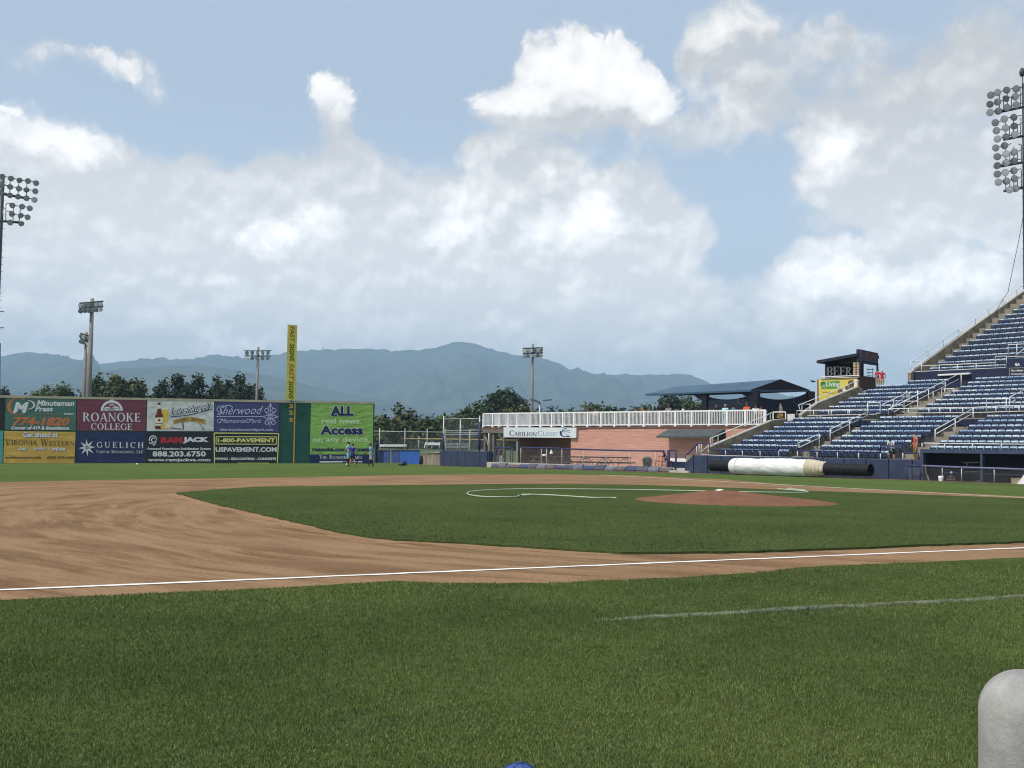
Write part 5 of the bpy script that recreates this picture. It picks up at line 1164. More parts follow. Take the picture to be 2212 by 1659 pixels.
def fence(label, top, b, posts, zb=None, tm=None, tr=.03, pm=None, group='wire mesh fences', name='mesh_fence', ptop=None):
    """top: (view,x,y) points of the top rail; posts: (view,x,y)."""
    bb = b if callable(b) else (lambda px: b)
    T = [S.w(*D(*q), bb(D(*q)[0])) for q in top]
    zz = lambda p: gz(p)-.02 if zb is None else zb
    t = thing(name, label, 'fence', V(T[0][0], T[0][1], zz(T[0])), group)
    mb = MB(); mb.tube(T, tr, 7); mb.build('top_rail', tm or M_STEEL, t)
    mb = MB()
    for p, q in zip(T[:-1], T[1:]): mb.quad(V(p[0], p[1], zz(p)+.03), V(q[0], q[1], zz(q)+.03), q, p)
    mb.build('wire_mesh', M_CHAIN, t)
    for q in posts:
        p = S.w(*D(*q), bb(D(*q)[0])); mb = MB(); mb.tube([V(p[0], p[1], zz(p)-.1), p], .035, 6); mb.build('post', pm or M_STEEL, t)
    return t
fence('wire fence with a lavender blue padded top rail in front of the dugout', [('j',415,692),('j',1100,722),('j',1720,740),('j',2400,765)], -.75, [('j',765,708),('j',1108,722),('j',1685,739),('j',2300,760)], tm=mat('lavender_pad', (.13, .135, .235), .5, .15, 3.0), tr=.065)
gt = fence('narrow blue framed gate left of the dugout', [('j',148,690),('j',372,700)], -.5, [('j',148,690),('j',372,700)], tm=M_BLUEF, tr=.06, pm=M_BLUEF, name='gate')
mb = MB(); p0 = sw('j', 462, 690, -.9); mb.tube([p0, sw('j', 490, 860, -.95), sw('j', 512, 1000, -1.0)], [.02, .03, .045], 7); tag(mb.build('baseball_bat', M_WOODD, loc=sw('j', 512, 1010, -1)), 'dark bat leaning on the dugout fence near its left post', 'bat')
mb = MB(); mb.tube([sw('j', 505, 860, -.95), sw('j', 525, 930, -1), sw('j', 540, 1010, -1.05)], [.02, .03, .04], 7); tag(mb.build('baseball_bat', M_WOODP, loc=sw('j', 540, 1010, -1.05)), 'paler shorter bat standing right of the dark bat', 'bat')
mb = MB(); c = sw('j', 742, 1028, -1.1); zb_ = gz(c); mb.lathe([(.12, 0), (.15, .2), (.155, .32), (.12, .33), (.1, .3)], (c[0], c[1], zb_), n=10); mb.tube([(c[0]-.14, c[1], zb_+.3), (c[0]-.1, c[1], zb_+.5), (c[0]+.05, c[1], zb_+.42)], .02, 5, m=1); tag(mb.build('bucket', [M_WHITE, M_BLACK], loc=(c[0], c[1], zb_)), 'small white bucket on the grass before the dugout', 'bucket')
mb = MB(); p0, p1 = sw('j', 1040, 1038, -.2), sw('j', 1430, 962, 1.1); mb.tube([p0, (p0+p1)/2+V(0, 0, -.02), p1], .06, 4); tag(mb.build('ramp_edge', M_STEEL, loc=p0), 'pale metal edge of the sloping dugout steps', 'ramp')
c = sw('j', 2088, 1088, -1.0); c[2] = gz(c); mb = MB(); mb.box(c+V(0, 0, .14), .5, .34, .28, e1=S.e1, e2=S.e2); mb.box(c+V(0, 0, .3), .54, .38, .05, e1=S.e1, e2=S.e2); tag(mb.build('equipment_box', mat('tan_plastic', (.30, .25, .17), .6), loc=c), 'small tan box by the dugout near the right edge', 'box')
c = sw('j', 2215, 1090, -1.4); c[2] = gz(c); mb = MB(); mb.prism([c-S.e1*.4, c+S.e1*.6, c+S.e1*.6+V(0, 0, .62), c+S.e1*.05+V(0, 0, .62)], S.e2*.5); tag(mb.build('cooler', M_WHITE, loc=c), 'white slanted cooler cut by the right edge of the photo', 'cooler')

# ------------------------------------------------------------------ tarpaulin roll
bt = -1.35
p0, p1 = sw('f', 62, 1456, bt), sw('g', 160, 1506, bt); ax = (p1-p0)/np.linalg.norm(p1-p0); Lr = np.linalg.norm(p1-p0)
z0, z1 = gz(p0)+.60, gz(p1)+.56; p0[2], p1[2] = z0, z1; ax = (p1-p0)/np.linalg.norm(p1-p0)
tp = thing('tarp_roll', 'rolled white infield tarp on a black ribbed pipe along the padded wall', 'tarp roll', V(p0[0], p0[1], gz(p0)))
fr = lambda v, x: (S.ab(*D(v, x, 1470), bt)[0]-S.ab(*D('f', 62, 1456), bt)[0])/(S.e1@ax)
rb = []; s_ = 0.0
while s_ < Lr: rb += [(.395, s_), (.395, s_+.05), (.36, s_+.07), (.36, s_+.11)]; s_ += .13
prof = [(.30, -.02)]+rb+[(.40, Lr), (.41, Lr+.12), (.33, Lr+.12), (.32, Lr-.6), (0.01, Lr-.6)]
mb = MB(); mb.lathe(prof, p0, ax, n=24, sm=False); mb.build('ribbed_pipe', mat('black_pipe', (.014, .014, .016), .5, .2, 2.0), tp)
l0, l1, l2, l3 = fr('f', 292), fr('f', 372), fr('f', 1150), fr('f', 1330)
def wrap(l0, l1, rfun, nl, seed, amp):
    r_ = np.random.default_rng(seed); ls = np.linspace(l0, l1, nl); th = np.linspace(0, 2*math.pi, 41); L_, T_2 = np.meshgrid(ls, th, indexing='ij')
    Rr = np.vectorize(rfun)(L_)+amp*(fbm(L_*2.2+seed, T_2*3+L_*1.6, 4)-.5)
    u = np.cross(ax, V(0, 0, 1)); u /= np.linalg.norm(u); w = np.cross(u, ax)
    Pm = p0+ax*L_[..., None]+(u*np.cos(T_2)[..., None]+w*np.sin(T_2)[..., None])*Rr[..., None]
    mb = MB(); n = 41; mb.add(Pm.reshape(-1, 3), [(i*n+j, (i+1)*n+j, (i+1)*n+j+1, i*n+j+1) for i in range(nl-1) for j in range(40)], 0, True); return mb
M_TARP = mat('white_tarpaulin', (.70, .70, .70), .6, .08, 1.5, detail=6, col2=(.74, .74, .73)); M_CREAM = mat('cream_tarp_underside', (.50, .44, .32), .7, .15, 2.0)
mb = wrap(l0, l1-.03, lambda l: .585-.10*max(0, (l0+.35-l)/.35)**2, 8, 4, .02); mb.build('cover_end', M_TARP, tp)
mb = wrap(l1, l2, lambda l: .60+.02*math.sin(l*1.3)+.012*math.sin(l*4.1), 70, 7, .09); mb.build('cover', M_TARP, tp)
mb = wrap(l2-.1, l3, lambda l: .60-.16*((l-l2)/(l3-l2)) + .022*math.sin(l*26), 40, 9, .06); mb.build('gathered_hem', M_CREAM, tp)

# ------------------------------------------------------------------ picnic deck building
bw = 8.2
def plank_mat(name, c0, c1, pitch, dark):
    m = bpy.data.materials.new(name); m.use_nodes = True; t = m.node_tree; b = t.nodes['Principled BSDF']; b.inputs['Roughness'].default_value = .75
    p = N(t, 'ShaderNodeNewGeometry').outputs['Position']; sp_ = N(t, 'ShaderNodeSeparateXYZ'); t.links.new(p, sp_.inputs[0])
    zz = math_n(t, 'MULTIPLY', sp_.outputs['Z'], 1/pitch); fr_ = math_n(t, 'FRACT', zz); fl = math_n(t, 'FLOOR', zz)
    cb_ = N(t, 'ShaderNodeCombineXYZ'); t.links.new(math_n(t, 'MULTIPLY', sp_.outputs['Y'], .35), cb_.inputs[1]); t.links.new(math_n(t, 'MULTIPLY', fl, 3.7), cb_.inputs[2])
    n = N(t, 'ShaderNodeTexNoise'); n.inputs['Scale'].default_value = 1.6; n.inputs['Detail'].default_value = 5; t.links.new(cb_.outputs[0], n.inputs['Vector'])
    c = mixc(t, mrange(t, n.outputs['Fac'], .3, .7, 0, 1), c0, c1)
    ln = math_n(t, 'MULTIPLY', math_n(t, 'LESS_THAN', fr_, .09), mrange(t, n.outputs['Fac'], .35, .6, .25, 1))
    c = mixc(t, ln, c, dark); t.links.new(c, b.inputs['Base Color']); return m
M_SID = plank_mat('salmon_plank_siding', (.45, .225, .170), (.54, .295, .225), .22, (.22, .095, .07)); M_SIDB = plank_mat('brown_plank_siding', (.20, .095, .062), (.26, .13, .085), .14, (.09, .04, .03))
zd0, zd1 = S.ab(*D('d', 850, 500), bw)[1], S.ab(*D('e', 1000, 716), bw)[1]; zdk = zd1+.04
aB = lambda v, x, y=1650: S.ab(*D(v, x, y), bw)[0]
a_rec0, a_rec1, a_end = aB('k', 165), aB('k', 1360), S.ab(1672, 930, bw)[0]
bl_ = thing('deck_building', 'long low building with salmon plank walls carrying a roof deck', 'building', S.P(a_rec1, bw, -.2))
g0 = -.35
mb = MB(); mb.obox(S.P(a_rec1, bw, g0), S.e1*(aB('k', 1730)-a_rec1), S.e2*10, V(0, 0, zdk-g0-.16)); mb.obox(S.P(aB('k', 1730), bw-.05, g0), S.e1*(a_end-aB('k', 1730)), S.e2*10, V(0, 0, zdk-g0-.16)); mb.build('wall', M_SID, bl_)
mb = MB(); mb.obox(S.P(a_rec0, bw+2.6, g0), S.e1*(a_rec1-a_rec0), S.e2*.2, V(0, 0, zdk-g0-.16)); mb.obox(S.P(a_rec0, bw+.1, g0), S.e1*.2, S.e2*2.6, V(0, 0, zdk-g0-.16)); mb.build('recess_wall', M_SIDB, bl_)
mb = MB(); mb.obox(S.P(a_rec0, bw, g0), S.e1*.3, S.e2*.25, V(0, 0, zdk-g0-.5)); mb.build('corner_post', M_WOODP, bl_)
a_dk0 = S.ab(*D('d', 722, 500), bw)[0]
mb = MB(); mb.obox(S.P(a_dk0, bw-.12, zdk-.16), S.e1*(a_end-a_dk0), S.e2*14, V(0, 0, .16)); mb.build('deck_floor', mat('deck_boards', (.14, .075, .055), .85, .2, 2.0), bl_)
mb = MB(); mb.obox(S.P(a_dk0, bw-.1, zdk-.55), S.e1*(a_rec0-a_dk0+3), S.e2*.1, V(0, 0, .38)); mb.build('fascia', M_WOODD, bl_)
for x in (735, 858):
    a0 = S.ab(*D('d', x, 700), bw)[0]; mb = MB(); mb.obox(S.P(a0-.14, bw+.05, g0), S.e1*.3, S.e2*.3, V(0, 0, zdk-.55-g0)); mb.build('timber_post', M_WOODD, bl_)
for x in (800, 1000):
    a0 = S.ab(*D('d', x, 700), bw+6)[0]; mb = MB(); mb.obox(S.P(a0, bw+6, g0), S.e1*.25, S.e2*.25, V(0, 0, zdk-.2-g0)); mb.build('timber_post', M_WOODD, bl_)
mb = MB(); mb.tube([sw('d', 752, 620, bw+.2), sw('d', 815, 835, bw-.6)], .07, 5); tag(mb.build('brace_plank', M_WOODP, loc=sw('d', 815, 835, bw-.6)), 'pale plank leaning between the timber posts under the deck', 'plank')
# sign on the building
bs = bw-.28; Bd = Board(S, bs, 'd')
sg = thing('building_sign', 'long white sign with blue capitals and a swoosh under the deck railing', 'sign', Bd.xy(1500, 655))
mb = MB(); mb.prism([Bd.xy(1008, 508), Bd.xy(2028, 514), Bd.xy(2024, 657), Bd.xy(1010, 648)], S.e2*.2); mb.build('board', mat('sign_white', (.60, .64, .66), .4, .04, 1.0), sg)
Bd = Board(S, bs, 'k')
mb = MB(); Bd.serif(mb, 'Carilion', (32,634,628,752,8), small=.74, space=.05); mb.build('lettering', INK['navy'], sg)
mb = MB(); Bd.serif(mb, 'Clinic', (646,642,1085,752,0), small=.74, space=.05); mb.build('lettering', INK['paleblue'], sg)
mb = MB(); Bd.arc(mb, 1245, 690, 120, 88, 150, 285, 44, 14, lift=.014); Bd.pol(mb, [(1275,778), (1360,768), (1355,752), (1270,758)]); mb.build('swoosh', INK['navy'], sg)
mb = MB(); Bd.arc(mb, 1250, 640, 72, 52, 60, 200, 20, 14, lift=.018); Bd.line(mb, [(1190,640), (1260,622), (1355,640)], 12); Bd.line(mb, [(1180,668), (1260,660), (1355,680)], 11); Bd.line(mb, [(1230,705), (1300,742), (1355,762)], 11); mb.build('swoosh', INK['teal'], sg)
# white railing
PX = [1044.5,1065,1079,1098.4,1117.6,1145.8,1169,1192.4,1216.5,1240.7,1270.2,1299,1328.6,1359.8,1391.9,1425.5,1459.7,1495.1,1532.5,1571.2,1611,1653]
yt_ = lambda x: 893+(885.2-893)*(x-1043)/(1657-1043); yb_ = lambda x: 919.2+(916.4-919.2)*(x-1043)/(1657-1043)
br = bw-.02
dr = thing('deck_railing', 'long white baluster railing along the edge of the roof deck', 'railing', S.w(1340, 917, br))
for x in PX:
    a0, zt0 = S.ab(x, yt_(x)+1.0, br); zb0 = S.ab(x, yb_(x)+2, br)[1]
    mb = MB(); mb.obox(S.P(a0-.085, br-.06, zb0-.08), S.e1*.17, S.e2*.17, V(0, 0, zt0-zb0+.08)); mb.obox(S.P(a0-.12, br-.10, zb0-.1), S.e1*.24, S.e2*.24, V(0, 0, .12)); mb.build('post', M_WHITE, dr)
for x0, x1 in zip(PX[:-1], PX[1:]):
    p, q = S.w(x0, yt_(x0), br), S.w(x1, yt_(x1), br); u, v = S.w(x0, yb_(x0), br), S.w(x1, yb_(x1), br); n = max(3, int(np.linalg.norm((q-p)[:2])/.165))
    mb = MB()
    mb.prism([p+V(0, 0, -.09), q+V(0, 0, -.09), q+V(0, 0, .03), p+V(0, 0, .03)], S.e2*.12); mb.build('top_rail', M_WHITE, dr)
    mb = MB(); mb.prism([u+V(0, 0, -.05), v+V(0, 0, -.05), v+V(0, 0, .05), u+V(0, 0, .05)], S.e2*.06); mb.build('lower_rail', M_WHITE, dr)
    mb = MB()
    for k in range(1, n): s = k/n; lo, hi = u+(v-u)*s, p+(q-p)*s; mb.obox(lo-S.e1*.02+V(0, 0, .05)+S.e2*.01, S.e1*.055, S.e2*.045, V(0, 0, hi[2]-lo[2]-.14))
    mb.build('baluster_panel', M_WHITE, dr)
ab0 = S.ab(1044.5, 900, br)[0]
for k in range(3):
    mb = MB(); zA, zB = S.w(1044.5, yb_(1044), br)[2], S.w(1044.5, yt_(1044), br)[2]
    for j in range(12): mb.obox(S.P(ab0-.02, br+.2+k*2+j*.165, zA), S.e1*.045, S.e2*.045, V(0, 0, zB-zA-.05))
    mb.obox(S.P(ab0-.06, br+.1+k*2, zB-.09), S.e1*.12, S.e2*2, V(0, 0, .12)); mb.build('side_panel', M_WHITE, dr)
# awning on the wall
a_bl = S.ab(*D('e', 1465, 752), bw-.06)[0]; a_br = S.ab(*D('r', 1228, 640), bw-.06)[0]; zA = S.ab(*D('e', 1800, 750), bw-.06)[1]
b_f, zF = QP.ab(*D('e', 1300, 845), a_bl); zF2 = QP.ab(*D('e', 1300, 870), a_bl)[1]
aw = thing('awning', 'dark grey green flat awning on the salmon wall', 'awning', S.P((a_bl+a_br)/2, bw, zA))
M_AWN = mat('dark_awning_shingle', (.065, .078, .078), .8, .2, 2.0)
mb = MB(); mb.prism([S.P(a_bl, bw-.06, zA), S.P(a_bl, b_f, zF), S.P(a_bl, b_f, zF2), S.P(a_bl, bw-.06, zA-.3)], S.e1*(a_br-a_bl)); mb.build('roof', M_AWN, aw)
mb = MB(); mb.prism([S.P(a_br+.004, bw-.06, zA-.3), S.P(a_br+.004, b_f+.1, zF2+.02), S.P(a_br+.004, b_f+1.2, zF2-.9), S.P(a_br+.004, bw-.06, zF2-.9)], S.e1*.05); mb.build('side_screen', M_DIN, aw)
# small board on the landing rail
Bd = Board(S, LO['b0']+TR*7.6, 'f'); sg = thing('notice_board', 'small black notice with yellow lettering in a white rail frame', 'notice', Bd.xy(810, 905))
mb = MB(); mb.prism([Bd.xy(768, 838), Bd.xy(868, 834), Bd.xy(866, 900), Bd.xy(772, 906)], S.e2*.04); mb.build('board', M_BLACK, sg)
mb = MB(); Bd.line(mb, [(742,905), (742,822), (880,820), (880,910), (742,908)], 12, lift=.0); mb.build('frame', M_RAILW, sg)
mb = MB()
for y in (852, 866, 880): Bd.line(mb, [(785,y+3), (852,y-4)], 6)
mb.build('lettering', M_GOLD, sg)
mb = MB()
for k in range(9): p = sw('f', 905+k*9, 850, LO['b0']+TR*8.2); mb.tube([p, p-V(0, 0, 1.3)], .03, 4)
mb.tube([sw('f', 900, 850, LO['b0']+TR*8.2), sw('f', 985, 848, LO['b0']+TR*8.2)], .04, 5); tag(mb.build('gate_railing', M_RAILW, loc=sw('f', 940, 910, LO['b0']+TR*8.2)), 'short white baluster gate between the notice and the seats', 'gate')

# ------------------------------------------------------------------ blue canopy on the deck
M_CAN = mat('blue_canopy_sheet', (.045, .095, .150), .55, .12, .6); M_CANP = mat('dark_canopy_frame', (.008, .010, .018), .6, .15, 2.0)
bc = 9.9; a_c, zE = S.ab(1621, 842, bc); bR, zE2 = QP.ab(1749, 842, a_c); bK, zK = QP.ab(1691, 819.5, a_c); a_t = S.ab(1394, 848.5, bc)[0]; a_k = S.ab(1459, 831, bK)[0]
bK = (bc+bR)/2; a_k = S.ab(1459, 831, bK)[0]
cn = thing('canopy', 'large dark blue pitched canopy with mesh side walls on the roof deck', 'canopy', S.P(a_c-2, bc+3, zdk))
mb = MB(); e0, e1_, e2_, e3 = S.P(a_t, bc, zE), S.P(a_c, bc, zE), S.P(a_c, bR, zE2), S.P(a_t, bR, zE2); k0, k1 = S.P(a_k, bK, zK-.25), S.P(a_c, bK, zK)
mb.quad(e0, e1_, k1, k0); mb.quad(e2_, e3, k0, k1); mb.poly([e3, e0, k0])
dn = V(0, 0, -.16)
for p, q in ((e0, e1_), (e1_, e2_), (e2_, e3), (e3, e0)): mb.quad(p+dn, q+dn, q, p)
mb.build('roof', M_CAN, cn)
mb = MB(); mb.poly([e1_+S.e1*.01, e2_+S.e1*.01, k1+S.e1*.01-V(0, 0, .1)]); mb.build('gable', M_CANP, cn)
for x, b_, w_ in ((1521, bc+.2, .5), (1628, bc+.2, .75)):
    a0 = S.ab(x, 870, b_)[0]; mb = MB(); mb.obox(S.P(a0-w_/2, b_, zdk), S.e1*w_, S.e2*.4, V(0, 0, zE-zdk-.1))
    mb.prism([S.P(a0-w_/2, b_+.05, zE-.8), S.P(a0-w_/2-1.3, b_+.05, zE-.1), S.P(a0+w_/2+.1, b_+.05, zE-.1)], S.e2*.2); mb.build('post', M_CANP, cn)
b_p2 = bR-.1; mb = MB(); mb.obox(S.P(a_c-.2, b_p2-.2, zdk), S.e1*.4, S.e2*.8, V(0, 0, zE-zdk+.25)); mb.build('post', M_CANP, cn)
def mesh_wall(P0, P1, zt0, zt1, sag, name):
    n = 12; mb = MB(); T = []; Bm = []
    for i in range(n+1):
        s = i/n; p = P0+(P1-P0)*s; T.append(V(p[0], p[1], zt0+(zt1-zt0)*s-sag*4*s*(1-s))); Bm.append(V(p[0], p[1], zdk+.02))
    for i in range(n): mb.quad(Bm[i], Bm[i+1], T[i+1], T[i])
    mb.build(name, mat('navy_mesh_screen', (.010, .017, .034), .8, .15, .5), cn)
a_s0, a_s1 = S.ab(1521, 870, bc+.3)[0], S.ab(1628, 870, bc+.3)[0]; zw = S.ab(1530, 852, bc+.3)[1]
mesh_wall(S.P(a_s0, bc+.42, 0), S.P(a_s1, bc+.42, 0), zw-.1, zw-.05, .4, 'mesh_wall')
a_q = a_c-.05; zq0 = QP.ab(*D('f', 548, 620), a_q)[1]; zq1 = QP.ab(*D('f', 1140, 590), a_q)[1]; mesh_wall(S.P(a_q, bc+.6, 0), S.P(a_q, b_p2, 0), zq0-.1, zq1-.1, .5, 'mesh_wall')
mb = MB()
class QB(Board):
    def xy(s, x, y, lift=0.0): return qw(*D(s.v, x, y), s.b+lift)
M_FAD = mat('faded_print', (.06, .075, .095), .7)
Bq = QB(S, a_q, 'f'); Bq.serif(mb, 'Carilion Clinic', (668,762,1025,806), lift=.03); Bq.loop(mb, 1000, 690, 30, 36, 40, 300, 8, lift=.03); mb.build('faded_lettering', M_FAD, cn)
Bd = Board(S, bc+.4, 'f'); mb = MB(); Bd.loop(mb, 385, 700, 34, 36, 60, 300, 7, lift=.03); mb.build('faded_emblem', M_FAD, cn)

# ------------------------------------------------------------------ beer stand
aS = aP2-.3; b_s, _ = QP.ab(*D('n', 1148, 600), aS); Bd = Board(S, b_s, 'n'); Bq = QB(S, aS, 'n')
bs_ = thing('beer_stand', 'small dark beer stand with a slanted roof above the yellow poster', 'kiosk', Bd.xy(760, 830))
aL_ = S.ab(*D('n', 378, 700), b_s)[0]; zc = Bd.xy(760, 800)[2]; z_lo = Bd.xy(300, 505)[2]; z_hi = Bd.xy(1120, 300)[2]; aE = S.ab(*D('n', 240, 470), b_s-.3)[0]
b_far = QP.ab(*D('n', 1538, 500), aS)[0]
M_STD = mat('dark_stand_paint', (.018, .020, .035), .6, .15, 1.5)
mb = MB(); p = [Bd.xy(238, 442), Bd.xy(1125, 284), Bd.xy(1125, 345), Bd.xy(238, 505)]; mb.prism([q-S.e2*.3 for q in p], S.e2*(b_far-b_s+.6)); mb.build('roof', M_STD, bs_)
mb = MB(); z_w = Bd.xy(600, 420)[2]; mb.obox(S.P(aL_, b_s+1.8, zc-1.2), S.e1*(aS-.9-aL_), S.e2*.12, V(0, 0, z_w-zc+1.0)); mb.obox(S.P(aL_, b_s, zc-1.2), S.e1*.2, S.e2*2, V(0, 0, z_w-zc+1.1)); mb.build('back_wall', M_DIN, bs_)
mb = MB(); B2 = Board(S, b_s+.05, 'n')
for ch, bx in (('B', (415,572,545,775)), ('E', (560,572,690,775)), ('E', (695,574,825,770)), ('R', (832,578,965,765))): B2.serif(mb, {'B': 'P'}.get(ch, ch), bx)
B2.arc(mb, 475, 722, 68, 54, -90, 90, 34, 16); mb.build('lettering', mat('letter_grey', (.15, .15, .15), .6), bs_)
mb = MB(); mb.tube([qw(*D('n', 1150, 200), aS), qw(*D('n', 1150, 790), aS)], .11, 6); mb.build('post', M_STD, bs_)
mb = MB(); mb.tube([qw(*D('n', 1518, 500), aS), qw(*D('n', 1518, 800), aS)], .09, 6); mb.build('post', M_STD, bs_)
mb = MB(); mb.prism([Bq.xy(1128, 192), Bq.xy(1536, 280), Bq.xy(1534, 545), Bq.xy(1128, 480)], -S.e1*.3); mb.build('menu_board', M_STD, bs_)
mb = MB(); B_ = Bq; B_.pol(mb, [(1172,222), (1355,265), (1352,422), (1176,388)], lift=.02); mb.build('menu_panel', mat('menu_red', (.10, .055, .055), .6, .3, 3.0), bs_)
mb = MB(); B_.pol(mb, [(1368,270), (1530,302), (1528,450), (1366,420)], lift=.02); mb.build('menu_panel', mat('menu_red', (.10, .055, .055)), bs_)
mb = MB(); B_.pol(mb, [(1176,396), (1530,458), (1530,486), (1176,432)], lift=.02); mb.build('menu_strip', mat('menu_blue', (.06, .09, .12), .6, .3, 3.0), bs_)
mb = MB(); mb.prism([Bq.xy(1132, 775), Bq.xy(1482, 830), Bq.xy(1482, 1060), Bq.xy(1132, 1110)], -S.e1*.2); mb.build('counter_front', mat('brown_brick', (.075, .042, .034), .85, .3, 5.0), bs_)
mb = MB(); mb.prism([Bq.xy(1132, 762), Bq.xy(1482, 812), Bq.xy(1482, 830), Bq.xy(1132, 778)], -S.e1*.7+S.e1*.1); mb.build('counter_top', M_STD, bs_)
mb = MB(); mb.obox(S.P(aL_-.6, b_s-.02, zc-4.6), S.e1*(aS-aL_+.3), S.e2*.15, V(0, 0, 4.4)); mb.build('base_wall', M_CONC, bs_)
mb = MB(); mb.tube([Bd.xy(285, 830, .2), Bd.xy(285, 800, .2), Bd.xy(1120, 766, .2), Bd.xy(1120, 800, .2)], .04, 6); mb.tube([Bd.xy(285, 830, .2), Bd.xy(1118, 800, .2)], .03, 5); tag(mb.build('guard_rail', M_RAILW, loc=Bd.xy(700, 800)), 'white rail in front of the beer stand letters', 'railing')
c = qw(*D('n', 1365, 800), aS-.2); mb = MB()
for k in range(3):
    for i in range(2): mb.box(c+V(0, 0, .12+k*.28), .6, .02, .02, e1=S.e2, e2=S.e1)
    mb.box(c+V(0, 0, .1+k*.28), .7, .4, .025, e1=S.e2, e2=S.e1)
for sx in (-.36, .36): mb.tube([c+S.e2*sx, c+S.e2*sx+V(0, 0, .8)], .025, 5)
tag(mb.build('snack_rack', M_STEEL, loc=c), 'wire rack of snacks on the beer stand counter', 'rack')
c = Bd.xy(1085, 770); mb = MB()
for k in range(5): mb.lathe([(.13, 0), (.15, .03), (.15, .2), (.13, .22)], c+V(0, 0, k*.23)-S.e1*.25, n=9); mb.lathe([(.13, 0), (.15, .03), (.15, .2), (.13, .22)], c+V(0, 0, k*.23)+S.e1*.1, n=9)
tag(mb.build('stacked_cups', mat('tan_cups', (.42, .33, .22), .7), None, loc=c), 'two tan stacks of tubs beside the beer letters', 'tubs')
# poster
Bd = Board(S, b_s-.1, 'n'); po = thing('poster', 'large yellow poster with a green box reading Living', 'poster', Bd.xy(650, 1380))
mb = MB(); mb.prism([Bd.xy(240, 850), Bd.xy(1125, 812), Bd.xy(1125, 1250), Bd.xy(246, 1420)], S.e2*.06); mb.build('cloth', vinyl('poster_yellow', srgb(214, 196, 86), wr=.2), po)
mb = MB(); mb.prism([Bd.xy(206, 850), Bd.xy(240, 848), Bd.xy(246, 1420), Bd.xy(206, 1420)], S.e2*.3); mb.build('side_board', M_SIDB, po)
mb = MB(); Bd.pol(mb, [(282,905), (700,880), (700,1048), (300,1060)]); mb.build('green_box', mat('ink_leaf_green', srgb(88, 150, 66), .5), po)
mb = MB(); Bd.disc(mb, 335, 965, 56, 70, lift=.016); mb.build('badge', mat('ink_deep_green', srgb(52, 110, 56), .5), po)
mb = MB(); Bd.text(mb, 'Living', (400,905,700,1035), bold=.012, lift=.02); mb.build('lettering', INK['white'], po)
mb = MB()
for y, x0, x1 in ((975,310,385), (1000,302,380), (1018,315,385)): Bd.line(mb, [(x0,y), (x1,y-4)], 9, lift=.024)
mb.build('small_print', INK['mint'], po)
mb = MB()
for y, x0, x1 in ((1132,325,620), (1160,420,640), (1238,395,490), (1280,330,460)): Bd.line(mb, [(x0,y), (x1,y-8)], 8)
mb.build('small_print', INK['rust'], po)
mb = MB(); Bd.disc(mb, 945, 925, 70, 60); Bd.pol(mb, [(890,930), (1005,930), (1000,1060), (880,1085)]); Bd.disc(mb, 720, 1120, 70, 60); Bd.disc(mb, 850, 1040, 34, 60); mb.build('dark_figures', mat('ink_olive_brown', srgb(96, 88, 66), .6), po)
mb = MB(); Bd.pol(mb, [(1015,815), (1070,812), (1068,1020), (1010,1040)]); Bd.disc(mb, 800, 1110, 46, 55); Bd.pol(mb, [(880,990), (920,985), (915,1070), (890,1080)]); mb.build('pale_figures', INK['cream'], po)
# bird / distant speck
mb = MB(); c = at(*D('n', 88, 917), 160); mb.poly([c, c+RGT*.7+V(0, 0, .1), c+RGT*.1+V(0, 0, .35)]); mb.poly([c, c-RGT*.25+V(0, 0, .45), c+RGT*.3+V(0, 0, .05)]); tag(mb.build('bird', M_BLACK, loc=c), 'small dark bird in the sky left of the yellow poster', 'bird')

# ------------------------------------------------------------------ picnic terrace in front of the building
mb = MB()
for i in range(26): mb.quad(*[V(*q[:2], gz(q)+.06) for q in (S.P(-25+i, .5, 0), S.P(-24+i, .5, 0), S.P(-24+i, bw+2.7, 0), S.P(-25+i, bw+2.7, 0))])
struct(mb.build('picnic_paving', M_CAPCONC))
fence('wire fence with blue padded top rail in front of the picnic tables', [('d',1255,792),('d',1620,800),('d',2212,822),('e',900,1050),('e',1410,1056)], .35, [('d',1253,785),('d',1540,800),('d',1615,802),('d',1830,808),('d',2130,818),('e',275,1035),('e',595,1045),('e',930,1052),('e',1295,1056)], tm=M_BLUEF, tr=.065)
fence('blue framed gate left of the picnic fence under the deck', [('d',875,795),('d',1135,795)], .6, [('d',878,795),('d',935,795),('d',1110,795),('d',1135,795)], tm=M_BLUEF, tr=.065, pm=M_BLUEF, name='gate')
for x, w_ in ((1470, .13), (1575, .08)):
    p = sw('e', x, 1045, .2); mb = MB(); mb.tube([V(p[0], p[1], gz(p)-.02), p], w_, 8)
    if x == 1575: q = sw('e', 1480, 1050, .2); mb.tube([q, p], .06, 6)
    tag(mb.build('gate_post', M_BLUEF, loc=V(p[0], p[1], gz(p))), 'thick blue padded post at the end of the picnic fence' if x == 1470 else 'thinner blue post and bar right of the girl at the fence', 'post')
edges = [('d', x) for x in (845, 940, 1055, 1235, 1355, 1478, 1610, 1740, 1860, 1990, 2125)]+[('e', x) for x in (275, 430, 580, 725, 875, 1015, 1195, 1350, 1525)]
hues = [mat('kerb_pad_'+n, c, .65, .25, 2.5, bump=.2) for n, c in (('slate', (.075, .075, .105)), ('blue', (.045, .055, .12)), ('brown', (.10, .085, .085)), ('pale', (.12, .13, .16)))]
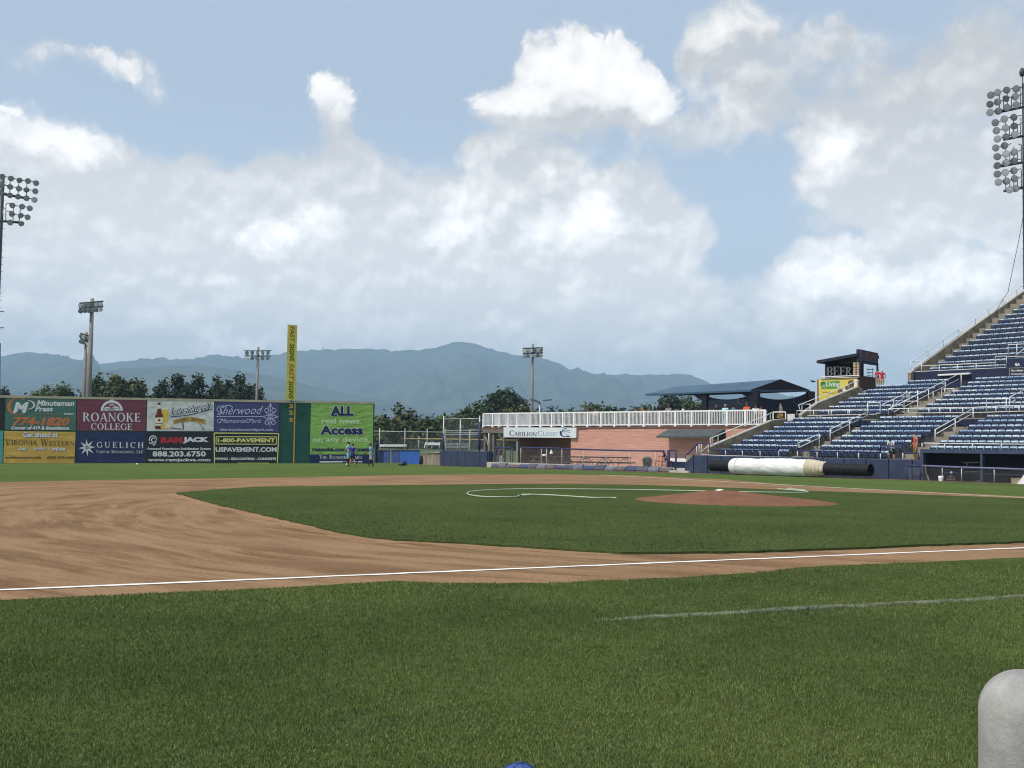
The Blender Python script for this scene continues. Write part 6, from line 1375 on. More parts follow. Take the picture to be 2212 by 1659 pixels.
for k, (q0, q1) in enumerate(zip(edges[:-1], edges[1:])):
    a0, a1 = S.ab(*D(*q0, 1050), -.15)[0], S.ab(*D(*q1, 1050), -.15)[0]; g_ = gz(S.P(a0, -.1, 0)); h = .40+.04*math.sin(k*2.3); sag_ = .05*math.sin(k*1.7)
    prof = [(-.28, 0), (-.30, .12), (-.22, h-.12), (-.08, h-.02), (.12, h), (.3, h-.05), (.34, 0)]
    mb = MB(); mb.prism([S.P(a0+.03, b_, g_+z_+sag_*(z_ > .2)) for b_, z_ in prof], S.e1*(a1-a0-.06))
    o = mb.build('kerb_pad', hues[(k*7) % 4], None, loc=S.P((a0+a1)/2, 0, g_))
    tag(o, f'faded foam pad draped on the kerb, {ORD[k]} from the blue padded box', 'kerb pad', 'foam pads along the picnic kerb')
mb = MB(); mb.obox(S.P(-24, .0, -.5), S.e1*23, S.e2*.35, V(0, 0, .62)); struct(mb.build('kerb', M_CAPCONC))
# picnic tables
M_PLNK = mat('grey_brown_plank', (.060, .042, .034), .8, .25, 3.0)
def picnic(a, b, rot, label):
    p = S.P(a, b, 0); z = gz(p)+.06; t = thing('picnic_table', label, 'table', V(p[0], p[1], z), 'picnic tables behind the wire fence'); e1 = S.e1*math.cos(rot)+S.e2*math.sin(rot); e2 = S.e2*math.cos(rot)-S.e1*math.sin(rot); c = V(p[0], p[1], z); n0 = len(COL.objects)
    mb = MB(); mb.box(c+V(0, 0, 1.0), 2.7, .92, .11, e1=e1, e2=e2); mb.build('tabletop', M_PLNK, t)
    for s in (-1, 1):
        mb = MB(); mb.box(c+e2*s*.80+V(0, 0, 0.58), 2.7, .33, .09, e1=e1, e2=e2); mb.build('bench', M_PLNK, t)
        mb = MB(); x = e1*s*1.0; mb.tube([c+x+e2*0.90+V(0, 0, 0.037), c+x+e2*0.74+V(0, 0, 0.037), c+x+e2*0.66+V(0, 0, 0.512), c+x+e2*0.22+V(0, 0, 0.878), c+x-e2*0.22+V(0, 0, 0.878), c+x-e2*0.66+V(0, 0, 0.512), c+x-e2*0.74+V(0, 0, 0.037), c+x-e2*0.90+V(0, 0, 0.037)], .03, 5); mb.tube([c+x+e2*0.79+V(0, 0, 0.500), c+x-e2*0.79+V(0, 0, 0.500)], .025, 5); mb.tube([c+x+V(0, 0, 0.500), c+e1*s*.2+V(0, 0, 0.854)], .02, 5); mb.build('frame', M_STEEL, t)
for x, b_, lab in ((1176, 2.4, 'picnic table nearest the brown recess'), (1206, 2.0, 'second picnic table from the brown recess'), (1243, 2.3, 'middle picnic table of the row behind the fence'), (1285, 1.9, 'second picnic table from the green trash bin'), (1330, 2.1, 'picnic table directly left of the green trash bin')): picnic(S.ab(x, 990, b_)[0], b_, 0, 'grey plank '+lab)
c = sw('e', 1172, 1265, 2.6); c[2] = gz(c)+.06; tc_ = thing('trash_bin', 'dark grey green trash bin with a hooded lid at the end of the picnic tables', 'trash bin', c)
M_BIN = mat('grey_green_plastic', (.055, .068, .055), .6, .15, 2.0)
mb = MB(); mb.lathe([(.30, 0), (.34, .05), (.36, .6), (.37, .62), (.30, .64)], c, n=16); mb.build('body', M_BIN, tc_)
mb = MB(); mb.lathe([(.38, .62), (.39, .7), (.36, .95), (.25, 1.07), (.0, 1.1)], c, n=16); mb.build('lid', M_BIN, tc_)
mb = MB(); mb.box(c-S.e2*.36+V(0, 0, .83), .34, .04, .18, e1=S.e1, e2=S.e2); mb.build('opening', M_BLACK, tc_)
M_REDM = mat('red_steel', (.36, .065, .035), .5, .1, 3.0)
def stool(v, x, b_, h, w_, label, nm='bar_stool'):
    c = sw(v, x, 1270, b_); c[2] = gz(c)+.06; t = thing(nm, label, 'stool' if nm == 'bar_stool' else 'table', c, 'red bar furniture'); mb = MB(); mb.box(c+V(0, 0, h), w_, w_*.8, .05, e1=S.e1, e2=S.e2); mb.build('top', M_REDM, t)
    for sx in (-1, 1):
        for sy in (-1, 1): mb = MB(); mb.tube([c+S.e1*sx*w_*.45+S.e2*sy*w_*.36, c+S.e1*sx*w_*.4+S.e2*sy*w_*.3+V(0, 0, h)], .022, 5); mb.build('leg', M_REDM, t)
    mb = MB(); mb.tube([c+S.e1*w_*.42+V(0, 0, h*.4), c-S.e1*w_*.42+V(0, 0, h*.4)], .018, 5); mb.build('stretcher', M_REDM, t)
stool('e', 1395, 1.6, 1.15, .65, 'tall red bar table beside the trash bin', 'bar_table'); stool('e', 1290, 1.5, .78, .5, 'red bar stool nearest the trash bin'); stool('e', 1380, 1.0, .76, .46, 'red bar stool under the red table'); stool('e', 1500, 1.8, .78, .46, 'red bar stool behind the girl at the fence')
c = sw('e', 1640, 1265, 2.2); c[2] = gz(c)+.06; tb = thing('folding_table', 'folding table with white cloth top and navy skirt near the stair', 'table', c)
mb = MB(); mb.box(c+V(0, 0, .98), 1.9, .8, .06, e1=S.e1, e2=S.e2); mb.box(c-S.e2*.42+V(0, 0, .88), 1.92, .03, .25, e1=S.e1, e2=S.e2); mb.build('tablecloth', M_WHITE, tb)
mb = MB(); mb.box(c-S.e2*.40+V(0, 0, .4), 1.86, .03, .74, e1=S.e1, e2=S.e2); mb.box(c+V(0, 0, .92), 1.7, .6, .05, e1=S.e1, e2=S.e2); mb.build('skirt', M_NAVY, tb)
for s in (-1, 1): mb = MB(); mb.tube([c+S.e1*s*.8, c+S.e1*s*.8+V(0, 0, .9)], .03, 5); mb.build('leg', M_STEEL, tb)
mb = MB(); p = sw('e', 1600, 1320, -.3); p[2] = gz(p); mb.obox(p-S.e1*.9, S.e1*2.0, S.e2*.5, V(0, 0, .16)); mb.obox(p-S.e1*.7+S.e2*.5, S.e1*1.9, S.e2*.5, V(0, 0, .34)); tag(mb.build('steps', M_CAPCONC, loc=p), 'pair of pale concrete steps left of the padded wall', 'steps')
# loose things seen through the picnic fence
c = sw('k', 795, 1180, 3.3); mb = MB(); mb.ball(c, .28, 8, 5, sq=(1, .7, .45)); tag(mb.build('paper_bag', M_WHITE, loc=c), 'white bag lying by the picnic table nearest the recess', 'bag')
c = sw('k', 945, 1142, 3.3); mb = MB(); mb.lathe([(.16, 0), (.14, .12), (.06, .3), (.03, .36)], c, n=8); tag(mb.build('wrapped_bundle', M_WHITE, loc=c), 'small white peaked bundle on the picnic table', 'bundle')

# ------------------------------------------------------------------ bullpen side
pb = thing('padded_box', 'free standing block of worn navy wall pads beside the bullpen', 'padded wall', S.w(1000, 1007, 0))
xs_ = (115, 160, 257, 360, 462, 565, 668, 775); aa = [S.ab(*D('d', x, 930), 0)[0] for x in xs_]; zt2 = S.ab(*D('d', 450, 838), 0)[1]
for a0, a1 in zip(aa[:-1], aa[1:]): pad(pb, a0+.01, a1-.01, gz(S.P(a0, 0, 0))-.02, zt2)
b_k = QP.ab(*D('d', 848, 930), aa[-1])[0]
mb = MB(); mb.obox(S.P(aa[-1]-.05, .1, -.5), S.e1*.2, S.e2*(b_k-.1), V(0, 0, zt2+.48)); mb.obox(S.P(aa[0], .16, -.5), S.e1*(aa[-1]-aa[0]-.06), S.e2*.25, V(0, 0, zt2+.45)); mb.build('side_pad', mat('navy_side_vinyl', (.018, .026, .075), .55), pb)
bb2 = 1.6
bk_ = thing('backstop', 'tall wire backstop on galvanised posts above the padded block', 'backstop', sw('d', 420, 900, bb2))
for x, y in ((170, 350), (675, 345), (405, 395)):
    p = sw('d', x, y, bb2); mb = MB(); mb.tube([V(p[0], p[1], -.3), p], .07, 6); mb.build('post', M_STEEL, bk_)
for x in (165, 672): p, q = sw('d', x, 600 if x < 200 else 430, bb2-.08), sw('d', x, 835, bb2-.08); mb = MB(); mb.tube([q, p], .11, 7); mb.build('post_pad', M_BLUEF, bk_)
for y in (392, 555, 612): mb = MB(); mb.tube([sw('d', 170, y, bb2), sw('d', 675, y-6, bb2)], .05, 6); mb.build('cross_rail', M_STEEL, bk_)
mb = MB(); mb.quad(sw('d', 170, 830, bb2), sw('d', 675, 830, bb2), sw('d', 675, 387, bb2), sw('d', 170, 393, bb2)); mb.build('wire_mesh', M_CHAIN, bk_)
# blue wind screens
M_TARPB = mat('blue_tarp', (.035, .065, .20), .6, .15, 1.2, bump=.3); M_TARPB2 = mat('bright_blue_tarp', (.028, .10, .36), .5, .12, 1.2, bump=.3)
for x0, x1, y0, y1, m_, lab in ((775, 1000, 372, 600, M_TARPB, 'faded blue tarp panel nearest the green banner'), (1040, 1200, 372, 600, M_TARPB, 'narrow faded blue tarp panel in the middle of the bullpen'), (1212, 1576, 370, 622, M_TARPB2, 'bright blue tarp panel right of the faded ones')):
    P = [sw('q', x0, y0, .1), sw('q', x1, y0, .1), sw('q', x1, y1, .1), sw('q', x0, y1, .1)]; t = thing('wind_screen', lab, 'tarp', P[3], 'blue tarps on the bullpen fence')
    mb = MB(); mb.prism(P, S.e2*.05); mb.build('sheet', m_, t); mb = MB(); mb.tube([P[0]+V(0, 0, .04), P[1]+V(0, 0, .04)], .07, 6); mb.build('top_tube', M_NAVY, t)
mb = MB(); mb.obox(sw('q', 705, 600, .3), S.e1*.3+V(0, 0, 0), S.e2*.3, V(0, 0, 2.0)); tag(mb.build('padded_post', M_NAVY, loc=sw('q', 720, 600, .3)), 'dark blue padded post right of the tall wall', 'post')
P = [sw('q', 1590, 470, .5), sw('q', 1760, 425, .5), sw('q', 1975, 410, .5), sw('q', 1975, 640, .5), sw('q', 1590, 632, .5)]; mb = MB(); mb.prism(P, S.e2*.3)
tag(mb.build('low_wall', mat('streaked_concrete', (.12, .105, .08), .9, .3, 1.4, stretch=(3, 3, .35), detail=6, col2=(.34, .30, .24)), loc=P[4]), 'low concrete wall with dark vertical streaks beside the bright blue tarp', 'wall')
mb = MB(); mb.tube([sw('q', 1640, 398, .4), sw('q', 1800, 398, .4), sw('q', 1975, 400, .4)], .05, 6); mb.tube([sw('q', 1612, 470, .3), sw('q', 1618, 540, .3), sw('q', 1590, 625, .3)], .08, 6, m=1); tag(mb.build('pipe_rail', [M_STEEL, M_BLACK], loc=sw('q', 1800, 398, .4)), 'thin pale pipe rail above the streaked low wall', 'railing')
# far fences of the neighbouring field
def far_fence(label, dep, topy, x0, x1, zb, posts, tm, tr_):
    T = [at(x, topy, dep) for x in np.linspace(x0, x1, 5)]
    for p in T: p[2] = T[2][2]
    t = thing('mesh_fence', label, 'fence', V(T[0][0], T[0][1], zb), 'wire mesh fences'); mb = MB(); mb.tube(T, tr_, 6); mb.build('top_rail', tm, t)
    mb = MB(); mb.quad(V(*T[0][:2], zb), V(*T[-1][:2], zb), T[-1], T[0]); mb.build('wire_mesh', M_CHAIN, t)
    for x in posts: p = at(x, topy, dep); p[2] = T[2][2]+.4; mb = MB(); mb.tube([V(p[0], p[1], zb), p], .06, 6); mb.build('post', M_STEEL, t)
far_fence('tall far wire fence with steel top rail behind the bullpen', 138, 933.5, 800, 1090, -.9, [820.3, 875, 923, 961.5, 1015, 1055.7], M_STEEL, .06)
far_fence('lower far fence with a yellow tube along its top', 150, 948.8, 800, 1125, -.9, [850, 905, 960, 1015, 1070], mat('yellow_tube', (.36, .29, .10), .5), .11)
mb = MB(); P = [at(x, y, 137) for x, y in ((780, 966), (1130, 962), (1130, 996), (780, 1000))]
gx, gy = np.meshgrid(np.linspace(0, 1, 20), np.linspace(0, 1, 8)); Q0, Q1 = at(760, 975, 128), at(1150, 975, 128); R0, R1 = at(720, 975, 152), at(1190, 975, 152)
X = (Q0[0]*(1-gx)+Q1[0]*gx)*(1-gy)+(R0[0]*(1-gx)+R1[0]*gx)*gy; Y = (Q0[1]*(1-gx)+Q1[1]*gx)*(1-gy)+(R0[1]*(1-gx)+R1[1]*gx)*gy
struct(grid('bank', X, Y, -.9+1.9*sstep(0, .6, gy)+.2*fbm(gx*9, gy*4), M_PARKG))
p0, p1 = at(*D('q', 832, 290), 141), at(*D('q', 1330, 288), 141); mb = MB(); e = (p1-p0)/np.linalg.norm(p1-p0)
L_ = np.linalg.norm(p1-p0)
for s0, s1 in ((0, .13), (.15, .27), (.285, .87), (.9, .94), (.96, 1.0)): mb.obox(p0+e*L_*s0, e*L_*(s1-s0), V(0, .3, 0), V(0, 0, .3))
tag(mb.build('bench_row', M_WHITE, loc=p0), 'row of low white boards beyond the far fence', 'boards')
def seatbank(q0, q1, dep, label, m_):
    p0, p1 = at(*D(*q0), dep), at(*D(*q1), dep); e = RGT*1.0; e[2] = 0; L_ = abs((p1-p0)@e); mb = MB(); H_ = p0[2]-p1[2]
    for k in range(4): mb.obox(V(p0[0], p0[1], p1[2]+H_*(k/4))+_F2*k*.5, e*L_, _F2*.35, V(0, 0, .09))
    for s in (0, .5, 1): mb.tube([V(*p0[:2], p1[2]-.4)+e*L_*s, V(*p0[:2], p0[2])+e*L_*s+_F2*1.6], .05, 5)
    tag(mb.build('bleacher', m_, loc=V(p0[0], p0[1], p1[2])), label, 'bleacher', 'bleachers beyond the far fence')
_F2 = V(FWD[0], FWD[1], 0)
seatbank(('d',190,722), ('d',522,800), 141, 'grey slatted bleacher seen through the backstop', M_STEEL)
seatbank(('q',1680,205), ('q',1960,262), 143, 'small white bleacher left of the backstop', M_WHITE)
# balls, glove, hose
def small(name, c, r_, m_, label, cat, sq=(1, 1, 1)):
    c = V(c[0], c[1], gz(c)+r_*sq[2]-.002); mb = MB(); mb.ball(c, r_, 10, 7, sq=sq); tag(mb.build(name, m_, loc=c), label, cat)
M_BALL = mat('ball_leather', (.78, .78, .66), .5, .04, 9.0)
small('baseball', ground_hit(*D('a', 1925, 1122), -.45), .085, M_BALL, 'white ball lying on the grass below the navy banner', 'ball')
small('baseball', ground_hit(*D('q', 180, 655), -.25), .10, M_BALL, 'white ball by the feet of the player in light blue', 'ball')
c = ground_hit(*D('q', 1255, 640), -.2); mb = MB(); c = V(c[0], c[1], gz(c)); mb.ball(c+V(0, 0, .1), .28, 9, 6, sq=(1.6, .8, .4)); mb.ball(c+V(.2, .05, .22), .2, 8, 5); tag(mb.build('gear_bag', M_BLACK, loc=c), 'black gear bag on the grass in front of the bright blue tarp', 'bag')
M_HOSE = mat('white_hose', (.44, .49, .37), .5, .1, 4.0)
def hose(pts, label):
    P = [ground_hit(*D('u', x, y)) for x, y in pts]; Q = []
    for i in range(len(P)-1):
        a = P[max(i-1, 0)]; b, c = P[i], P[i+1]; d = P[min(i+2, len(P)-1)]
        for s in np.linspace(0, 1, 7)[:-1]: Q.append(.5*((2*b)+(-a+c)*s+(2*a-5*b+4*c-d)*s*s+(-a+3*b-3*c+d)*s**3))
    Q.append(P[-1])
    for q in Q: q[2] = .075
    mb = MB(); mb.tube(Q, .017, 7); tag(mb.build('hose', M_HOSE, loc=Q[0]), label, 'hose', 'white hoses on the infield')
hose([(325,133),(318,138),(260,140),(185,138),(140,131),(133,125),(150,118),(210,113),(310,109),(500,108.5),(700,110),(900,113.5),(1100,118),(1300,121),(1395,121),(1400,117),(1350,112),(1300,108)], 'long white hose curving over the infield behind the mound')
hose([(690,143),(670,142),(600,142),(520,137),(450,132.5),(390,130),(345,129.5),(335,131),(352,133),(372,131)], 'shorter white hose left of the mound')
hose([(1290,106),(1320,110),(1360,112),(1395,114),(1380,110),(1330,106),(1345,103)], 'coiled white hose end right of the mound top')

# ------------------------------------------------------------------ people: one skinned body each, hair and caps as children
CLO = {k: mat('cloth_'+k, srgb(*c) if max(c) > 1 else c, .85, .10, 9.0) for k, c in dict(lightblue=(132,180,214), royal=(36,52,128), black=(24,25,30), grey=(128,128,128), white=(206,208,212), red=(176,38,52), khaki=(170,152,122), orange=(206,88,44), rust=(190,92,70), navy=(28,36,66), green=(72,150,60), aqua=(160,206,210), teal=(44,104,124), brownpants=(120,88,48), tan=(176,142,110), darkgrey=(62,62,68), maroon=(90,26,36), paleblue=(168,200,224), greypants=(160,160,158)).items()}
HAIR = {k: mat('hair_'+k, c, .7, .2, 20.0) for k, c in dict(dark=(.018, .014, .012), brown=(.06, .035, .02), tan=(.20, .12, .06), grey=(.22, .21, .20), red=(.10, .035, .02)).items()}
M_SHOE = mat('dark_shoe', (.02, .02, .022), .6)
PEOPLE = []
def person(label, loc, face, h=1.75, bend=0.0, arms='down', legs='stand', shirt='white', pants='khaki', shorts=False, sock=None, skin=M_SKIN, hair='brown', long=False, cap=None, twist=0.0, fingers=False, stout=1.0, group=None, sit=None, hk=1.0):
    J = []; E = []; R_ = []; TAGS = {}
    def j(p, r, par=None, tg=None):
        J.append(np.array(p, float)); R_.append(r if isinstance(r, tuple) else (r, r)); i = len(J)-1
        if par is not None: E.append((par, i)); TAGS[(par, i)] = tg
        return i
    st = stout; cb, sb_ = math.cos(bend), math.sin(bend)
    ph = .52 if sit is None else sit
    def U(x, y, z): dz = z-.52; return (x, y*cb+dz*sb_, ph+dz*cb-y*sb_)
    pel = j((0, 0, ph), (.082*st, .062*st), None); wa = j(U(0, .005, .60), (.076*st, .058*st), pel, 'shirt'); ch = j(U(0, 0, .73), (.088*st, .062*st), wa, 'shirt'); nb = j(U(0, -.005, .815), (.040, .036), ch, 'shirt')
    nod = .35*sb_
    hc = j(U(0, .018+nod*.05, .872), .046*hk, nb, 'skin'); ht = j(U(0, .014+nod*.12, .935), .047*hk, hc, 'skin'); j(U(0, .066+nod*.1, .892), .011, hc, 'skin'); j(U(0, .048+nod*.08, .862), .016, hc, 'skin')
    for s in (-1, 1):
        sh = j(U(s*.108*st, 0, .795), .038, ch, 'shirt')
        A = {'down': ((s*.128, -.015, .635), (s*.135, .03, .485)), 'hips': ((s*.185, -.05, .645), (s*.095, .02, .555)), 'rail': ((s*.145, .12, .66), (s*.05, .25, .66)), 'fold': ((s*.135, .06, .66), (-s*.02, .12, .68)),
             'raise': ((s*.16, .08, .80), (s*.06, .10, .90)), 'reachl': ((s*.15, .02, .655), (s*.06, .14, .64)), 'back': ((s*.17, -.07, .66), (s*.03, -.10, .56)), 'neck': ((s*.19, .02, .84), (s*.05, -.03, .87)), 'side': ((s*.20, -.02, .67), (s*.28, .04, .56)), 'phone': ((s*.13, .08, .66), (s*.035, .17, .71))}
        k = arms if isinstance(arms, str) else arms[0 if s < 0 else 1]
        e_, w_ = A[k]; el_ = j(U(*e_), .028, sh, 'sleeve'); wr_ = j(U(*w_), .019, el_, 'skin')
        d = J[wr_]-J[el_]; d = d/(np.linalg.norm(d)+1e-9); pm = j(J[wr_]+d*.035, (.024, .014), wr_, 'skin')
        if fingers:
            sd = np.cross(d, [s, .2, .3]); sd /= np.linalg.norm(sd)+1e-9
            for q, (o_, L_) in enumerate(((-.017, .038), (-.006, .046), (.006, .043), (.017, .034))): j(J[pm]+d*L_+sd*o_+np.array([0, 0, -.006]), .0058, pm, 'skin')
            j(J[wr_]+d*.03+sd*-.034, .0068, wr_, 'skin')
        else: j(J[pm]+d*.045, (.016, .010), pm, 'skin')
    for s in (-1, 1):
        if sit is not None: kn_, an_ = (s*.10, .24, ph+.01), (s*.10, .25, ph-.25)
        elif legs == 'walk': kn_, an_ = (s*.055, .06*s, .285), (s*.06, .11*s-.03, .045)
        elif legs == 'wide': kn_, an_ = (s*.085, .015, .28), (s*.12, -.01, .045)
        elif legs == 'cross': kn_, an_ = (s*.035, .02*s, .28), (-s*.02, .05*s, .045)
        elif legs == 'step': kn_, an_ = ((s*.06, .0, .28) if s < 0 else (s*.09, .12, .33), (s*.06, -.02, .045) if s < 0 else (s*.10, .07, .12))
        else: kn_, an_ = (s*.058, .012, .28), (s*.062, -.015, .045)
        hp = j((s*.052, 0, ph-.035), .060*min(st, 1.15), pel, 'pants'); kn = j(kn_, .044, hp, 'thigh'); mid = j((np.array(kn_)*.55+np.array(an_)*.45)+np.array([0, -.012, 0]), .036, kn, 'shin'); an = j(an_, .024, mid, 'shin2')
        j((an_[0]+s*.012, an_[1]+.082, max(.018, an_[2]-.028)), (.026, .018), an, 'shoe')
    PEOPLE.append(dict(label=label, loc=np.array(loc, float), face=face, h=h, J=J, E=E, R=R_, T=TAGS, shirt=CLO[shirt], pants=CLO[pants], shorts=shorts, sock=CLO[sock] if sock else None, skin=skin, hair=HAIR[hair] if hair else None, long=long, cap=cap, ht=ht, hc=hc, group=group, U=U, hk=hk))
def finish_people():
    tmp = []
    for P in PEOPLE:
        me = bpy.data.meshes.new('body'); me.from_pydata([tuple(p) for p in P['J']], P['E'], []); o = bpy.data.objects.new('body', me); COL.objects.link(o)
        m = o.modifiers.new('s', 'SKIN'); m.use_smooth_shade = True; m.branch_smoothing = .6
        sv = me.skin_vertices[0].data if me.skin_vertices else None
        if sv is None:
            bpy.context.view_layer.objects.active = o; sv = me.skin_vertices[0].data
        for i, r_ in enumerate(P['R']): sv[i].radius = r_; sv[i].use_root = (i == 0)
        s = o.modifiers.new('b', 'SUBSURF'); s.levels = 1; s.render_levels = 1; tmp.append(o)
    dg_ = bpy.context.evaluated_depsgraph_get(); dg_.update()
    for P, o in zip(PEOPLE, tmp):
        me = bpy.data.meshes.new_from_object(o.evaluated_get(dg_), depsgraph=dg_); me.name = 'person'
        J = np.array(P['J']); mats = [P['skin'], P['shirt'], P['pants'], M_SHOE, P['sock'] or P['skin']]
        me.materials.clear()
        for m in mats: me.materials.append(m)
        cen = np.array([p.center[:] for p in me.polygons]); best = np.full(len(cen), 9e9); mi = np.zeros(len(cen), int)
        for (a, b), tg in P['T'].items():
            A, B = J[a], J[b]; d = B-A; t = np.clip(((cen-A)@d)/(d@d+1e-9), 0, 1); ds = np.linalg.norm(cen-A-t[:, None]*d, axis=1)/(max(P['R'][a])*(1-t)+max(P['R'][b])*t)
            mm = {'shirt': np.ones_like(t), 'skin': 0*t, 'sleeve': np.where(t < .62, 1, 0), 'pants': np.full_like(t, 2), 'thigh': np.where(t < (.85 if P['shorts'] else 2), 2, 0), 'shin': np.full_like(t, 0 if P['shorts'] else 2), 'shin2': np.full_like(t, 4 if P['sock'] is not None else (0 if P['shorts'] else 2)), 'shoe': np.full_like(t, 3)}[tg]
            if tg == 'shin' and P['sock'] is not None: mm = np.full_like(t, 4)
            k = ds < best; best[k] = ds[k]; mi[k] = mm[k].astype(int)
        me.polygons.foreach_set('material_index', mi.astype(np.int32))
        h = P['h']; c, s = math.cos(P['face']), math.sin(P['face'])   # face: heading of the front, measured from +Y towards +X
        v = np.empty(len(me.vertices)*3); me.vertices.foreach_get('co', v); v = v.reshape(-1, 3)*h
        rot = lambda w: np.stack([w[:, 0]*c+w[:, 1]*s, -w[:, 0]*s+w[:, 1]*c, w[:, 2]], 1)
        me.vertices.foreach_set('co', rot(v).ravel()); me.update()
        po_ = bpy.data.objects.new('person', me); COL.objects.link(po_); po_.location = tuple(P['loc']); tag(po_, P['label'], 'person', P['group'])
        bpy.data.objects.remove(o)
        H = J[P['ht']]; up = np.array(P['U'](0, 0, 1.0))-np.array(P['U'](0, 0, .9)); up /= np.linalg.norm(up); fw = np.array(P['U'](0, .1, .9))-np.array(P['U'](0, 0, .9)); fw /= np.linalg.norm(fw); sd = np.cross(fw, up)
        def child(nm, fn, m):
            mb = MB(); fn(mb); mb.v = [tuple(q) for q in rot(np.array(mb.v)*h)]; return mb.build(nm, m, po_, local=True)
        hc_ = H-up*.022
        def dome(mb, r, top, lowf, lowb, squash=1.0):
            n, k = 12, 6; vs = []
            for i in range(k+1):
                for q in range(n):
                    t = 2*math.pi*q/n; lim = (lowb if math.cos(t) < .25 else lowf); phi = (i/k)*lim
                    vs.append(hc_+(up*math.cos(phi)*top+(fw*math.cos(t)*1.05+sd*math.sin(t)*.92)*math.sin(phi))*r)
            mb.add(vs, [(i*n+q, i*n+(q+1) % n, (i+1)*n+(q+1) % n, (i+1)*n+q) for i in range(k) for q in range(n)], 0, True)
        if P['hair']: child('hair', lambda mb: dome(mb, .056*P['hk'], 1.06, .95, 2.5 if P['long'] else 1.95), P['hair'])
        if P['long'] and P['hair']: child('hair_length', lambda mb: mb.tube([hc_-fw*.035, hc_-fw*.05-up*.07, hc_-fw*.05-up*.14], [.045, .048, .02], 8), P['hair'])
        if P['cap']:
            def cp(mb):
                dome(mb, .0605*P['hk'], 1.1, 1.35, 1.5)
                b0 = hc_+fw*.05+up*.012; mb.prism([b0+sd*.045, b0+fw*.05+sd*.03-up*.012, b0+fw*.062-up*.014, b0+fw*.05-sd*.03-up*.012, b0-sd*.045], up*.006)
            child('cap', cp, P['cap'])
        def face_(mb):
            for sx in (-1, 1): mb.ball(H-up*.045+fw*.043+sd*.018*sx, .0075, 6, 4)
            mb.box(H-up*.083+fw*.046, .03, .006, .006, e1=sd, e2=fw, e3=up)
        child('eyes_and_mouth', face_, HAIR['dark'])
HD = lambda v: math.atan2(v[0], v[1])
TOFIELD = HD(-S.e2); AWAY = HD(S.e2); ALONG = HD(S.e1); BACK = HD(-S.e1); TOCAM = HD(-FWD)
def cap_m(n, c): return mat('cap_'+n, c, .7, .08, 9.0)
C_BLK, C_BLUE, C_GREY, C_WHT, C_RED = cap_m('black', (.012, .012, .015)), cap_m('pale_blue', srgb(150, 172, 210)), cap_m('grey', (.2, .2, .2)), cap_m('white', (.6, .6, .6)), cap_m('maroon', (.16, .04, .04))
# three in right field
def field_spot(v, x, dep): p = at(D(v, x, 600)[0], 985, dep); return V(p[0], p[1], gz(p)+.0)
person('tall player in light blue shirt and shorts with black cap, hands behind', field_spot('q', 212, 87), HD(-RGT+FWD*.5), 1.98, arms='reachl', shirt='lightblue', pants='lightblue', shorts=True, sock='black', hair='dark', cap=C_BLK, fingers=True)
person('man in royal blue shirt and black shorts seen from behind, hands on hips', field_spot('q', 287, 85), HD(FWD+RGT*.2), 1.80, arms='hips', legs='wide', shirt='royal', pants='black', shorts=True, hair='dark', fingers=True, stout=1.12)
person('player in pale blue jersey, grey trousers and black socks by the wall corner', field_spot('q', 640, 86), HD(-RGT+FWD*.2), 1.86, arms=('reachl', 'down'), legs='walk', shirt='lightblue', pants='greypants', sock='navy', hair='dark', cap=C_BLK, skin=M_SKIND, fingers=True, stout=1.05)
gp = field_spot('q', 640, 86); gl = at(*D('q', 535, 432), 85.6); mb = MB(); mb.ball(gl, .14, 9, 6, sq=(.9, .6, 1.1)); mb.ball(gl+V(0, 0, .10)-RGT*.09, .08, 8, 5); tag(mb.build('baseball_glove', mat('glove_leather', (.14, .10, .045), .7), loc=gl), 'brown glove held out by the player at the wall corner', 'glove')
# along the deck railing
def deck(label, v, x, ytop, b=bw+.42, full=1.92, face=None, **k):
    px, py = D(v, x, ytop); a, z = S.ab(px, py, b); r_ = (z-zdk)/full; bend = 0.0
    if r_ < .80: bend = min(1.05, math.acos(max(.3, min(1, (r_-.52)/.455)))); k.setdefault('arms', 'rail')
    hh = full if r_ < .80 else min(1.95, (z-zdk)/.985)
    f_ = TOFIELD if face is None else face; off = math.sin(bend)*.40*hh
    loc = S.P(a, b, zdk)-V(math.sin(f_), math.cos(f_), 0)*off
    k['stout'] = k.get('stout', 1.0)*1.22
    person(label, loc, f_, hh, bend=bend, group='people on the roof deck', hk=1.28, **k)
deck('woman with long tan hair leaning on the deck rail, leftmost of the trio', 'e', 338, 462, shirt='tan', hair='tan', long=True)
deck('dark haired person in the middle of the trio leaning on the deck rail', 'e', 404, 470, shirt='tan', hair='dark', long=True)
deck('bald man in a white shirt, rightmost of the trio at the deck rail', 'e', 446, 455, shirt='white', hair=None)
deck('person in black leaning on the rail left of the one with raised arms', 'e', 1022, 455, shirt='black', hair='brown')
deck('fair haired person with raised arms at the deck rail', 'e', 1112, 445, shirt='tan', hair='tan', arms='raise')
deck('light brown haired person in white, hands to the face, at the deck rail', 'e', 1195, 447, shirt='white', hair='tan', arms='phone')
deck('person in black cap and grey shirt at the deck rail', 'e', 1318, 443, shirt='grey', hair='dark', cap=C_BLK)
deck('tall person in maroon cap and grey shirt standing above the others', 'e', 1475, 383, shirt='grey', hair='brown', cap=C_RED, arms='phone', stout=1.15)
deck('dark clad person bending low right of the tall one', 'e', 1605, 452, shirt='darkgrey', hair='dark')
deck('person in a white cap almost hidden by the deck rail', 'e', 1682, 462, shirt='black', hair='dark', cap=C_WHT)
deck('dark haired person hidden behind the deck rail near the canopy post', 'e', 1765, 462, shirt='black', hair='dark')
deck('person bending over in a bright green shirt', 'e', 2062, 446, shirt='green', hair='brown', b=bw+.9)
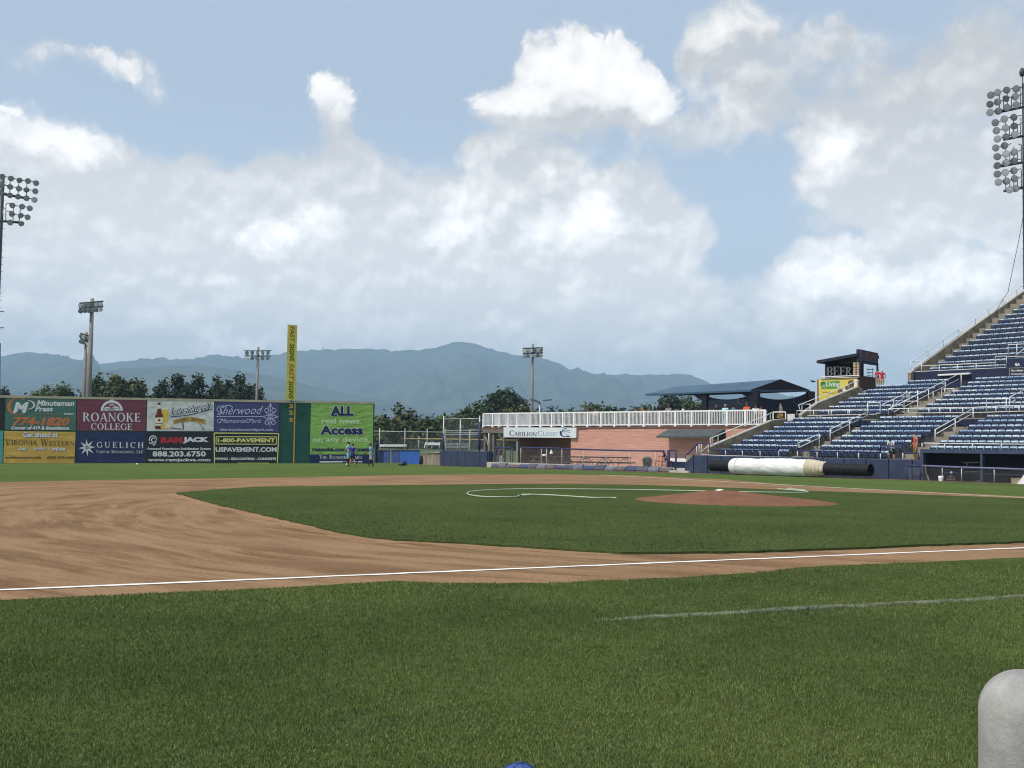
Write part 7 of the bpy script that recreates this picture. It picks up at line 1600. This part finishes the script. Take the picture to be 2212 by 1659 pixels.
deck('brown haired woman in a black top looking right with folded arms', 'e', 2145, 393, shirt='black', hair='brown', long=True, arms='fold', face=HD(S.e1*.8-S.e2*.6))
deck('grey haired man in a pale aqua shirt seen from behind', 'r', 1230, 148, shirt='aqua', pants='paleblue', hair='grey', face=AWAY, stout=1.2, arms='down')
deck('dark haired person in a teal shirt sitting low at the deck rail', 'r', 1385, 165, shirt='teal', hair='dark', full=1.9, face=AWAY, arms='down')
deck('man in an orange shirt and dark cap near the canopy post', 'r', 1640, 122, shirt='orange', hair='dark', cap=cap_m('darkgrey', (.05, .05, .05)), arms='fold', stout=1.1)
deck('man in a white tee shirt under the canopy right of the orange shirt', 'r', 1808, 158, shirt='white', hair='dark', stout=1.15, face=HD(-S.e2+S.e1*.6))
deck('brown haired child at the right end of the deck railing', 'r', 1912, 195, shirt='tan', hair='brown', full=1.4, long=True)
a_, z_ = S.ab(*D('f', 826, 722), 11.0); person('grey haired person in a grey tee shirt at the end of the canopy', S.P(a_, 11.0, z_-1.72), HD(-S.e2-S.e1*.5), 1.72, shirt='grey', hair='grey', arms='down')
# at the beer stand
zb0 = MI['z'](7)-.82
for x, yt__, lab, kw in ((1525, 612, 'person in a red polo with an arm round the other one by the beer stand', dict(arms=('down', 'side'), hair='dark')), (1618, 622, 'person in a red polo with hand on hip and white cap by the beer stand', dict(arms=('side', 'hips'), hair='grey', cap=C_WHT))):
    b_ = MI['b0']+TR*6.3; a_, z_ = S.ab(*D('n', x, yt__), b_); person(lab, S.P(a_, b_, z_-1.76), AWAY if x < 1600 else HD(S.e2*.9-S.e1*.3), 1.76, shirt='red', pants='khaki', fingers=True, stout=1.08, **kw)
# in the seats
a_, z_ = S.ab(*D('o', 427, 735), .75); person('man in white tee shirt and black cap leaning over the front rail', S.P(a_, .95, LO['z'](0)-.82), HD(-S.e2-S.e1*.15), 1.80, bend=.32, arms='fold', legs='step', shirt='white', pants='black', shorts=True, hair='dark', cap=C_BLK, fingers=True, stout=1.15)
a_, z_ = S.ab(*D('o', 900, 680), 1.3); z0_ = LO['z'](0)-.80; person('man in rust orange shirt standing with one hand on a rail post', S.P(a_, 1.3, z0_), HD(-S.e2-S.e1*.9), max(1.6, z_-z0_), arms=('down', 'side'), shirt='rust', pants='brownpants', shorts=False, hair='dark', fingers=True, stout=1.12)
# at the picnic fence, under the deck, in the dugout
a_, z_ = S.ab(*D('r', 112, 975), .75); p = S.P(a_, .75, 0); person('girl with dark hair leaning on the blue post of the picnic fence', V(p[0], p[1], gz(p)+.06), HD(-S.e2-S.e1*.4), 1.62, bend=.30, arms='fold', shirt='maroon', pants='khaki', shorts=True, hair='dark', long=True, fingers=True)
for v, x, yt__, b_, lab, kw in (('d', 690, 622, 3.2, 'player in white jersey and dark cap standing behind the backstop post', dict(shirt='white', pants='greypants', cap=C_BLK, hair='dark', arms='phone', face=HD(S.e1))), ('d', 902, 660, 9.0, 'player in a black shirt under the deck by the timber post', dict(shirt='black', pants='greypants', hair='dark', skin=M_SKIND, face=HD(S.e1))), ('d', 980, 690, 6.4, 'player in a dark shirt seen from behind under the deck', dict(shirt='black', pants='greypants', hair='dark', skin=M_SKIND, face=AWAY))):
    a_, z_ = S.ab(*D(v, x, yt__), b_); p = S.P(a_, b_, 0); fc = kw.pop('face'); person(lab, V(p[0], p[1], gz(p)), fc, min(2.0, max(1.5, z_-gz(p))), **kw)
a_, z_ = S.ab(*D('j', 920, 805), .5); person('person in a pale blue cap sitting in the dark dugout', S.P(a_, .55, z_-1.60), HD(-S.e2+S.e1*.3), 1.68, shirt='darkgrey', pants='black', hair='dark', cap=C_BLUE, arms='fold', skin=M_SKIND)
# child in front of the camera: only the crown of the cap rises into the picture
cc = at(1124, 1641, 2.7)
C_ROY = mat('cap_royal_blue', srgb(58, 82, 140), .8, .1, 30.0)
person('child in a bright blue cap sitting on the grass at the bottom edge', V(cc[0], cc[1], cc[2]-.735), HD(FWD), 1.22, sit=.16, shirt='navy', pants='navy', hair='brown', cap=C_ROY, arms='reachl')
PEOPLE[-1]['h'] = 1.22
finish_people()
COLL = [o for o in bpy.data.objects if o.get('category') == 'person']
kid = COLL[-1]; capo = [c for c in kid.children if c.name.startswith('cap')][0]
zmax = max(v.co.z for v in capo.data.vertices); kid.location.z = cc[2]-zmax; top = max(capo.data.vertices, key=lambda v: v.co.z).co; kid.location.x += cc[0]-kid.location.x-top.x; kid.location.y += cc[1]-kid.location.y-top.y

kid.location.z -= .008
tp_ = max(capo.data.vertices, key=lambda v: v.co.z).co; rc = .0605*1.22; ctr = V(tp_.x, tp_.y, tp_.z-rc*1.1)
M_SEAM = mat('cap_seam_navy', srgb(44, 62, 112), .8); mb = MB()
for k in range(3):
    a = k*math.pi/3+.4; d = V(math.cos(a), math.sin(a), 0); mb.tube([ctr+(d*math.sin(q)*.97+V(0, 0, math.cos(q)*1.1))*rc for q in np.linspace(-.9, .9, 17)], .0014, 5)
mb.ball(V(tp_.x, tp_.y, tp_.z), .007, 8, 5, sq=(1, 1, .5)); so_ = mb.build('cap_seams', M_SEAM, kid, local=True)
# ------------------------------------------------------------------ rounded concrete post close to the camera at the lower right
import bmesh
dpt = 2.3; pL, pT = at(2117, 1600, dpt), at(2200, 1428, dpt+.2)
w_, d_ = .36, .22; bm = bmesh.new(); bmesh.ops.create_cube(bm, size=1.0)
for v in bm.verts: v.co = Vector((v.co.x*w_, v.co.y*d_, (v.co.z-.5)*(pT[2]+.05)))
bmesh.ops.bevel(bm, geom=[e for e in bm.edges if any(v.co.z > -.01 for v in e.verts) or True], offset=.088, segments=9, profile=.5, affect='EDGES')
for v in bm.verts: v.co.x += .004*math.sin(v.co.z*9); v.co.y += .004*math.sin(v.co.z*7+1)
me = bpy.data.meshes.new('concrete_post'); bm.to_mesh(me); bm.free()
m = bpy.data.materials.new('painted_grey_concrete'); m.use_nodes = True; t = m.node_tree; b = t.nodes['Principled BSDF']; b.inputs['Roughness'].default_value = .85
pos = N(t, 'ShaderNodeNewGeometry').outputs['Position']
n1 = N(t, 'ShaderNodeTexNoise'); n1.inputs['Scale'].default_value = 9; n1.inputs['Detail'].default_value = 8; n1.inputs['Roughness'].default_value = .7; t.links.new(pos, n1.inputs['Vector'])
n2 = N(t, 'ShaderNodeTexNoise'); n2.inputs['Scale'].default_value = 120; n2.inputs['Detail'].default_value = 3; t.links.new(pos, n2.inputs['Vector'])
c = mixc(t, mrange(t, n1.outputs['Fac'], .35, .65, 0, 1), (.25, .245, .235), (.36, .355, .335)); c = mixc(t, mrange(t, n2.outputs['Fac'], .35, .7, 0, .35), c, (.24, .235, .225))
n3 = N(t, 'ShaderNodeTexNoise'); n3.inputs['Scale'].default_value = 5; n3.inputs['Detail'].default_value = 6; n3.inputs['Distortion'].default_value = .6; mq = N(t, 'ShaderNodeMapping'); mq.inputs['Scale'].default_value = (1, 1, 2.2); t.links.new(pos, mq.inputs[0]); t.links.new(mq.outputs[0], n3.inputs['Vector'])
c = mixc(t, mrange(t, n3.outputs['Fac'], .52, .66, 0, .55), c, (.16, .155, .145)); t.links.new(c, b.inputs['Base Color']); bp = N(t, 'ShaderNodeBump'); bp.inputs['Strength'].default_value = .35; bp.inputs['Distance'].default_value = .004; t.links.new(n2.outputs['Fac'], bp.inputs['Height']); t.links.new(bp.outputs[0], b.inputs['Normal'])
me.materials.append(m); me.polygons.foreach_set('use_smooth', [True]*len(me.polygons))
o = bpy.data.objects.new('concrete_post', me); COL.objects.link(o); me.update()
f2 = ray(2100, 1600); f2[2] = 0; f2 /= np.linalg.norm(f2); e = V(f2[1], -f2[0], 0)
c = V(pL[0], pL[1], 0)+e*w_/2+f2*d_/2
for v in me.vertices: v.co.z += pT[2]
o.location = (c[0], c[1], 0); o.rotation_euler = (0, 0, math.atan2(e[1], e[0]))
tag(o, 'pale grey rounded concrete post close by at the lower right corner', 'post')
